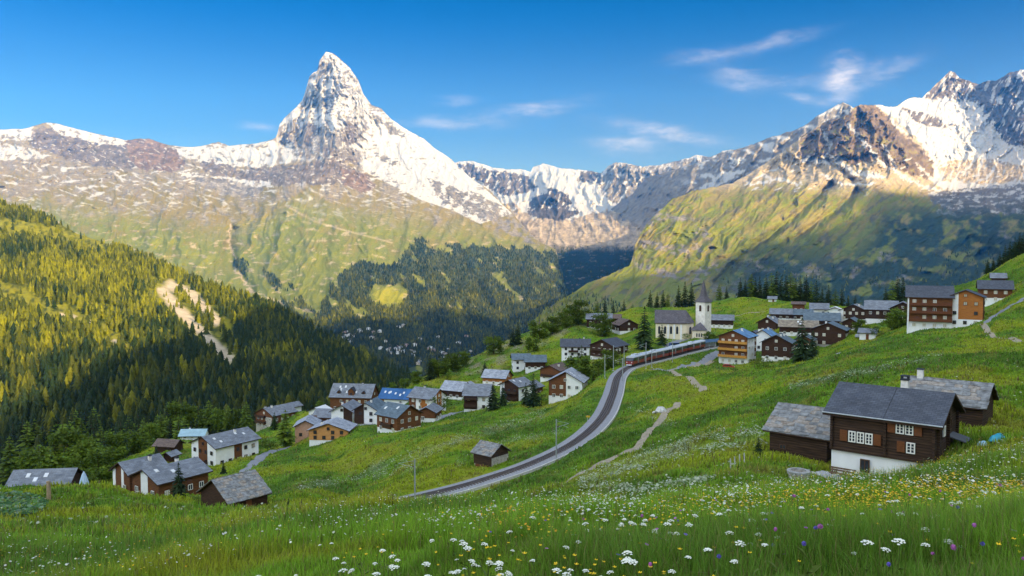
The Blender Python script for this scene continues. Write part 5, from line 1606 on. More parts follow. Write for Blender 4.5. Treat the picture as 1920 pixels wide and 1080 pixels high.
# ------------------------------------------------------------------ church
def church():
    p = at(1258, 636, 357)
    g = float(gz(p[0], p[1]))
    t = thing('church', 'cream village church with grey roof, pointed slate spire and square bell tower', 'church', (p[0], p[1], g), R(-10))
    L, Dn, h, rise = 13.5, 9.0, 7.4, 5.0
    b = MB()
    x0, x1 = -L / 2, L / 2
    b.prism([(x0, 0, -3), (x0, Dn, -3), (x0, Dn, h), (x0, Dn / 2, h + rise), (x0, 0, h)], (L, 0, 0))
    # three sided apse at the right end
    ap = [(x1, .4), (x1 + 3.2, 2.4), (x1 + 3.2, Dn - 2.4), (x1, Dn - .4)]
    b.prism([(x, y, -3) for x, y in ap], (0, 0, h + 3))
    b.build('nave_wall', [CREAM], t)
    r = MB()
    sl = rise / (Dn / 2)
    e = .5
    for sg in (-1, 1):
        y1 = Dn / 2 + sg * (Dn / 2 + e)
        z1 = h - e * sl
        q = [(x0 - .5, Dn / 2, h + rise + .2), (x1, Dn / 2, h + rise + .2), (x1, y1, z1 + .2), (x0 - .5, y1, z1 + .2)]
        uv = [(0, 7), (L, 7), (L, 0), (0, 0)]
        r.face(q if sg > 0 else q[::-1], 0, uv if sg > 0 else uv[::-1])
        d = [(a, b_, c - .22) for a, b_, c in q]
        r.face(d[::-1] if sg > 0 else d, 1)
        for i, j in ((2, 3), (3, 0)):
            r.face([q[i], q[j], d[j], d[i]], 1)
    apx = (x1, Dn / 2, h + rise + .2)
    rim = [(x1, -e, h - e * sl + .2), (x1 + 3.7, 2.1, h - .1), (x1 + 3.7, Dn - 2.1, h - .1), (x1, Dn + e, h - e * sl + .2)]
    for i in range(3):
        r.face([rim[i], rim[i + 1], apx], 0, [(0, 0), (4, 0), (2, 6)])
    r.build('nave_roof', [pmat('violet_slate', (.125, .115, .13), .75, .25, .5, .4, 'tiles', size=(.5, .3)), TRIM], t)

    def arch(x, z, w, hh, y=-.05, face='f', nm='arched_window'):
        b = MB()
        pts = [(x - w / 2, z), (x + w / 2, z)] + [(x + w / 2 * math.cos(k * math.pi / 8), z + hh - w / 2 + w / 2 * 1.5 * math.sin(k * math.pi / 8)) for k in range(9)]
        b.prism([(px, y, pz) for px, pz in pts], (0, .12, 0))
        return b.build(nm, GLASS, t)
    for x in (-5.2, -2.6, 0.0, 2.7):
        arch(x, 2.2, 1.0, 3.2)
    # white buttress strips
    for x in (-1.3, 1.4, 4.4):
        b = MB()
        b.box(x - .35, -.35, -3, x + .35, -.003, h - .9)
        b.build('buttress', WHITE, t)
    o = arch(0, 0, 1.0, 3.0)
    o.location = (x1 + 1.75, 1.1, 2.2)
    o.rotation_euler = (0, 0, math.atan2(2.0, 3.2))
    # low sacristy with hipped roof in front of the tower
    b = MB()
    sx0, sx1, sy0, sy1, sh = x1 + 2.4, x1 + 8.6, -3.0, 2.2, 4.3
    b.box(sx0, sy0, -3, sx1, sy1, sh)
    b.build('sacristy_wall', CREAM, t)
    b = MB()
    a = [(sx0 - .5, sy0 - .5, sh), (sx1 + .5, sy0 - .5, sh), (sx1 + .5, sy1 + .5, sh), (sx0 - .5, sy1 + .5, sh)]
    top = ((sx0 + sx1) / 2 + .5, (sy0 + sy1) / 2 + .6, sh + 3.4)
    for i in range(4):
        b.face([a[i], a[(i + 1) % 4], top], 0, [(0, 0), (6, 0), (3, 4)])
    b.face(a[::-1], 1)
    b.build('sacristy_roof', [MATS['violet_slate'], TRIM], t)
    for x in (sx0 + 2.0, sx0 + 3.0, sx0 + 4.0):
        arch(x, 1.4, .55, 1.5, sy0 - .05)
    # bell tower, turned to show two faces
    tw = bpy.data.objects.new('bell_tower', None)
    c = (x1 + 7.6, 4.6)
    s = 2.45
    b = MB()
    b.box(-s, -s, -3, s, s, 16.4)
    to = b.build('bell_tower', pmat('tower_plaster', (.78, .73, .64), .9, .2, 1.0), t)
    bpy.data.objects.remove(tw)
    to.location = (*c, 0)
    to.rotation_euler = (0, 0, R(-38))
    b = MB()
    prof = [(s + .45, 16.4), (s + .1, 17.0), (1.5, 18.6), (1.15, 19.6), (.85, 21.5), (.03, 26.6)]
    rings = [[(math.cos(R(45 + 90 * k)) * rr * 1.414, math.sin(R(45 + 90 * k)) * rr * 1.414, z) for k in range(4)] for rr, z in prof]
    for a_, c_ in zip(rings[:-1], rings[1:]):
        for k in range(4):
            j = (k + 1) % 4
            b.face([a_[k], a_[j], c_[j], c_[k]], 0, [(0, 0), (2, 0), (2, 2), (0, 2)])
    b.face(rings[0][::-1], 0)
    sp = b.build('spire', MATS['violet_slate'], to)
    for fc, (nx, ny) in (('f', (0, -1)), ('r', (1, 0)), ('l', (-1, 0))):
        b = MB()
        w, z, hh = 1.2, 12.3, 2.8
        pts = [(-w / 2, z), (w / 2, z)] + [(w / 2 * math.cos(k * math.pi / 8), z + hh - w / 2 + w / 2 * math.sin(k * math.pi / 8)) for k in range(9)]
        b.prism([(px, -s - .06, pz) for px, pz in pts], (0, .12, 0))
        for q in range(6):
            b.box(-w / 2, -s - .1, z + .2 + q * .4, w / 2, -s - .06, z + .32 + q * .4, 1)
        o = b.build('belfry_louvre', [DARK, SHUT], to)
        o.rotation_euler = (0, 0, {'f': 0, 'r': math.pi / 2, 'l': -math.pi / 2}[fc])
        b = MB()
        pts = [(.55 * math.cos(k * math.pi / 8), 10.6 + .55 * math.sin(k * math.pi / 8)) for k in range(16)]
        b.prism([(px, -s - .05, pz) for px, pz in pts], (0, .1, 0))
        o = b.build('clock_face', FRAMEW, to)
        o.rotation_euler = (0, 0, {'f': 0, 'r': math.pi / 2, 'l': -math.pi / 2}[fc])


church()

# ------------------------------------------------------------------ railway
TR = catmull(np.concatenate([TR_XY, TR_Z[:, None]], 1), 40)
_tzs = np.interp(np.concatenate([[0], np.cumsum(np.hypot(*np.diff(TR[:, :2], axis=0).T))]), np.concatenate([[0], np.cumsum(np.hypot(*np.diff(TRACK3[:, :2], axis=0).T))]), TRACK3[:, 2])
TR[:, 2] = _tzs
_s = np.concatenate([[0], np.cumsum(np.hypot(*np.diff(TR[:, :2], axis=0).T))])
TLEN = _s[-1]


def tr_at(s):
    p = np.array([np.interp(s, _s, TR[:, k]) for k in range(3)])
    q = np.array([np.interp(min(s + .6, TLEN), _s, TR[:, k]) for k in range(3)])
    r = np.array([np.interp(max(s - .6, 0), _s, TR[:, k]) for k in range(3)])
    d = q - r
    d = d / np.linalg.norm(d)
    n = np.array([d[1], -d[0], 0])
    n /= np.linalg.norm(n)          # to the right when going uphill
    return p, d, n


def sweep(profile, s0, s1, step, mats, name, parent=None, kind=None, mat_of=None, closed=False):
    """sweep an open profile [(offset right, dz)] along the line"""
    b = MB()
    prev = None
    N = max(2, int((s1 - s0) / step) + 1)
    for s in np.linspace(s0, s1, N):
        p, d, n = tr_at(s)
        ring = [tuple(p + n * o + np.array([0, 0, z])) for o, z in profile]
        if prev is not None:
            m = len(profile)
            for i in range(m if closed else m - 1):
                j = (i + 1) % m
                b.face([prev[i], prev[j], ring[j], ring[i]], mat_of(i) if mat_of else 0)
        prev = ring
    o = b.build(name, mats, parent)
    if kind:
        o['kind'] = kind
    return o


BALLAST = pmat('track_ballast', (.30, .305, .32), .95, .35, 5.0, .9, col2=(.17, .17, .185))
KERB = pmat('kerb_concrete', (.50, .49, .46), .9, .25, 2.0)
SLEEP = pmat('sleeper_timber', (.13, .112, .105), .95, .4, 4.0)
RAILM = pmat('rusty_rail', (.24, .20, .18), .4, .3, 6.0, metal=.6)
sweep([(-3.0, -.9), (-2.6, .0), (-1.3, .10), (1.3, .10), (2.5, .02), (2.5, -.9)], 0, TLEN, 1.0, BALLAST, 'railway_bed', kind='structure')
kb = sweep([(2.503, -.7), (2.503, .24), (2.78, .24), (2.78, -.9)], 0, TLEN, 1.0, KERB, 'kerb', kind=None)
tag(kb, 'pale concrete edging along the right side of the railway bed', 'kerb')
rt = thing('rail_track', 'dark narrow gauge track with central rack rail curving across the meadow', 'railway track')
for o_, nm in ((-.53, 'rail'), (.47, 'rail'), (-.05, 'rack_rail')):
    sweep([(o_, .22), (o_, .37), (o_ + .07, .37), (o_ + .07, .22)], 0, TLEN, .8, RAILM, nm, rt, closed=True)
slp = MB()
k = 0
sm = None
vis_s = np.arange(4, TLEN, .62)
for q, s in enumerate(vis_s):
    p, d, n = tr_at(s)
    i0 = _s.searchsorted(s)
    if 30 <= q < 120:
        if sm is None:
            b = MB()
            b.box(-.95, -.14, .0, 0.95, .14, .10)
            so = b.build('sleeper', SLEEP, rt)
            sm = so.data
        else:
            so = bpy.data.objects.new('sleeper', sm)
            COL.objects.link(so)
            so.parent = rt
        so.location = (*p[:2], p[2] + .115)
        so.rotation_euler = (0, 0, math.atan2(n[1], n[0]))
    else:
        c = [p + n * a_ + d * b_ + np.array([0, 0, z_]) for z_ in (.115, .215) for a_, b_ in ((-.95, -.14), (1.05, -.14), (1.05, .14), (-1.05, .14))]
        slp.face(c[4:], 0)
        for i in range(4):
            j = (i + 1) % 4
            slp.face([c[i], c[j], c[4 + j], c[4 + i]], 0)
o = slp.build('sleepers', SLEEP, rt)
o['kind'] = 'stuff'


# ------------------------------------------------------------------ train
def train():
    s_front = float(np.interp(1181, [at_px for at_px in (960 + F * TR[:, 0] / TR[:, 1])], _s))
    cars, CL, gap = 4, 17.5, .7
    RED = pmat('red_paint', (.22, .018, .013), .35, .12, 1.0, spec=.5)
    SILV = pmat('light_grey_roof', (.50, .53, .57), .4, .12, 1.0, spec=.5)
    UND = pmat('underframe_grey', (.045, .045, .05), .8, .2, 4.0)
    p0, d0, n0 = tr_at(s_front)
    t = thing('train', 'red and grey rack railway train of four cars climbing to the station', 'train', tuple(p0), math.atan2(d0[1], d0[0]))
    inv = t.matrix_basis.inverted()
    w, zf, zw0, zw1, zt = 1.33, .75, 1.75, 2.85, 3.45
    for c in range(cars):
        sa, sb = s_front + c * (CL + gap), s_front + c * (CL + gap) + CL
        pa, _, _ = tr_at(sa)
        pb, _, _ = tr_at(sb)
        mid = (pa + pb) / 2
        yaw = math.atan2(pb[1] - pa[1], pb[0] - pa[0])
        pitch = -math.atan2(pb[2] - pa[2], math.hypot(pb[0] - pa[0], pb[1] - pa[1]))
        LL = np.linalg.norm(pb - pa)
        Mx = Matrix.Translation(Vector(mid) + Vector((0, 0, .38))) @ Matrix.Rotation(yaw, 4, 'Z') @ Matrix.Rotation(pitch, 4, 'Y')
        front = c == 0
        x0, x1 = -LL / 2, LL / 2
        b = MB()
        nose = .9 if front else .12
        prof = [(x0, zf), (x1, zf), (x1, zw0), (x0, zw0)]
        b.prism([(px, -w, pz) for px, pz in prof], (0, 2 * w, 0), 0)
        # upper body with a raked nose on the leading car
        b.prism([(x0 + .004, -w + .01, zw0 + .002), (x1 - .004, -w + .01, zw0 + .002), (x1 - .1, -w + .01, zw1), (x0 + nose * .7, -w + .01, zw1)], (0, 2 * w - .02, 0), 1)
        body = b.build('car_body', [RED, UND], t)
        body.matrix_local = inv @ Mx
        r = MB()
        ring = [(-w - .03, zw1 - .02), (-w - .03, zw1 + .22), (-w * .7, zt - .05), (0, zt + .04), (w * .7, zt - .05), (w + .03, zw1 + .22), (w + .03, zw1 - .02)]
        r.prism([(x0 + nose * .7 - .05, y, z) for y, z in ring], (LL - nose * .7 + .02, 0, 0))
        r.box(x0 + 4, -.6, zt, x0 + 7, .6, zt + .28)
        r.build('roof', SILV, body)
        for side in (-1, 1):
            nw = 9
            for k in range(nw):
                xa = x0 + 1.4 + k * (LL - 2.4) / nw
                if k in (2, 6):
                    dd = MB()
                    dd.box(xa, side * w - .03, zf + .1, xa + 1.25, side * w + .03, zw1 - .05)
                    do = dd.build('door', pmat('door_grey', (.22, .2, .2), .5, .1, 2), body)
                else:
                    wd = MB()
                    wd.box(xa, side * w - .02, zw0 + .06, xa + (LL - 2.4) / nw - .28, side * w + .02, zw1 - .12)
                    wd.build('window', GLASS, body)
        u = MB()
        u.box(x0 + .5, -1.0, .25, x1 - .5, 1.0, zf - .003)
        for bx in (x0 + 3, x1 - 3):
            for dx in (-.9, .9):
                for side in (-1, 1):
                    u.tube([(bx + dx, side * .42, .34), (bx + dx, side * .62, .34)], .34, 12)
        u.build('bogie', UND, body)
        if front:
            f = MB()
            f.prism([(x0 + .10, -w * .86, zw0 + .1), (x0 + .10, w * .86, zw0 + .1), (x0 + .55, w * .86, zw1 - .1), (x0 + .55, -w * .86, zw1 - .1)], (-.06, 0, .02))
            f.build('windscreen', GLASS, body)
            for y in (-.85, .85):
                hl = MB()
                hl.tube([(x0 + .02, y, 1.35), (x0 - .06, y, 1.35)], .16, 12)
                hl.build('headlight', FRAMEW, body)
            cb = MB()
            cb.box(x0 - .35, -.9, .35, x0 + .02, .9, .72)
            cb.build('buffer_beam', SILV, body)
            pg = MB()
            pg.tube([(x0 + 9, -.5, zt + .05), (x0 + 10.2, 0, zt + .9), (x0 + 9.2, 0, zt + 1.5)], .04, 6)
            pg.tube([(x0 + 9, .5, zt + .05), (x0 + 10.2, 0, zt + .9)], .04, 6)
            pg.tube([(x0 + 9.2, -.8, zt + 1.5), (x0 + 9.2, .8, zt + 1.5)], .04, 6)
            pg.build('pantograph', UND, body)


train()


# ------------------------------------------------------------------ overhead line masts along the railway
def mast(px, py, Y, hpx, label, arm=2.6, side=1, group='overhead line masts beside the railway'):
    p = at(px, py, Y)
    g = float(gz(p[0], p[1]))
    hh = hpx * Y / F
    d, z = poly_frame(TRACK3, np.array([p[0]]), np.array([p[1]]))
    t = thing('line_mast', label, 'mast', (p[0], p[1], g), 0, group)
    b = MB()
    for a_ in (-.11, .07):
        b.box(a_, -.09, -.6, a_ + .04, .09, hh)
    b.box(-.07, -.02, -.6, .07, .02, hh)
    b.build('pole', METAL, t)
    b = MB()
    b.box(-.3, -.3, -.8, .3, .3, .12)
    b.build('footing', KERB, t)
    b = MB()
    s = side
    b.tube([(0, 0, hh * .80), (s * arm, 0, hh * .90)], .035, 6)
    b.tube([(0, 0, hh * .96), (s * arm, 0, hh * .90)], .025, 6)
    b.tube([(s * arm * .55, 0, hh * .855), (s * arm, 0, hh * .79)], .025, 6)
    b.build('bracket_arm', METAL, t)
    b = MB()
    b.tube([(s * .12, 0, hh * .815), (s * .45, 0, hh * .835)], .09, 8)
    b.build('insulator', pmat('brown_insulator', (.12, .05, .03), .4, .2, 4), t)
    return t


mast(778, 936, 134, 82, 'tallest line mast, nearest the camera where the track leaves the frame edge of the meadow', 2.8, -1)
mast(1043, 866, 152, 80, 'second line mast, standing alone on the straight below the railway curve', 2.4, 1)
mast(1167, 722, 232, 46, 'line mast right in front of the leading car of the train', 2.2, -1)
mast(1134, 707, 240, 46, 'line mast left of the curve, just below the dark balconied chalet', 2.2, 1)
mast(1150, 694, 258, 48, 'line mast behind the rails beside the front of the train, left side', 2.2, 1)
mast(1211, 688, 264, 50, 'line mast in front of the first and second train cars', 2.2, -1)
mast(1222, 684, 268, 34, 'short line mast in front of the second train car', 2.0, -1)
mast(1261, 675, 284, 44, 'line mast in front of the third train car', 2.2, -1)
mast(1170, 690, 262, 44, 'line mast rising behind the roof of the leading car', 2.2, 1)


# ------------------------------------------------------------------ paths and roads draped on the slope
def drape(name, pts, width, mat, lift=.06, n=12, kind='structure', wob=.15):
    P = []
    for px, py, Y in pts:
        q = at(px, py, Y)
        P.append((q[0], q[1]))
    c = catmull(np.array(P), n)
    # finer
    s = np.concatenate([[0], np.cumsum(np.hypot(*np.diff(c, axis=0).T))])
    ss = np.linspace(0, s[-1], max(8, int(s[-1] / .8)))
    c = np.stack([np.interp(ss, s, c[:, k]) for k in range(2)], 1)
    d = np.gradient(c, axis=0)
    d /= np.linalg.norm(d, axis=1, keepdims=True)
    nrm = np.stack([d[:, 1], -d[:, 0]], 1)
    rows = []
    wv = width * (1 + wob * fbm(ss / 5, ss * 0, 3, .5, hash(name) % 97))
    for o in np.linspace(-.5, .5, 5):
        xy = c + nrm * (o * wv)[:, None]
        rows.append(np.stack([xy[:, 0], xy[:, 1], gz(xy[:, 0], xy[:, 1]) + lift + .05 * (abs(o) < .4)], -1))
    o = grid_mesh(name, np.stack(rows), None, mat, kind)
    return o


PATHM = pmat('trodden_earth', (.34, .29, .21), .95, .35, 2.0, .4)
ROADM = pmat('village_asphalt', (.24, .25, .27), .9, .2, 1.2, .3)
drape('path', [(985, 925, 99), (1000, 915, 100), (1060, 882, 112), (1130, 853, 122), (1195, 833, 131), (1225, 805, 144), (1250, 775, 160), (1272, 753, 174)], 1.5, PATHM)
drape('path', [(1318, 733, 196), (1314, 722, 203), (1290, 708, 228), (1262, 698, 246), (1258, 690, 254), (1290, 684, 266), (1310, 672, 285), (1335, 660, 305)], 2.0, PATHM)
drape('road', [(1222, 690, 262), (1258, 690, 256), (1290, 680, 272), (1320, 664, 300), (1350, 652, 322)], 3.2, ROADM)
drape('path', [(1990, 655, 150), (1920, 637, 166), (1880, 622, 185), (1845, 606, 214), (1832, 600, 228)], 1.3, PATHM)
drape('road', [(1845, 606, 226), (1858, 597, 240), (1868, 588, 252), (1885, 580, 262), (1920, 572, 268)], 2.4, ROADM)
drape('road', [(455, 888, 208), (480, 862, 228), (500, 848, 243), (540, 838, 262)], 3.0, ROADM)
drape('road', [(660, 806, 262), (690, 800, 264), (705, 796, 266)], 3.0, ROADM)
drape('road', [(815, 778, 262), (850, 765, 276), (870, 760, 284)], 3.0, ROADM)
drape('path', [(1560, 664, 232), (1572, 676, 214), (1585, 690, 196), (1590, 700, 186)], 1.3, pmat('stream_stones', (.33, .33, .33), .9, .5, 3.0, .6))
drape('road', [(1285, 668, 312), (1330, 652, 330), (1360, 642, 352), (1300, 643, 352), (1240, 648, 344)], 5.0, ROADM)
drape('path', [(1330, 600, 425), (1400, 592, 432), (1470, 596, 420)], 1.2, PATHM)


# ------------------------------------------------------------------ station, parked cars, street things
def station():
    p = at(1330, 654, 330)
    g = float(gz(p[0], p[1]))
    t = thing('station_shelter', 'long station shelter with bluish roof at the end of the train', 'station', (p[0], p[1], g), R(30))
    b = MB()
    for x in (-6, -3, 0, 3, 6):
        b.box(x - .1, -.1, -1, x + .1, .1, 2.7)
        b.box(x - .1, 2.4, -1, x + .1, 2.6, 2.7)
    b.build('posts', METAL, t)
    b = MB()
    b.prism([(-7, -.8, 2.7), (-7, 3.3, 2.7), (-7, 1.25, 3.7)], (14, 0, 0))
    b.build('roof', R_BLUE, t)
    b = MB()
    b.box(-6, 2.35, -1, 6, 2.39, 2.4)
    b.build('back_wall', WHITE, t)


station()


def car_proto(name, paint, label, px, py, Y, rot, van=False):
    p = at(px, py, Y)
    g = float(gz(p[0], p[1])) + .1
    t = thing(name, label, 'van' if van else 'car', (p[0], p[1], g), R(rot), 'vehicles parked by the station')
    L, w = (4.9, .95) if van else (4.2, .86)
    zt = 2.0 if van else 1.42
    b = MB()
    prof = [(-L / 2, .35), (L / 2, .35), (L / 2, .80), (L / 2 - (.35 if van else .95), .92), (L / 2 - (1.1 if van else 1.75), zt), (-L / 2 + (.15 if van else .75), zt), (-L / 2 + .02, .95)]
    b.prism([(x, -w, z) for x, z in prof], (0, 2 * w, 0))
    body = b.build('body', paint, t)
    for y in (-w - .012, w - .012):
        b = MB()
        b.prism([(L / 2 - (.9 if van else 1.25), y, .98), (L / 2 - (1.2 if van else 1.8), y, zt - .1), (-L / 2 + (.4 if van else .95), y, zt - .1), (-L / 2 + .35, y, .98)], (0, .024, 0))
        b.build('side_window', GLASS, body)
    b = MB()
    b.prism([(L / 2 - (.42 if van else 1.0), -w * .85, .97), (L / 2 - (.42 if van else 1.0), w * .85, .97), (L / 2 - (1.05 if van else 1.7), w * .82, zt - .06), (L / 2 - (1.05 if van else 1.7), -w * .82, zt - .06)], (.03, 0, .03))
    b.build('windscreen', GLASS, body)
    for x in (-L / 2 + .8, L / 2 - .85):
        for y in (-w + .02, w - .2):
            b = MB()
            b.tube([(x, y, .32), (x, y + .18, .32)], .32, 14)
            b.build('wheel', DARK, t)
    for y in (-.6, .6):
        b = MB()
        b.tube([(L / 2 - .02, y, .66), (L / 2 + .03, y, .66)], .1, 8)
        b.build('headlight', FRAMEW, body)


PW = pmat('white_car_paint', (.7, .7, .7), .3, .05, 1, spec=.6)
PB = pmat('blue_car_paint', (.03, .08, .26), .3, .1, 1, spec=.6)
PS = pmat('silver_car_paint', (.35, .37, .40), .3, .08, 1, spec=.6)
PR = pmat('red_car_paint', (.35, .03, .03), .3, .1, 1, spec=.6)
car_proto('parked_van', PW, 'white van parked left of the train under the spruce slope', 1192, 668, 300, 60, True)
car_proto('parked_car', PB, 'blue car parked beside the white van behind the train', 1208, 667, 302, 70)
car_proto('parked_car', PS, 'silver car parked behind the second train car', 1222, 664, 306, 75)
car_proto('parked_car', PW, 'white car parked beyond the silver one, behind the train', 1236, 661, 312, 80)
car_proto('parked_van', PB, 'dark blue van on the road below the church', 1266, 649, 338, 10, True)
car_proto('parked_car', PR, 'red car on the terrace below the balconied hotel', 1366, 682, 290, -20)
car_proto('parked_car', PS, 'silver car standing behind the broad log house on the right', 1612, 632, 305, 40)
car_proto('parked_van', PB, 'dark blue van near the back of the upper village', 1518, 580, 378, 0, True)


def rocks(name, label, cat, px, py, Y, sizes, mat, seed, parts=None):
    rnd = random.Random(seed)
    p = at(px, py, Y)
    g = float(gz(p[0], p[1]))
    b = MB()
    import bmesh
    bm = bmesh.new()
    for (dx, dy, r, fz) in sizes:
        res = bmesh.ops.create_icosphere(bm, subdivisions=2, radius=1)
        off = [rnd.uniform(0, 50) for _ in range(2)]
        for v in res['verts']:
            k = 1 + .25 * float(perlin(np.array(v.co.x * 1.3 + off[0]), np.array(v.co.y * 1.3 + v.co.z * 1.7 + off[1]), seed))
            v.co = Vector((v.co.x * r * k + dx, v.co.y * r * k + dy, v.co.z * r * fz * k + r * fz * .35 + float(gz(p[0] + dx, p[1] + dy)) - g))
    me = bpy.data.meshes.new(name)
    bm.to_mesh(me)
    bm.free()
    me.materials.append(mat)
    o = bpy.data.objects.new(name, me)
    COL.objects.link(o)
    o.location = (p[0], p[1], g)
    return tag(o, label, cat)


BOULD = pmat('pale_rock', (.52, .52, .50), .9, .3, 1.6, .6)
rocks('boulder', 'pale grey boulder lying beside the footpath in the meadow', 'boulder', 1239, 771, 160, [(0, 0, 1.15, .75), (-1.2, .4, .5, .7)], BOULD, 3)
tub = at(1497, 893, 61.5)


def stone_trough():
    g = float(gz(tub[0], tub[1]))
    t = thing('stone_trough', 'round stone built planter with pale rim below the left barn', 'stone planter', (tub[0], tub[1], g))
    b = MB()
    n = 20
    for r0, r1, z0, z1 in ((.74, .74, -.4, .42), (.74, .82, .42, .46), (.82, .82, .46, .62), (.82, .58, .62, .62), (.58, .58, .62, .45), (.58, 0.0, .45, .45)):
        for k in range(n):
            a0, a1 = 2 * math.pi * k / n, 2 * math.pi * (k + 1) / n
            q = [(r0 * math.cos(a0), r0 * math.sin(a0), z0), (r0 * math.cos(a1), r0 * math.sin(a1), z0), (r1 * math.cos(a1), r1 * math.sin(a1), z1), (r1 * math.cos(a0), r1 * math.sin(a0), z1)]
            b.face(q if r1 > 1e-6 else q[:2] + [(0, 0, z1)])
    b.build('wall', STONEW, t)
    b = MB()
    for k in range(n):
        a0, a1 = 2 * math.pi * k / n, 2 * math.pi * (k + 1) / n
        b.prism([(.60 * math.cos(a0), .60 * math.sin(a0), .64), (.86 * math.cos(a0), .86 * math.sin(a0), .62), (.86 * math.cos(a1), .86 * math.sin(a1), .62), (.60 * math.cos(a1), .60 * math.sin(a1), .64)], (0, 0, .12))
    b.build('rim', pmat('grey_rim_stone', (.33, .33, .32), .9, .35, 4.0, .5), t)


stone_trough()
rnd = random.Random(5)
rocks('stone_edging', 'row of pale stones edging the terrace between the planter and left barn', 'stone row', 1492, 868, 66.5,
      [(x, x * .75 + rnd.uniform(-.1, .1), rnd.uniform(.16, .26), .8) for x in np.linspace(-.9, 2.6, 12)], BOULD, 8)
drape('terrace', [(1545, 893, 67.0), (1556, 880, 69.0), (1566, 866, 71.0)], 2.2, pmat('terrace_slab', (.40, .41, .43), .85, .2, 2.0), lift=.10)


def bench():
    c = Vector(at(1580, 893, 70.2))
    g = float(gz(c.x, c.y))
    t = thing('wooden_bench', 'weathered wooden bench standing against the white basement of the dark chalet', 'bench', (c.x, c.y, g), R(-40))
    b = MB()
    for k in range(3):
        b.box(-1.1, -.05 - k * .14, .44, 1.1, .07 - k * .14, .49)
    b.build('seat', pmat('grey_board', (.16, .10, .065), .9, .4, 4.0), t)
    b = MB()
    for k in range(2):
        b.box(-1.1, .12, .60 + k * .2, 1.1, .16, .74 + k * .2)
    b.build('backrest', MATS['grey_board'], t)
    for x in (-.95, .9):
        b = MB()
        b.box(x, -.3, -.5, x + .08, .10, .44)
        b.box(x, .08, -.5, x + .08, .12, .96)
        b.build('leg', MATS['grey_board'], t)


bench()
b = MB()


def tarp(name, label, px, py, Y, L, w, hh, rot, mat):
    c = at(px, py, Y)
    g = float(gz(c[0], c[1]))
    n, m = 26, 14
    P = np.zeros((m, n, 3))
    for i in range(m):
        for j in range(n):
            u, v = j / (n - 1) * 2 - 1, i / (m - 1) * 2 - 1
            z = hh * max(0, 1 - abs(v) ** 1.6) * (1 - .75 * max(0, abs(u) - .6) / .4) + .03 * math.sin(9 * u + 3 * v) * (1 - abs(v))
            P[i, j] = (u * L / 2, v * w / 2, z)
    a = R(rot)
    X = P[..., 0] * math.cos(a) - P[..., 1] * math.sin(a)
    Yq = P[..., 0] * math.sin(a) + P[..., 1] * math.cos(a)
    Z = P[..., 2] + gz(X + c[0], Yq + c[1]) - g
    o = grid_mesh(name, np.stack([X, Yq, Z + .03], -1), None, mat, None)
    o.location = (c[0], c[1], g)
    return tag(o, label, 'tarpaulin', 'tarpaulins on the slope right of the dark chalet')


tarp('tarpaulin', 'long turquoise tarpaulin over a pile on the grass right of the dark chalet', 1868, 824, 70, 2.6, .9, .55, 38, pmat('turquoise_plastic', (.02, .30, .42), .45, .2, 3, spec=.5))
tarp('tarpaulin', 'small pale blue bundle left of the turquoise tarpaulin', 1841, 829, 68, .9, .7, .45, 10, pmat('pale_blue_plastic', (.25, .45, .58), .5, .2, 3, spec=.5))


def post(name, label, cat, px, py, Y, hh, r, mat, board=None, group=None):
    c = at(px, py, Y)
    g = float(gz(c[0], c[1]))
    t = thing(name, label, cat, (c[0], c[1], g), 0, group)
    b = MB()
    b.tube([(0, 0, -.5), (.03, 0, hh * .5), (0, 0, hh)], [r * 1.1, r, r * .9], 8)
    b.build('post', mat, t)
    if board:
        b = MB()
        x0, x1, z0, z1 = board
        b.prism([(x0, -r - .03, z0), (x1 - .2, -r - .03, z0), (x1, -r - .03, (z0 + z1) / 2), (x1 - .2, -r - .03, z1), (x0, -r - .03, z1)], (0, .03, 0))
        b.build('board', pmat('sign_yellow', (.55, .36, .04), .6, .1, 2), t)
    return t


post('signpost', 'small yellow footpath signpost left of the railway curve', 'signpost', 1101, 800, 176, 2.0, .05, METAL, (-.3, .7, 1.5, 1.9))
post('wooden_post', 'thick pale wooden post on the grassy hump, lower left', 'post', 92, 958, 84, 2.0, .22, pmat('bleached_post', (.36, .27, .17), .95, .3, 3))
for k, (px, py, Y) in enumerate([(1369, 890, 66), (1377, 884, 67.5), (1386, 878, 69), (1395, 872, 71)]):
    post('fence_post', ['leaning pale fence post at the left end of the broken fence in the dip', 'second pale fence post of the broken fence in the dip', 'third pale fence post of the broken fence in the dip',
                        'pale fence post at the right end of the broken fence, nearest the left barn'][k], 'fence post', px, py, Y, 1.0, .06, pmat('pale_board', (.45, .45, .42), .9, .3, 3), None, 'posts of the broken fence')


def parasol():
    c = at(158, 921, 104)
    g = float(gz(c[0], c[1]))
    t = thing('garden_parasol', 'closed pale blue garden parasol standing behind the grassy hump', 'parasol', (c[0], c[1], g))
    b = MB()
    b.tube([(0, 0, -.6), (0, 0, 2.6)], .03, 8)
    b.build('pole', METAL, t)
    b = MB()
    n = 16
    prof = [(.72, .15), (.66, .5), (.5, 1.0), (.36, 1.6), (.2, 2.2), (.03, 2.6)]
    rings = [[(r * (1 + .18 * (k % 2)) * math.cos(2 * math.pi * k / n), r * (1 + .18 * (k % 2)) * math.sin(2 * math.pi * k / n), z) for k in range(n)] for r, z in prof]
    for a_, c_ in zip(rings[:-1], rings[1:]):
        for k in range(n):
            b.face([a_[k], a_[(k + 1) % n], c_[(k + 1) % n], c_[k]])
    b.build('canopy', pmat('pale_blue_cloth', (.42, .55, .72), .8, .15, 3), t)


parasol()


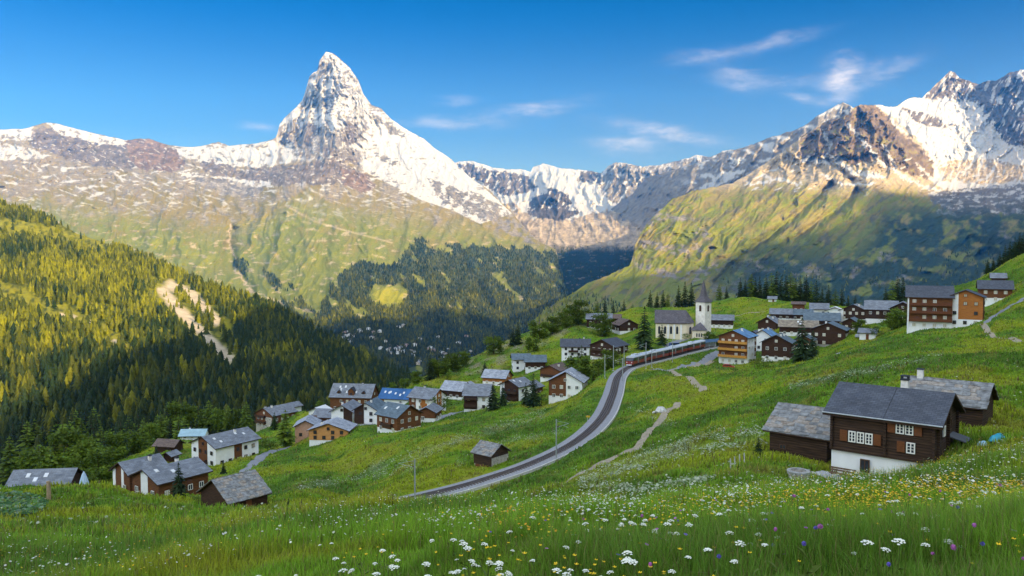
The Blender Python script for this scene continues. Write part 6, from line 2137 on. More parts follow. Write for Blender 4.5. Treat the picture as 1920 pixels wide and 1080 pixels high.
# vegetable bed on the hump
# ------------------------------------------------------------------ the town on the valley floor
TOWN = [(646, 627), (652, 625), (648, 632), (655, 631), (661, 632), (667, 630), (673, 622), (676, 625), (634, 637), (641, 637), (653, 641), (658, 643), (619, 645), (691, 618), (696, 635), (703, 639), (722, 642), (728, 651),
        (731, 657), (714, 655), (744, 652), (748, 655), (752, 658), (741, 657), (727, 660), (730, 664), (760, 649), (763, 651), (777, 650), (786, 638), (770, 660), (773, 665), (775, 668), (803, 657), (809, 656), (812, 659),
        (746, 615), (757, 613), (700, 625), (712, 624), (788, 682), (783, 684), (830, 665), (836, 668), (842, 660), (831, 674), (883, 663), (864, 671), (745, 664), (755, 662), (875, 632), (858, 647), (822, 634)]
WHERE = ['upper left cluster of the valley town', 'middle of the valley town', 'right hand end of the valley town', 'upper edge of the valley town']
rnd = random.Random(11)
trf = [pmat('town_white', (.80, .80, .80), .9, .1, .2), pmat('town_cream', (.66, .58, .5), .9, .1, .2), pmat('town_rose', (.50, .36, .34), .9, .1, .2)]
for k, (px, py) in enumerate(TOWN):
    q = M.world(np.array([px]), np.array([py]))[0]
    w_, d_, hh = rnd.uniform(11, 17), rnd.uniform(10, 14), rnd.uniform(6, 11)
    grp = 0 if px < 682 else (2 if px > 798 else (3 if py < 632 else 1))
    t = thing('town_house', 'small pale house far below in the ' + WHERE[grp], 'house', tuple(q), R(rnd.uniform(-40, 40)), 'houses in the ' + WHERE[grp])
    b = MB()
    b.prism([(-w_ / 2, 0, -8), (w_ / 2, 0, -8), (w_ / 2, 0, hh), (0, 0, hh + w_ * .22), (-w_ / 2, 0, hh)], (0, d_, 0))
    b.build('wall', trf[rnd.choice((0, 0, 0, 1, 2))], t)
    rm = roof_mesh(w_, d_, hh, w_ * .22, 'y', 1.0, 1.0, .5)
    rm.build('roof', [rnd.choice((R_GREY, R_LIGHT, R_BROWN)), TRIM], t)
    for u in (-w_ / 4, w_ / 4):
        b = MB()
        b.box(u - .9, -.08, hh * .45, u + .9, .05, hh * .45 + 2)
        b.build('window', GLASS, t)
# ------------------------------------------------------------------ trees
def leaf_mat(name, col, col2, trans=0.25):
    m = bpy.data.materials.new(name)
    m.use_nodes = True
    nt = m.node_tree
    bs = nt.nodes['Principled BSDF']
    bs.inputs['Roughness'].default_value = .7
    bs.inputs['Specular IOR Level'].default_value = .2
    at_ = node(nt, 'ShaderNodeAttribute', attribute_name='Col')
    oi = node(nt, 'ShaderNodeObjectInfo')
    geo = node(nt, 'ShaderNodeNewGeometry')
    r = ramp(nt, [(0, col), (1, col2)])
    nt.links.new(geo.outputs['Random Per Island'], r.inputs[0])
    mx = node(nt, 'ShaderNodeMix', data_type='RGBA', blend_type='MULTIPLY')
    mx.inputs[0].default_value = 1
    nt.links.new(r.outputs[0], mx.inputs[6])
    nt.links.new(at_.outputs['Color'], mx.inputs[7])
    hv = node(nt, 'ShaderNodeMapRange', inp={'To Min': .75, 'To Max': 1.25})
    nt.links.new(oi.outputs['Random'], hv.inputs['Value'])
    m2 = node(nt, 'ShaderNodeMix', data_type='RGBA', blend_type='MULTIPLY')
    m2.inputs[0].default_value = 1
    nt.links.new(mx.outputs[2], m2.inputs[6])
    nt.links.new(hv.outputs[0], m2.inputs[7])
    nt.links.new(m2.outputs[2], bs.inputs['Base Color'])
    tr = node(nt, 'ShaderNodeBsdfTranslucent')
    nt.links.new(m2.outputs[2], tr.inputs['Color'])
    ms = node(nt, 'ShaderNodeMixShader', inp={'Fac': trans})
    nt.links.new(bs.outputs[0], ms.inputs[1])
    nt.links.new(tr.outputs[0], ms.inputs[2])
    nt.links.new(ms.outputs[0], nt.nodes['Material Output'].inputs['Surface'])
    return m


SPRUCE_M = leaf_mat('spruce_needles', (.013, .030, .008), (.026, .048, .012), .12)
LARCH_M = leaf_mat('larch_needles', (.075, .130, .012), (.120, .170, .016), .2)
BARK = pmat('bark', (.09, .06, .04), .95, .4, 3.0, .5)


def spruce_mesh(seed, larch=False, whorls=24, per=10):
    """height 1; drooping fringed branches round a leader, one mesh"""
    rnd = random.Random(seed)
    V, Fc, T = [], [], []
    for w in range(whorls):
        t = (w + rnd.uniform(-.3, .3)) / whorls
        t = min(max(t, 0), .985)
        z = .07 + .91 * t
        if larch:
            rad = .215 * (1 - t) ** .62 * (1 - .55 * max(0, .25 - t) / .25) + .012
        else:
            rad = .185 * (1 - t) ** .85 * (1 - .35 * max(0, .10 - t) / .1) + .008
        n = max(4, int(per * (.5 + .6 * (1 - t))))
        a0 = rnd.uniform(0, 6.28)
        for k in range(n):
            if rnd.random() < .10:
                continue
            a = a0 + 2 * math.pi * k / n + rnd.uniform(-.25, .25)
            L = rad * rnd.uniform(.62, 1.22)
            up = rnd.uniform(.0, .25) if t > .6 else rnd.uniform(-.25, .12)
            droop = L * rnd.uniform(.25, .6) * (.5 if larch else 1)
            ca, sa = math.cos(a), math.sin(a)
            wd = L * rnd.uniform(.30, .46) * (1.15 if larch else 1)
            tint = rnd.uniform(.7, 1.25)
            prev = None
            for q, (f, wf) in enumerate(((.06, .25), (.4, 1.0), (.75, .85), (1.03, .12))):
                r = L * f
                zz = z + up * r - droop * f * f
                jit = rnd.uniform(-.010, .010)
                i = len(V)
                V.append((ca * r - sa * wd * wf * .5, sa * r + ca * wd * wf * .5, zz - wd * .22 * wf + jit))
                V.append((ca * r, sa * r, zz + jit * .5 + .006))
                V.append((ca * r + sa * wd * wf * .5, sa * r - ca * wd * wf * .5, zz - wd * .22 * wf - jit))
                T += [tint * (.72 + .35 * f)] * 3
                if prev is not None:
                    Fc += [(prev, prev + 1, i + 1, i), (prev + 1, prev + 2, i + 2, i + 1)]
                prev = i
    # leader
    i = len(V)
    for k in range(5):
        a = k * 2 * math.pi / 5
        V.append((.018 * math.cos(a), .018 * math.sin(a), .93))
        T.append(1)
    V.append((0, 0, 1.0))
    T.append(1.1)
    for k in range(5):
        Fc.append((i + k, i + (k + 1) % 5, i + 5, i + 5))
    V, T = np.array(V), np.array(T)
    me_o = None
    me = bpy.data.meshes.new('crown')
    me.from_pydata([tuple(v) for v in V], [], [tuple(dict.fromkeys(f)) for f in Fc])
    at_ = me.color_attributes.new('Col', 'FLOAT_COLOR', 'POINT')
    at_.data.foreach_set('color', np.stack([T, T, T, np.ones_like(T)], 1).ravel().astype(np.float32))
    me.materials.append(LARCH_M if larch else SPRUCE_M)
    return me


def leafy_mesh(seed, n=900, shape='bush'):
    """irregular leafy crown of small leaf faces gathered in clumps; height 1"""
    rnd = np.random.default_rng(seed)
    nc = 26
    if shape == 'bush':
        cz = rnd.uniform(.2, .8, nc)
        rr = .42 * np.sqrt(np.clip(1 - ((cz - .45) / .55) ** 2, .05, 1)) * rnd.uniform(.3, 1, nc)
    else:
        cz = rnd.uniform(.12, .92, nc)
        rr = .30 * np.clip(np.sin(np.clip((cz - .02) / .98, 0, 1) * np.pi) ** .6, .1, 1) * rnd.uniform(.25, 1.05, nc)
    ca = rnd.uniform(0, 6.28, nc)
    C = np.stack([rr * np.cos(ca), rr * np.sin(ca), cz], 1)
    idx = rnd.integers(0, nc, n)
    P = C[idx] + rnd.normal(0, .062, (n, 3)) * np.array([1, 1, .85])
    d1 = rnd.normal(0, 1, (n, 3))
    d1 /= np.linalg.norm(d1, axis=1, keepdims=True)
    d2 = np.cross(d1, rnd.normal(0, 1, (n, 3)))
    d2 /= np.linalg.norm(d2, axis=1, keepdims=True)
    s = rnd.uniform(.018, .036, (n, 1))
    V = np.stack([P - d1 * s, P + d2 * s * .7, P + d1 * s, P - d2 * s * .7], 1).reshape(-1, 3)
    T = np.repeat(rnd.uniform(.7, 1.3, nc)[idx] * rnd.uniform(.85, 1.15, n), 4)
    me = bpy.data.meshes.new('crown')
    me.from_pydata([tuple(v) for v in V], [], [tuple(range(4 * i, 4 * i + 4)) for i in range(n)])
    at_ = me.color_attributes.new('Col', 'FLOAT_COLOR', 'POINT')
    at_.data.foreach_set('color', np.stack([T, T, T, np.ones_like(T)], 1).ravel().astype(np.float32))
    me.materials.append(LARCH_M)
    return me


def trunk_mesh(r=.018, top=.9):
    b = MB()
    b.tube([(0, 0, -.08), (0, 0, .12), (.004, .003, .5), (0, 0, top)], [r * 1.35, r, r * .6, r * .12], 7)
    for k in range(5):
        a = k * 2.4
        z = .2 + .11 * k
        b.tube([(0, 0, z), (.07 * math.cos(a), .07 * math.sin(a), z + .05)], [r * .35, r * .1], 5, cap=False)
    o = b.build('trunk', BARK)
    me = o.data
    bpy.data.objects.remove(o)
    return me


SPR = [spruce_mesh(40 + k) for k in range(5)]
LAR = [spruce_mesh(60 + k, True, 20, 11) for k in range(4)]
LEAFY = [leafy_mesh(80 + k, 2800, 'tree') for k in range(3)]
BUSH = [leafy_mesh(90 + k, 800) for k in range(3)]
TRK = trunk_mesh()
TREE_N = 0


def tree(kind, x, y, z, h, label, group=None, seed=0, wide=1.0):
    global TREE_N
    TREE_N += 1
    rnd = random.Random(seed * 7919 + 13)
    nm, pool, cat = {'spruce': ('spruce_tree', SPR, 'tree'), 'larch': ('larch_tree', LAR, 'tree'), 'leafy': ('leafy_tree', LEAFY, 'tree'), 'bush': ('bush', BUSH, 'bush')}[kind]
    t = thing(nm, label, cat, (x, y, z), rnd.uniform(0, 6.28), group, (h * wide, h * wide, h))
    c = bpy.data.objects.new('crown', rnd.choice(pool))
    COL.objects.link(c)
    c.parent = t
    k = bpy.data.objects.new('trunk', TRK)
    COL.objects.link(k)
    k.parent = t
    return t


# single trees of the village: kind, px, foot py, Y, height in px, label, group
VT = [('larch', 536, 840, 262, 74, 'tall larch between the balconied chalet and the pinkish orange house', None), ('bush', 506, 848, 256, 26, 'round dark bush below the tall larch', None),
      ('spruce', 541, 953, 112, 27, 'left one of two small dark spruces at the meadow edge below the slope', None), ('spruce', 566, 958, 110, 27, 'right one of two small dark spruces at the meadow edge below the slope', None),
      ('bush', 508, 957, 113, 16, 'low round bush beside the slab roofed barn', None), ('spruce', 336, 950, 140, 66, 'dense young spruce in front of the brown house with the white stripe', None),
      ('bush', 372, 956, 128, 32, 'dark bush between the young spruce and the slab roofed barn', None), ('spruce', 294, 874, 220, 40, 'conical spruce left of the tiny grey shelter', None), ('bush', 281, 872, 222, 22, 'bush at the foot of the conical spruce', None),
      ('spruce', 419, 876, 214, 26, 'small spruce in front of the white apartment house', None), ('bush', 378, 880, 196, 22, 'bush behind the slab roofed barn', None), ('spruce', 64, 922, 140, 30, 'small conifer in front of the sunken slate house', None),
      ('bush', 492, 838, 276, 22, 'bush on the lawn below the balconied chalet', None), ('spruce', 515, 818, 318, 34, 'slim spruce against the wall of the balconied chalet', None),
      ('spruce', 925, 775, 262, 56, 'leftmost spruce of the clump in the village centre', None), ('spruce', 943, 772, 266, 44, 'short spruce next to the white wall of the chalet with stacked balconies', None), ('spruce', 1000, 762, 258, 66, 'broad tall spruce left of the half brown half white house', None),
      ('spruce', 986, 760, 264, 44, 'smaller spruce leaning on the broad tall one in the village centre', None), ('bush', 824, 766, 280, 34, 'leafy shrub against the orange striped gable', None), ('bush', 1015, 757, 262, 24, 'bush beside the white basement of the half brown half white house', None),
      ('leafy', 1086, 692, 290, 52, 'dark spreading tree behind the half brown half white house', None), ('spruce', 1090, 690, 300, 62, 'tall spruce rising in front of the long white house', None), ('leafy', 1112, 712, 268, 52, 'leafy tree between the half brown half white house and the railway', None),
      ('leafy', 1142, 690, 276, 44, 'leafy tree beside the railway below the dark balconied chalet', None), ('bush', 1162, 680, 285, 26, 'bush beside the rails just behind the front of the train', None), ('bush', 1122, 716, 250, 24, 'bush at the foot of the leafy tree by the railway curve', None),
      ('spruce', 1208, 656, 335, 84, 'tallest spruce, standing alone left of the church', None), ('spruce', 1241, 640, 346, 40, 'slender spruce in front of the church nave', None), ('leafy', 1130, 622, 390, 44, 'rounded tree in front of the chalet with rows of white windows', None),
      ('leafy', 1084, 622, 408, 46, 'rounded tree on the edge left of the chalet with rows of white windows', None), ('leafy', 1062, 640, 404, 36, 'shrubby tree on the rocky edge left of the long white house', None), ('spruce', 971, 655, 398, 44, 'dark spruce on the rocky edge above the valley', None),
      ('spruce', 962, 664, 394, 34, 'second dark spruce on the rocky edge above the valley', None), ('leafy', 1012, 648, 396, 40, 'broad dark shrub in the hollow of the rocky slope', None), ('leafy', 1036, 640, 398, 34, 'dark shrub right of the broad one on the rocky slope', None),
      ('leafy', 926, 668, 384, 40, 'dark tree hanging over the valley edge', None), ('leafy', 1000, 668, 376, 30, 'dark shrub above the tall white house', None), ('spruce', 909, 694, 350, 26, 'small spruce on the bright grass edge above the pale roofed house', None),
      ('spruce', 806, 706, 345, 48, 'dark conifer at the bottom of the bright grass edge, left one', None), ('leafy', 822, 704, 350, 42, 'dark tree at the bottom of the bright grass edge, right one', None), ('leafy', 850, 692, 362, 36, 'dark round tree behind the bright grass edge', None),
      ('leafy', 868, 686, 368, 30, 'smaller dark round tree behind the bright grass edge', None), ('leafy', 780, 722, 345, 26, 'low tree at the corner of the blue roofed house', None), ('bush', 840, 722, 345, 14, 'little bush on the bright grass edge', None), ('leafy', 760, 726, 350, 22, 'low tree behind the blue roofed house', None),
      ('spruce', 1503, 674, 282, 84, 'large single spruce in front of the mossy tan roof', None), ('spruce', 1524, 668, 288, 50, 'shorter spruce beside the large single spruce', None), ('bush', 1432, 690, 278, 26, 'leafy bush in front of the dark red brown log chalet', None), ('bush', 1415, 686, 282, 18, 'bush at the corner of the balconied hotel', None),
      ('bush', 1470, 690, 272, 18, 'low bush under the dark red brown log chalet', None), ('leafy', 1672, 612, 306, 34, 'tree between the tall dark chalet and the timber apartment block', None), ('leafy', 1690, 604, 300, 46, 'leafy tree against the left end of the timber apartment block', None),
      ('bush', 1640, 622, 300, 26, 'bush under the tall dark chalet', None), ('leafy', 1612, 622, 312, 28, 'tree beside the small dark cabin', None), ('leafy', 1330, 632, 350, 24, 'shrub at the foot of the church tower', None), ('bush', 1340, 640, 340, 16, 'low shrub between church and station', None),
      ('bush', 1286, 638, 350, 16, 'little bush in front of the low church annex', None), ('spruce', 1422, 858, 76, 40, 'dark round conifer left of the left barn', None), ('spruce', 1634, 886, 66, 32, 'small conifer in front of the white basement of the dark chalet', None),
      ('leafy', 1346, 640, 338, 28, 'rounded shrub beside the long station road', None)]
for k, (kd, px, py, Y, hp, lb, gr) in enumerate(VT):
    p = at(px, py, Y)
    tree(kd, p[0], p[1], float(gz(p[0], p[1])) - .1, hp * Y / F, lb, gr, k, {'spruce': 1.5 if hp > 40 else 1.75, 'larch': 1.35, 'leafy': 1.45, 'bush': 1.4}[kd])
# skyline trees behind the knoll and church
SK = [(1120, 582, 26), (1134, 582, 32), (1150, 580, 22), (1170, 578, 26), (1186, 577, 16), (1219, 577, 36), (1232, 576, 30), (1243, 576, 34), (1252, 577, 26), (1272, 576, 40), (1284, 576, 46), (1296, 576, 42), (1348, 566, 26), (1362, 562, 22),
      (1388, 558, 34), (1397, 557, 28), (1408, 557, 40), (1416, 557, 34), (1424, 560, 38), (1436, 560, 44), (1446, 562, 48), (1455, 562, 50), (1464, 563, 44), (1473, 565, 46), (1482, 566, 52), (1491, 567, 42), (1500, 568, 46), (1511, 569, 50), (1520, 570, 40),
      (1530, 571, 44), (1541, 571, 36), (1553, 572, 40), (1566, 573, 34), (1578, 574, 36), (1590, 575, 28), (1603, 576, 30), (1672, 578, 42), (1682, 580, 50), (1692, 580, 46), (1660, 578, 30)]
for k, (px, py, hp) in enumerate(SK):
    Y = 500 if px < 1340 else (505 if px < 1620 else 430)
    p = at(px, py + 4, Y)
    z = max(float(gz(p[0], p[1])), p[2] - 3)
    tree('spruce' if k % 4 else 'larch', p[0], p[1], z - .3, (hp + 6) * Y / F, 'dark conifer in the row along the skyline behind the village' if px > 1340 else 'dark conifer on the skyline between chalets and church', 'conifers on the skyline behind the village' if px > 1340 else 'conifers on the skyline left of the church', 200 + k, 1.2)
for k, (px, py, hp) in enumerate([(1852, 512, 26), (1862, 508, 24), (1874, 504, 28), (1884, 502, 34), (1893, 498, 36), (1902, 494, 40), (1911, 490, 44), (1920, 486, 46), (1930, 482, 48), (1942, 478, 46)]):
    p = at(px, py, 372)
    tree('spruce', p[0], p[1], max(float(gz(p[0], p[1])), p[2] - 2) - .3, (hp + 4) * 372 / F, 'dark conifer climbing the grassy skyline at the right edge', 'conifers on the right skyline', 260 + k, 1.4)

# --- the wood on the left hillside: the nearest stand as single trees, the rest as one mass
pt = FH.P[:FH.n_front]
cell = np.linalg.norm(np.cross(pt[1:, :-1] - pt[:-1, :-1], pt[:-1, 1:] - pt[:-1, :-1]), axis=-1)
pxc, pyc = FH.PX[:FH.n_front - 1, :-1], FH.PY[:FH.n_front - 1, :-1]
dens = (1 - bare_f(pxc, pyc)) * sstep(.62, .35, fbm(pxc / 16, pyc / 12, 4, .6, 900)) + .04
dens = dens * cell * sstep(-330, -120, pxc)
dens = dens * (1 + 1.2 * sstep(700, 900, pyc))
NW = 20000
pick = RNG.choice(dens.size, NW, p=(dens / dens.sum()).ravel())
jj, ii = np.unravel_index(pick, dens.shape)
fu, fv = RNG.random(NW), RNG.random(NW)
WP = pt[jj, ii] * ((1 - fu) * (1 - fv))[:, None] + pt[jj, ii + 1] * (fu * (1 - fv))[:, None] + pt[jj + 1, ii] * ((1 - fu) * fv)[:, None] + pt[jj + 1, ii + 1] * (fu * fv)[:, None]
WPX = pxc[jj, ii]
WPY = pyc[jj, ii]
# larger trees that stand just behind the lowest houses and form the edge of the wood
EDGE_T = [(20, 905, 290, 96, 'larch'), (75, 905, 250, 84, 'leafy'), (104, 905, 232, 100, 'larch'), (128, 902, 236, 112, 'leafy'), (150, 905, 228, 92, 'larch'), (168, 900, 232, 100, 'leafy'), (140, 915, 205, 66, 'leafy'), (184, 908, 222, 76, 'leafy'),
          (196, 888, 262, 92, 'spruce'), (212, 872, 282, 70, 'leafy'), (228, 868, 292, 96, 'spruce'), (246, 858, 302, 66, 'leafy'), (268, 846, 318, 66, 'larch'), (282, 838, 330, 50, 'leafy'), (302, 824, 350, 58, 'larch'), (330, 812, 365, 64, 'leafy'), (350, 808, 372, 62, 'larch'),
          (372, 806, 374, 54, 'leafy'), (392, 806, 370, 62, 'larch'), (410, 806, 366, 44, 'leafy'), (428, 806, 360, 52, 'larch'), (446, 806, 356, 44, 'leafy'), (462, 804, 352, 58, 'larch'), (716, 772, 365, 30, 'leafy'), (735, 735, 380, 22, 'leafy'), (48, 885, 300, 60, 'larch'), (175, 925, 185, 50, 'leafy'),
          (-20, 910, 280, 90, 'larch'), (8, 880, 320, 70, 'spruce'), (600, 772, 365, 24, 'leafy'), (552, 782, 352, 26, 'larch')]
for k, (px, py, Y, hp, kd) in enumerate(EDGE_T):
    p = at(px, py, Y)
    tree(kd, p[0], p[1], p[2] - 1.0, hp * Y / F, 'broad green tree at the lower edge of the wood behind the houses' if kd != 'spruce' else 'tall dark spruce at the lower edge of the wood', 'trees along the lower edge of the wood' if kd != 'spruce' else 'spruces along the lower edge of the wood', 300 + k,
         1.25 if kd == 'leafy' else 1.2)
front = np.where((WPX > -20) & (WPX < 720) & (WPY < 880) & (WPY > 640))[0]
front = front[np.argsort(WP[front, 1])]
NEAR_N = 300 - TREE_N if TREE_N < 300 else 0
single = front[:NEAR_N]
for k, i in enumerate(single):
    x, y, z = WP[i]
    tree('spruce' if k % 5 else 'larch', x, y, z - .5, RNG.uniform(15, 24), 'conifer standing in the shaded front rows of the wooded hillside', 'conifers in the front rows of the wood', 400 + k, 1.15)
rest = np.setdiff1d(np.arange(NW), single)


def tree_template(tiers, seg, seed, larch):
    rnd = random.Random(seed)
    V, Fc, T = [], [], []
    for q in range(tiers):
        t = q / tiers
        zb, zt = .05 + .95 * t - .02, min(1.0, .05 + .95 * (t + 1.9 / tiers))
        rad = (.24 * (1 - t) ** .65 if larch else .20 * (1 - t) ** .85) + .01
        i = len(V)
        for k in range(seg):
            a = 2 * math.pi * k / seg + q * .7 + rnd.uniform(-.2, .2)
            r = rad * (rnd.uniform(.85, 1.25) if k % 2 == 0 else rnd.uniform(.35, .6))
            V.append((r * math.cos(a), r * math.sin(a), zb - (.03 if k % 2 == 0 else -.02) + rnd.uniform(-.02, .02)))
            T.append(rnd.uniform(.8, 1.2))
        V.append((rnd.uniform(-.01, .01), rnd.uniform(-.01, .01), zt))
        T.append(1.0)
        for k in range(seg):
            Fc.append((i + k, i + (k + 1) % seg, i + seg))
    return np.array(V), np.array(Fc), np.array(T)


def mass(name, P, Hh, tmpl, mat, label, cat, tint, wide=1.0):
    Vs, Fs, Ts = [], [], []
    base = 0
    which = RNG.integers(0, len(tmpl), len(P))
    for w, (V, Fc, T) in enumerate(tmpl):
        idx = np.where(which == w)[0]
        if not len(idx):
            continue
        a = RNG.uniform(0, 6.28, len(idx))
        ca, sa = np.cos(a), np.sin(a)
        h = Hh[idx]
        wd = h * wide * RNG.uniform(.8, 1.25, len(idx))
        X = (V[None, :, 0] * ca[:, None] - V[None, :, 1] * sa[:, None]) * wd[:, None] + P[idx, 0][:, None]
        Yq = (V[None, :, 0] * sa[:, None] + V[None, :, 1] * ca[:, None]) * wd[:, None] + P[idx, 1][:, None]
        Z = V[None, :, 2] * h[:, None] + P[idx, 2][:, None] - .5
        Vs.append(np.stack([X, Yq, Z], -1).reshape(-1, 3))
        Fs.append((Fc[None] + (np.arange(len(idx)) * len(V))[:, None, None] + base).reshape(-1, 3))
        Ts.append((T[None, :, None] * tint[idx][:, None, :]).reshape(-1, 3))
        base += len(idx) * len(V)
    o = soup_mesh(name, np.concatenate(Vs), np.concatenate(Fs), mat, np.concatenate(Ts))
    o['kind'] = 'stuff'
    tag(o, label, cat)
    return o


WOODM = leaf_mat('wood_mass', (.85, .85, .85), (1.15, 1.15, 1.15), .15)


def tints(n, larch_sun, px=None):
    """spruce green to yellow larch green, the yellow also painting in sunlight"""
    k = np.clip(larch_sun + RNG.normal(0, .24, n), 0, 1)[:, None] ** 1.45
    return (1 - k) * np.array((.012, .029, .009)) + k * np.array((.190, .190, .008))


Tn = [tree_template(9, 10, 500 + k, k % 2) for k in range(4)]
Tm = [tree_template(6, 8, 520 + k, k % 2) for k in range(4)]
Tf = [tree_template(3, 6, 540 + k, k % 2) for k in range(4)]
rp = WP[rest]
larch_sun = .26 + .45 * fbm(WPX[rest] / 70, WPY[rest] / 50, 3, .5, 930) + .42 * sstep(690, 590, WPY[rest] + .28 * (WPX[rest] - 250)) - .12  # sunlit yellow above the shade line, dark green below, painted into the tint
hh = 6 + 13 * RNG.beta(1.8, 1.8, len(rest))
tt = tints(len(rest), larch_sun)
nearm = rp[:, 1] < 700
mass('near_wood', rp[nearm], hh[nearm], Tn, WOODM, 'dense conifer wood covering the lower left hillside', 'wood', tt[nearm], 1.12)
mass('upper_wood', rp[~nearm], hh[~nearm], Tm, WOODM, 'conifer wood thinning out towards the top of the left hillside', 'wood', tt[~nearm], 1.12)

# --- far woods on the flank below the peak, in the valley and on the right
def far_wood(sheet, fn, n_try, box, seed):
    r = np.random.default_rng(seed)
    px = r.uniform(box[0], box[2], n_try)
    py = r.uniform(box[1], box[3], n_try)
    keep = fn(px, py) > r.random(n_try)
    px, py = px[keep], py[keep]
    ok = py > np.interp(px, sheet.px, sheet.C) + 2
    return sheet.world(px[ok], py[ok]), px[ok], py[ok]


P1, px1, py1 = far_wood(M, forest_m, 30000, (440, 435, 1080, 740), 1)
hh1 = RNG.uniform(14, 24, len(P1)) * np.where(py1 > 610, .8, 1.0)
lush1 = .22 + .3 * fbm(px1 / 40, py1 / 30, 3, .5, 940) + .28 * sstep(520, 600, py1) * sstep(640, 560, py1)
mass('far_wood', P1, hh1, Tf, WOODM, 'distant conifer woods on the valley side below the pointed peak', 'wood', tints(len(P1), lush1), 1.25)


def valley_fn(px, py):
    return sstep(455, 480, py) * sstep(.5, .2, fbm(px / 20, py / 10, 3, .5, 950)) * .9


P2, px2, py2 = far_wood(Bk, valley_fn, 5000, (960, 462, 1200, 620), 2)


def r1_fn(px, py):
    a = in_poly(px + 6 * fbm(px / 20, py / 20, 3, .5, 951), py, [(1000, 600), (1060, 545), (1110, 548), (1170, 575), (1200, 640), (1000, 650)]) * .8
    b = sstep(470, 540, py) * sstep(1330, 1420, px) * sstep(.1, .4, fbm(px / 28, py / 22, 4, .55, 952)) * .6
    c = (line_dist(px, py, [(1820, 500), (1780, 560), (1700, 590)]) < 45) * sstep(-.1, .3, fbm(px / 22, py / 18, 3, .55, 953)) * .7
    d = sstep(520, 480, py) * 0
    return np.maximum(np.maximum(a, b), c)


P3, px3, py3 = far_wood(R1, r1_fn, 14000, (1000, 460, 1960, 650), 3)
PP = np.concatenate([P2, P3])
lp = np.concatenate([np.full(len(P2), -.2), .25 + .5 * sstep(1180, 1060, px3)])
mass('valley_wood', PP, RNG.uniform(10, 18, len(PP)), Tf, WOODM, 'scattered conifer woods in the shaded gorge and at the foot of the right mountain', 'wood', tints(len(PP), lp), 1.25)
# ------------------------------------------------------------------ grass and flowers of the meadow
_thp = math.atan(1)
_den = (np.cos(PITCH) - GV * np.sin(PITCH))
SPX = 960 + F * GA[None, :] * (1 / _den)
SPY = 540 - F * (np.sin(PITCH) + GV * np.cos(PITCH)) / _den
_dx = SPX[:-1, 1:] - SPX[:-1, :-1]
_dy = SPY[:-1, :-1] - SPY[1:, :-1]
AREA = np.clip(_dx * _dy, 0, None)
ok = (SPX[:-1, :-1] > -320) & (SPX[:-1, :-1] < 2420) & (SPY[:-1, :-1] > 470) & (SPY[:-1, :-1] < 1190) & (_td[:-1, :-1] > 3.5)
# keep off house floors and paths
hx = HOUSE_XY
for key, hv in H.items():
    p = at(*hv[:3])
    a = R(hv[7])
    X, Yq = GX[:-1, :-1] - p[0], GY[:-1, :-1] - p[1]
    u, v = X * math.cos(a) + Yq * math.sin(a), -X * math.sin(a) + Yq * math.cos(a)
    ok &= ~((np.abs(u) < hv[3] / 2 + .1) & (v > -.1) & (v < hv[4] + .1))
PATHXY = [np.array([tuple(v.co[:2]) for v in o.data.vertices]) for o in bpy.data.objects if o.name.split('.')[0] in ('path', 'road', 'terrace')]
for c in PATHXY:
    m5 = c.reshape(5, -1, 2)
    mid = np.concatenate([m5[2], np.zeros((len(m5[2]), 1))], 1)
    wd = np.linalg.norm(m5[0] - m5[4], axis=1).mean() / 2
    bb = (GX[:-1, :-1] > c[:, 0].min() - 2) & (GX[:-1, :-1] < c[:, 0].max() + 2) & (GY[:-1, :-1] > c[:, 1].min() - 2) & (GY[:-1, :-1] < c[:, 1].max() + 2)
    if bb.any():
        jj, ii = np.where(bb)
        d, _ = poly_frame(mid, GX[jj, ii], GY[jj, ii])
        ok[jj, ii] &= d > wd


def scatter(n, y0, y1, weight=None, floor=.6, seed=1):
    r = np.random.default_rng(seed)
    w = (AREA + floor * (AREA > 0) * np.abs(_dx)) * ok * (GY[:-1, :-1] >= y0) * (GY[:-1, :-1] < y1)
    if weight is not None:
        w = w * weight(GX[:-1, :-1], GY[:-1, :-1], SPX[:-1, :-1], SPY[:-1, :-1])
    k = r.choice(w.size, n, p=(w / w.sum()).ravel())
    j, i = np.unravel_index(k, w.shape)
    a = GA[i] + r.random(n) * (GA[1] - GA[0])
    ly = GLY[j] + r.random(n) * (GLY[1] - GLY[0])
    Y = np.exp(ly)
    x = a * Y
    return x, Y, gz(x, Y), j, i, r


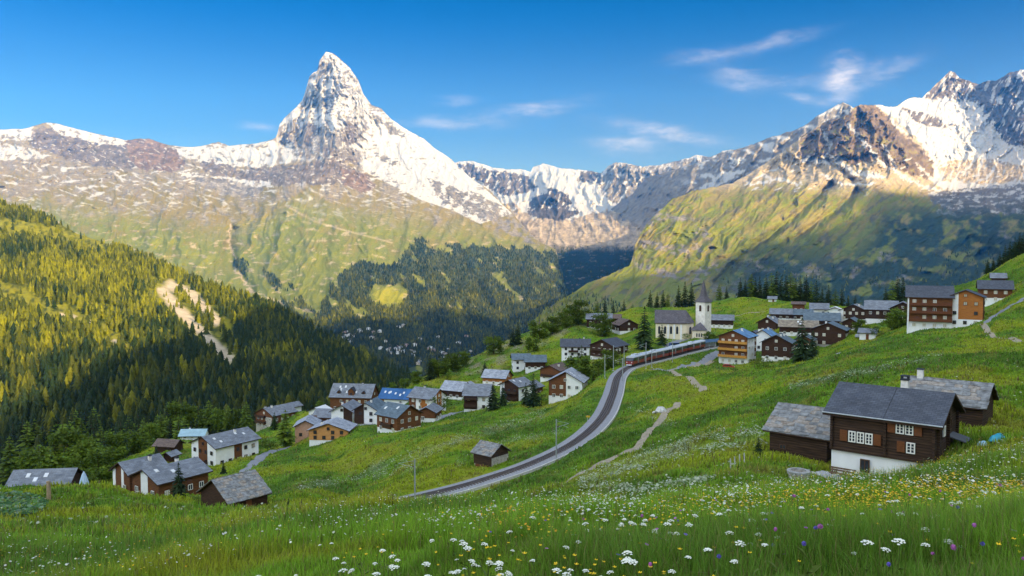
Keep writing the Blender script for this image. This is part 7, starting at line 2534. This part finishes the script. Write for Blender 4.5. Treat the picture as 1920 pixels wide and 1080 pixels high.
def blades(name, n, y0, y1, hr, wpx, wmin, label, seed, lean=.35, weight=None, bright=1.0, vary=.25):
    x, y, z, j, i, r = scatter(n, y0, y1, weight, seed=seed)
    col = _gc[j, i]
    long_ = sstep(-.4, .5, fbm(x / 3.5, y / 3.5, 3, .5, 970))
    h = r.uniform(hr[0], hr[1], n) * (.45 + .95 * long_)
    w = np.maximum(wpx * y / F, wmin) * r.uniform(.6, 1.3, n)
    az = r.uniform(0, 6.28, n)
    wa = az + np.pi / 2 + r.normal(0, .3, n)
    la = h * np.abs(r.normal(0, lean, n))
    dx, dy = np.cos(az), np.sin(az)
    # blades mostly face the viewer side so that they read as blades
    wx, wy = np.cos(wa), np.sin(wa)
    b = np.stack([x, y, z - .03], -1)
    W = np.stack([wx, wy, np.zeros(n)], -1) * (w / 2)[:, None]
    mid = b + np.stack([dx * la * .35, dy * la * .35, h * .6], -1)
    tip = b + np.stack([dx * la, dy * la, h * np.sqrt(np.clip(1 - (la / h) ** 2 * .5, .2, 1))], -1)
    V = np.stack([b - W, b + W, mid + W * .8, mid - W * .8, tip], 1).reshape(-1, 3)
    base = (np.arange(n) * 5)[:, None]
    Fc = np.concatenate([base + np.array([[0, 1, 2]]), base + np.array([[0, 2, 3]]), base + np.array([[3, 2, 4]])])
    t = col * (bright * (1 + r.normal(0, vary, n)))[:, None].clip(.35, 2)
    dry = (r.random(n) < .13)[:, None]
    t = np.where(dry, np.array((.26, .21, .08)) * r.uniform(.6, 1.1, (n, 1)), t)
    T = np.repeat(t, 5, 0)
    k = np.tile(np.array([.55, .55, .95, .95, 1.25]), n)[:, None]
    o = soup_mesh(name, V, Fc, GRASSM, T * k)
    o['kind'] = 'stuff'
    tag(o, label, 'grass')


def grass_mat():
    m = bpy.data.materials.new('grass_blades')
    m.use_nodes = True
    nt = m.node_tree
    bs = nt.nodes['Principled BSDF']
    bs.inputs['Roughness'].default_value = .55
    bs.inputs['Specular IOR Level'].default_value = .25
    at_ = node(nt, 'ShaderNodeAttribute', attribute_name='Col')
    nt.links.new(at_.outputs['Color'], bs.inputs['Base Color'])
    tr = node(nt, 'ShaderNodeBsdfTranslucent')
    nt.links.new(at_.outputs['Color'], tr.inputs['Color'])
    ms = node(nt, 'ShaderNodeMixShader', inp={'Fac': .35})
    nt.links.new(bs.outputs[0], ms.inputs[1])
    nt.links.new(tr.outputs[0], ms.inputs[2])
    nt.links.new(ms.outputs[0], nt.nodes['Material Output'].inputs['Surface'])
    return m


GRASSM = grass_mat()
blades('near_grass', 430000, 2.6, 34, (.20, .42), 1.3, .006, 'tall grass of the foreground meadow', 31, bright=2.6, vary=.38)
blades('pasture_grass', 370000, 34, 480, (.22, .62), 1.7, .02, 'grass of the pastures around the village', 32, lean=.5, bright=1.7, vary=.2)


# ---- flowers that nobody could count: small heads spread through the grass
def heads(name, n, y0, y1, size, pxmin, cols, lift, label, seed, weight, cat='flowers'):
    x, y, z, j, i, r = scatter(n, y0, y1, weight, seed=seed)
    s = np.maximum(r.uniform(size[0], size[1], n), pxmin * y / F) / 2
    zz = z + r.uniform(lift[0], lift[1], n)
    c = np.array(cols)[r.integers(0, len(cols), n)] * r.uniform(.75, 1.15, (n, 1))
    K = 6
    # a shallow cup of six petals
    ang = 2 * np.pi * np.arange(K) / K
    tilt_a, tilt = r.uniform(0, 6.28, n), r.uniform(0, .7, n)
    ring = np.stack([np.cos(ang), np.sin(ang), np.full(K, .25)], -1)
    nx, ny = np.cos(tilt_a) * np.sin(tilt), np.sin(tilt_a) * np.sin(tilt)
    V = np.zeros((n, K + 1, 3))
    rad = r.uniform(.75, 1.15, (n, K))
    V[:, :K, 0] = x[:, None] + s[:, None] * ring[None, :, 0] * rad
    V[:, :K, 1] = y[:, None] + s[:, None] * ring[None, :, 1] * rad
    V[:, :K, 2] = zz[:, None] + s[:, None] * (ring[None, :, 2] - nx[:, None] * ring[None, :, 0] - ny[:, None] * ring[None, :, 1])
    V[:, K] = np.stack([x, y, zz], -1)
    base = (np.arange(n) * (K + 1))[:, None]
    Fc = np.concatenate([base + np.array([[k, (k + 1) % K, K]]) for k in range(K)])
    o = soup_mesh(name, V.reshape(-1, 3), Fc, GRASSM, np.repeat(c, K + 1, 0))
    o['kind'] = 'stuff'
    tag(o, label, cat)


def w_band(x, y, px, py):
    return sstep(-.15, .5, fbm(x / 3.2, y / 3.2, 4, .55, 981)) * (sstep(300, 900, px) * .8 + .2)


def w_yel(x, y, px, py):
    return sstep(.0, .5, fbm(x / 4.2 + 7, y / 4.2, 4, .55, 982)) * (sstep(500, 1100, px) * .6 + .9 * sstep(1250, 1800, px) + .15)


WHITES = [(.72, .74, .62), (.62, .68, .50), (.80, .80, .74)]
YELS = [(.75, .50, .02), (.80, .62, .05), (.72, .38, .03)]
heads('white_flowers', 6200, 8, 60, (.016, .042), 1.4, WHITES, (.25, .55), 'small white flowers sprinkled through the foreground grass', 41, w_band)
heads('yellow_flowers', 14000, 7, 70, (.014, .03), 1.4, YELS, (.2, .5), 'small yellow flowers sprinkled through the foreground grass', 42, w_yel)
heads('purple_flowers', 160, 5, 34, (.025, .04), 1.8, [(.36, .13, .42), (.20, .12, .50), (.45, .18, .40)], (.2, .45), 'small purple flowers sprinkled through the foreground grass', 43, lambda x, y, px, py: sstep(700, 1500, px))
BANDS = [([(700, 880), (800, 850), (900, 815), (1020, 780)], 9), ([(560, 915), (700, 895), (780, 880)], 8), ([(860, 870), (960, 830), (1050, 815)], 7), ([(1100, 905), (1200, 870), (1300, 840), (1420, 820)], 20),
         ([(1120, 925), (1230, 925), (1330, 905)], 8), ([(1230, 855), (1400, 835)], 10), ([(1480, 730), (1600, 705), (1760, 672)], 6), ([(1180, 770), (1260, 800)], 6)]


def w_pale(x, y, px, py):
    b = np.zeros(np.shape(px))
    for pts, w in BANDS:
        b = np.maximum(b, sstep(w * 1.5, w * .3, line_dist(px, py, pts)))
    return (b + .016) * sstep(-.3, .4, fbm(x / 3, y / 5, 4, .6, 983))


heads('umbel_bands', 7500, 45, 300, (.10, .28), 1.6, [(.40, .46, .30), (.33, .40, .24), (.50, .54, .40)], (.3, .6), 'pale bands of white umbels across the mid distance pastures', 44, w_pale)


heads('vegetable_leaves', 1500, 55, 130, (.28, .55), 1.5, [(.07, .17, .05), (.10, .22, .07), (.20, .30, .18), (.05, .13, .04)], (.05, .45), 'bed of broad leaved vegetables on the grassy hump, lower left', 45,
      lambda x, y, px, py: (np.hypot((px - 20) / 68, (py - 952) / 22) < 1) * 1.0, 'vegetables')


# ---- the largest flowers in front, one by one
def stem_mb(hh, r, lean):
    b = MB()
    b.tube([(0, 0, -.05), (lean * .4, 0, hh * .5), (lean, 0, hh)], [r * 1.2, r, r * .8], 5, cap=False)
    for k in range(3):
        z = hh * (.15 + .2 * k)
        a = 2.2 * k
        L = .09
        b.face([(lean * z / hh * .6, 0, z), (L * .5 * math.cos(a) - .015 * math.sin(a), L * .5 * math.sin(a) + .015 * math.cos(a), z + .05), (L * math.cos(a), L * math.sin(a), z + .06), (L * .5 * math.cos(a) + .015 * math.sin(a), L * .5 * math.sin(a) - .015 * math.cos(a), z + .045)])
    return b


STEMM = pmat('flower_stem', (.09, .14, .02), .7, .3, 8.0)
UMBM = pmat('umbel_white', (.76, .78, .68), .8, .18, 30.0)
YELM = pmat('petal_yellow', (.80, .54, .02), .6, .15, 20.0)
PURM = pmat('petal_purple', (.42, .12, .38), .7, .25, 60.0)
VIOM = pmat('petal_violet', (.13, .10, .46), .7, .25, 60.0)


def umbel(seed):
    rnd = random.Random(seed)
    b = MB()
    st = stem_mb(.50, .0045, rnd.uniform(-.04, .04))
    R_ = rnd.uniform(.038, .058)
    top = .50
    n = rnd.randint(12, 17)
    for k in range(n):
        f = math.sqrt((k + .4) / n)
        a = k * 2.39996
        x, y = R_ * f * math.cos(a), R_ * f * math.sin(a)
        z = top + .05 - .022 * f * f + rnd.uniform(-.003, .003)
        r = rnd.uniform(.010, .015)
        m = 7
        ring = [(x + r * math.cos(2 * math.pi * q / m + k) * rnd.uniform(.75, 1.2), y + r * math.sin(2 * math.pi * q / m + k) * rnd.uniform(.75, 1.2), z - .004) for q in range(m)]
        for q in range(m):
            b.face([ring[q], ring[(q + 1) % m], (x, y, z + .005)])
        st.tube([(0, 0, top), (x, y, z - .004)], .0012, 3, cap=False)
    return st, b


def buttercup(seed):
    rnd = random.Random(seed)
    st = stem_mb(.38, .003, rnd.uniform(-.06, .06))
    b = MB()
    for q in range(1):
        x, y, z = rnd.uniform(-.04, .04), rnd.uniform(-.04, .04), .38 + rnd.uniform(-.05, .05)
        st.tube([(0, 0, .26), (x, y, z)], .002, 3, cap=False)
        for k in range(5):
            a = 2 * math.pi * k / 5
            r = .021
            b.face([(x, y, z), (x + r * .7 * math.cos(a - .5), y + r * .7 * math.sin(a - .5), z + .006), (x + r * math.cos(a), y + r * math.sin(a), z + .013), (x + r * .7 * math.cos(a + .5), y + r * .7 * math.sin(a + .5), z + .006)])
    return st, b


def ball(seed, r0):
    rnd = random.Random(seed)
    st = stem_mb(.42, .003, rnd.uniform(-.05, .05))
    b = MB()
    n = 46
    for k in range(n):
        zf = 1 - 2 * (k + .5) / n
        rr = math.sqrt(1 - zf * zf)
        a = k * 2.39996
        d = Vector((rr * math.cos(a), rr * math.sin(a), zf))
        t = d.orthogonal().normalized() * r0 * .3
        s = d.cross(t).normalized() * r0 * .3
        c = Vector((0, 0, .43))
        b.face([c + d * r0 * .6 - t, c + d * r0 * .75 + s, c + d * r0 * rnd.uniform(1.0, 1.25) + t * .5, c + d * r0 * .75 - s])
    return st, b


def flowers(kind, n, y0, y1, make, mat, label, group, cat, seed, weight, scale):
    protos = []
    for k in range(4):
        st, bl = make(seed * 10 + k)
        s = st.build('stem', STEMM)
        b = bl.build('bloom', mat)
        protos.append((s.data, b.data))
        bpy.data.objects.remove(s)
        bpy.data.objects.remove(b)
    x, y, z, j, i, r = scatter(n, y0, y1, lambda x, y, px, py: weight(x, y, px, py) * (px > -30) * (px < 1950), seed=seed)
    for k in range(n):
        t = thing(kind, label, cat, (x[k], y[k], z[k]), r.uniform(0, 6.28), group, float(r.uniform(*scale)))
        t.rotation_euler = (r.normal(0, .12), r.normal(0, .12), r.uniform(0, 6.28))
        sm_, bm_ = protos[r.integers(0, 4)]
        for nm, me in (('stem', sm_), ('bloom', bm_)):
            o = bpy.data.objects.new(nm, me)
            COL.objects.link(o)
            o.parent = t


flowers('white_umbel', 280, 4.6, 27, umbel, UMBM, 'white flat topped umbel flower on a green stem in the foreground grass', 'white umbels in the foreground meadow', 'flower', 51, lambda x, y, px, py: (sstep(350, 800, px) + .08) * (.25 + sstep(-.3, .5, fbm(x / 2, y / 2, 3, .5, 984))), (.4, .75))
flowers('yellow_flower', 240, 4.6, 17, buttercup, YELM, 'yellow cup shaped flower on a thin stem in the foreground grass', 'yellow flowers in the foreground meadow', 'flower', 52, lambda x, y, px, py: (sstep(500, 1000, px) + .1) * sstep(-.2, .5, fbm(x / 2.4 + 3, y / 2.4, 3, .5, 985)), (.55, .95))
flowers('purple_clover', 20, 3.9, 10, lambda s: ball(s, .013), PURM, 'round purple clover head in the grass at the bottom edge', 'purple clovers in the foreground meadow', 'flower', 53, lambda x, y, px, py: sstep(900, 1500, px) + .02, (.8, 1.2))
flowers('violet_flower', 9, 4.0, 9, lambda s: ball(s, .014), VIOM, 'deep violet blue flower head low in the foreground grass', 'violet blue flowers in the foreground meadow', 'flower', 54, lambda x, y, px, py: sstep(900, 1400, px) + .02, (.75, 1.1))
# ------------------------------------------------------------------ air
def make_haze(dens=2.6e-5):
    lo, hi = -640.0, 3300.0
    x0, x1, y0, y1 = -12000, 16000, -6000, 17000
    V = [(x, y, z) for z in (lo, hi) for y in (y0, y1) for x in (x0, x1)]
    me = bpy.data.meshes.new('haze')
    me.from_pydata(V, [], [(0, 2, 3, 1), (4, 5, 7, 6), (0, 1, 5, 4), (2, 6, 7, 3), (0, 4, 6, 2), (1, 3, 7, 5)])
    m = bpy.data.materials.new('haze')
    m.use_nodes = True
    nt = m.node_tree
    nt.nodes.remove(nt.nodes['Principled BSDF'])
    v = node(nt, 'ShaderNodeVolumePrincipled', inp={'Density': dens, 'Color': (0.02, 0.30, 1.0, 1), 'Absorption Color': (1, 1, 1, 1), 'Anisotropy': 0.0})
    nt.links.new(v.outputs[0], nt.nodes['Material Output'].inputs['Volume'])
    me.materials.append(m)
    o = bpy.data.objects.new('haze', me)
    COL.objects.link(o)
    o['kind'] = 'stuff'


make_haze()
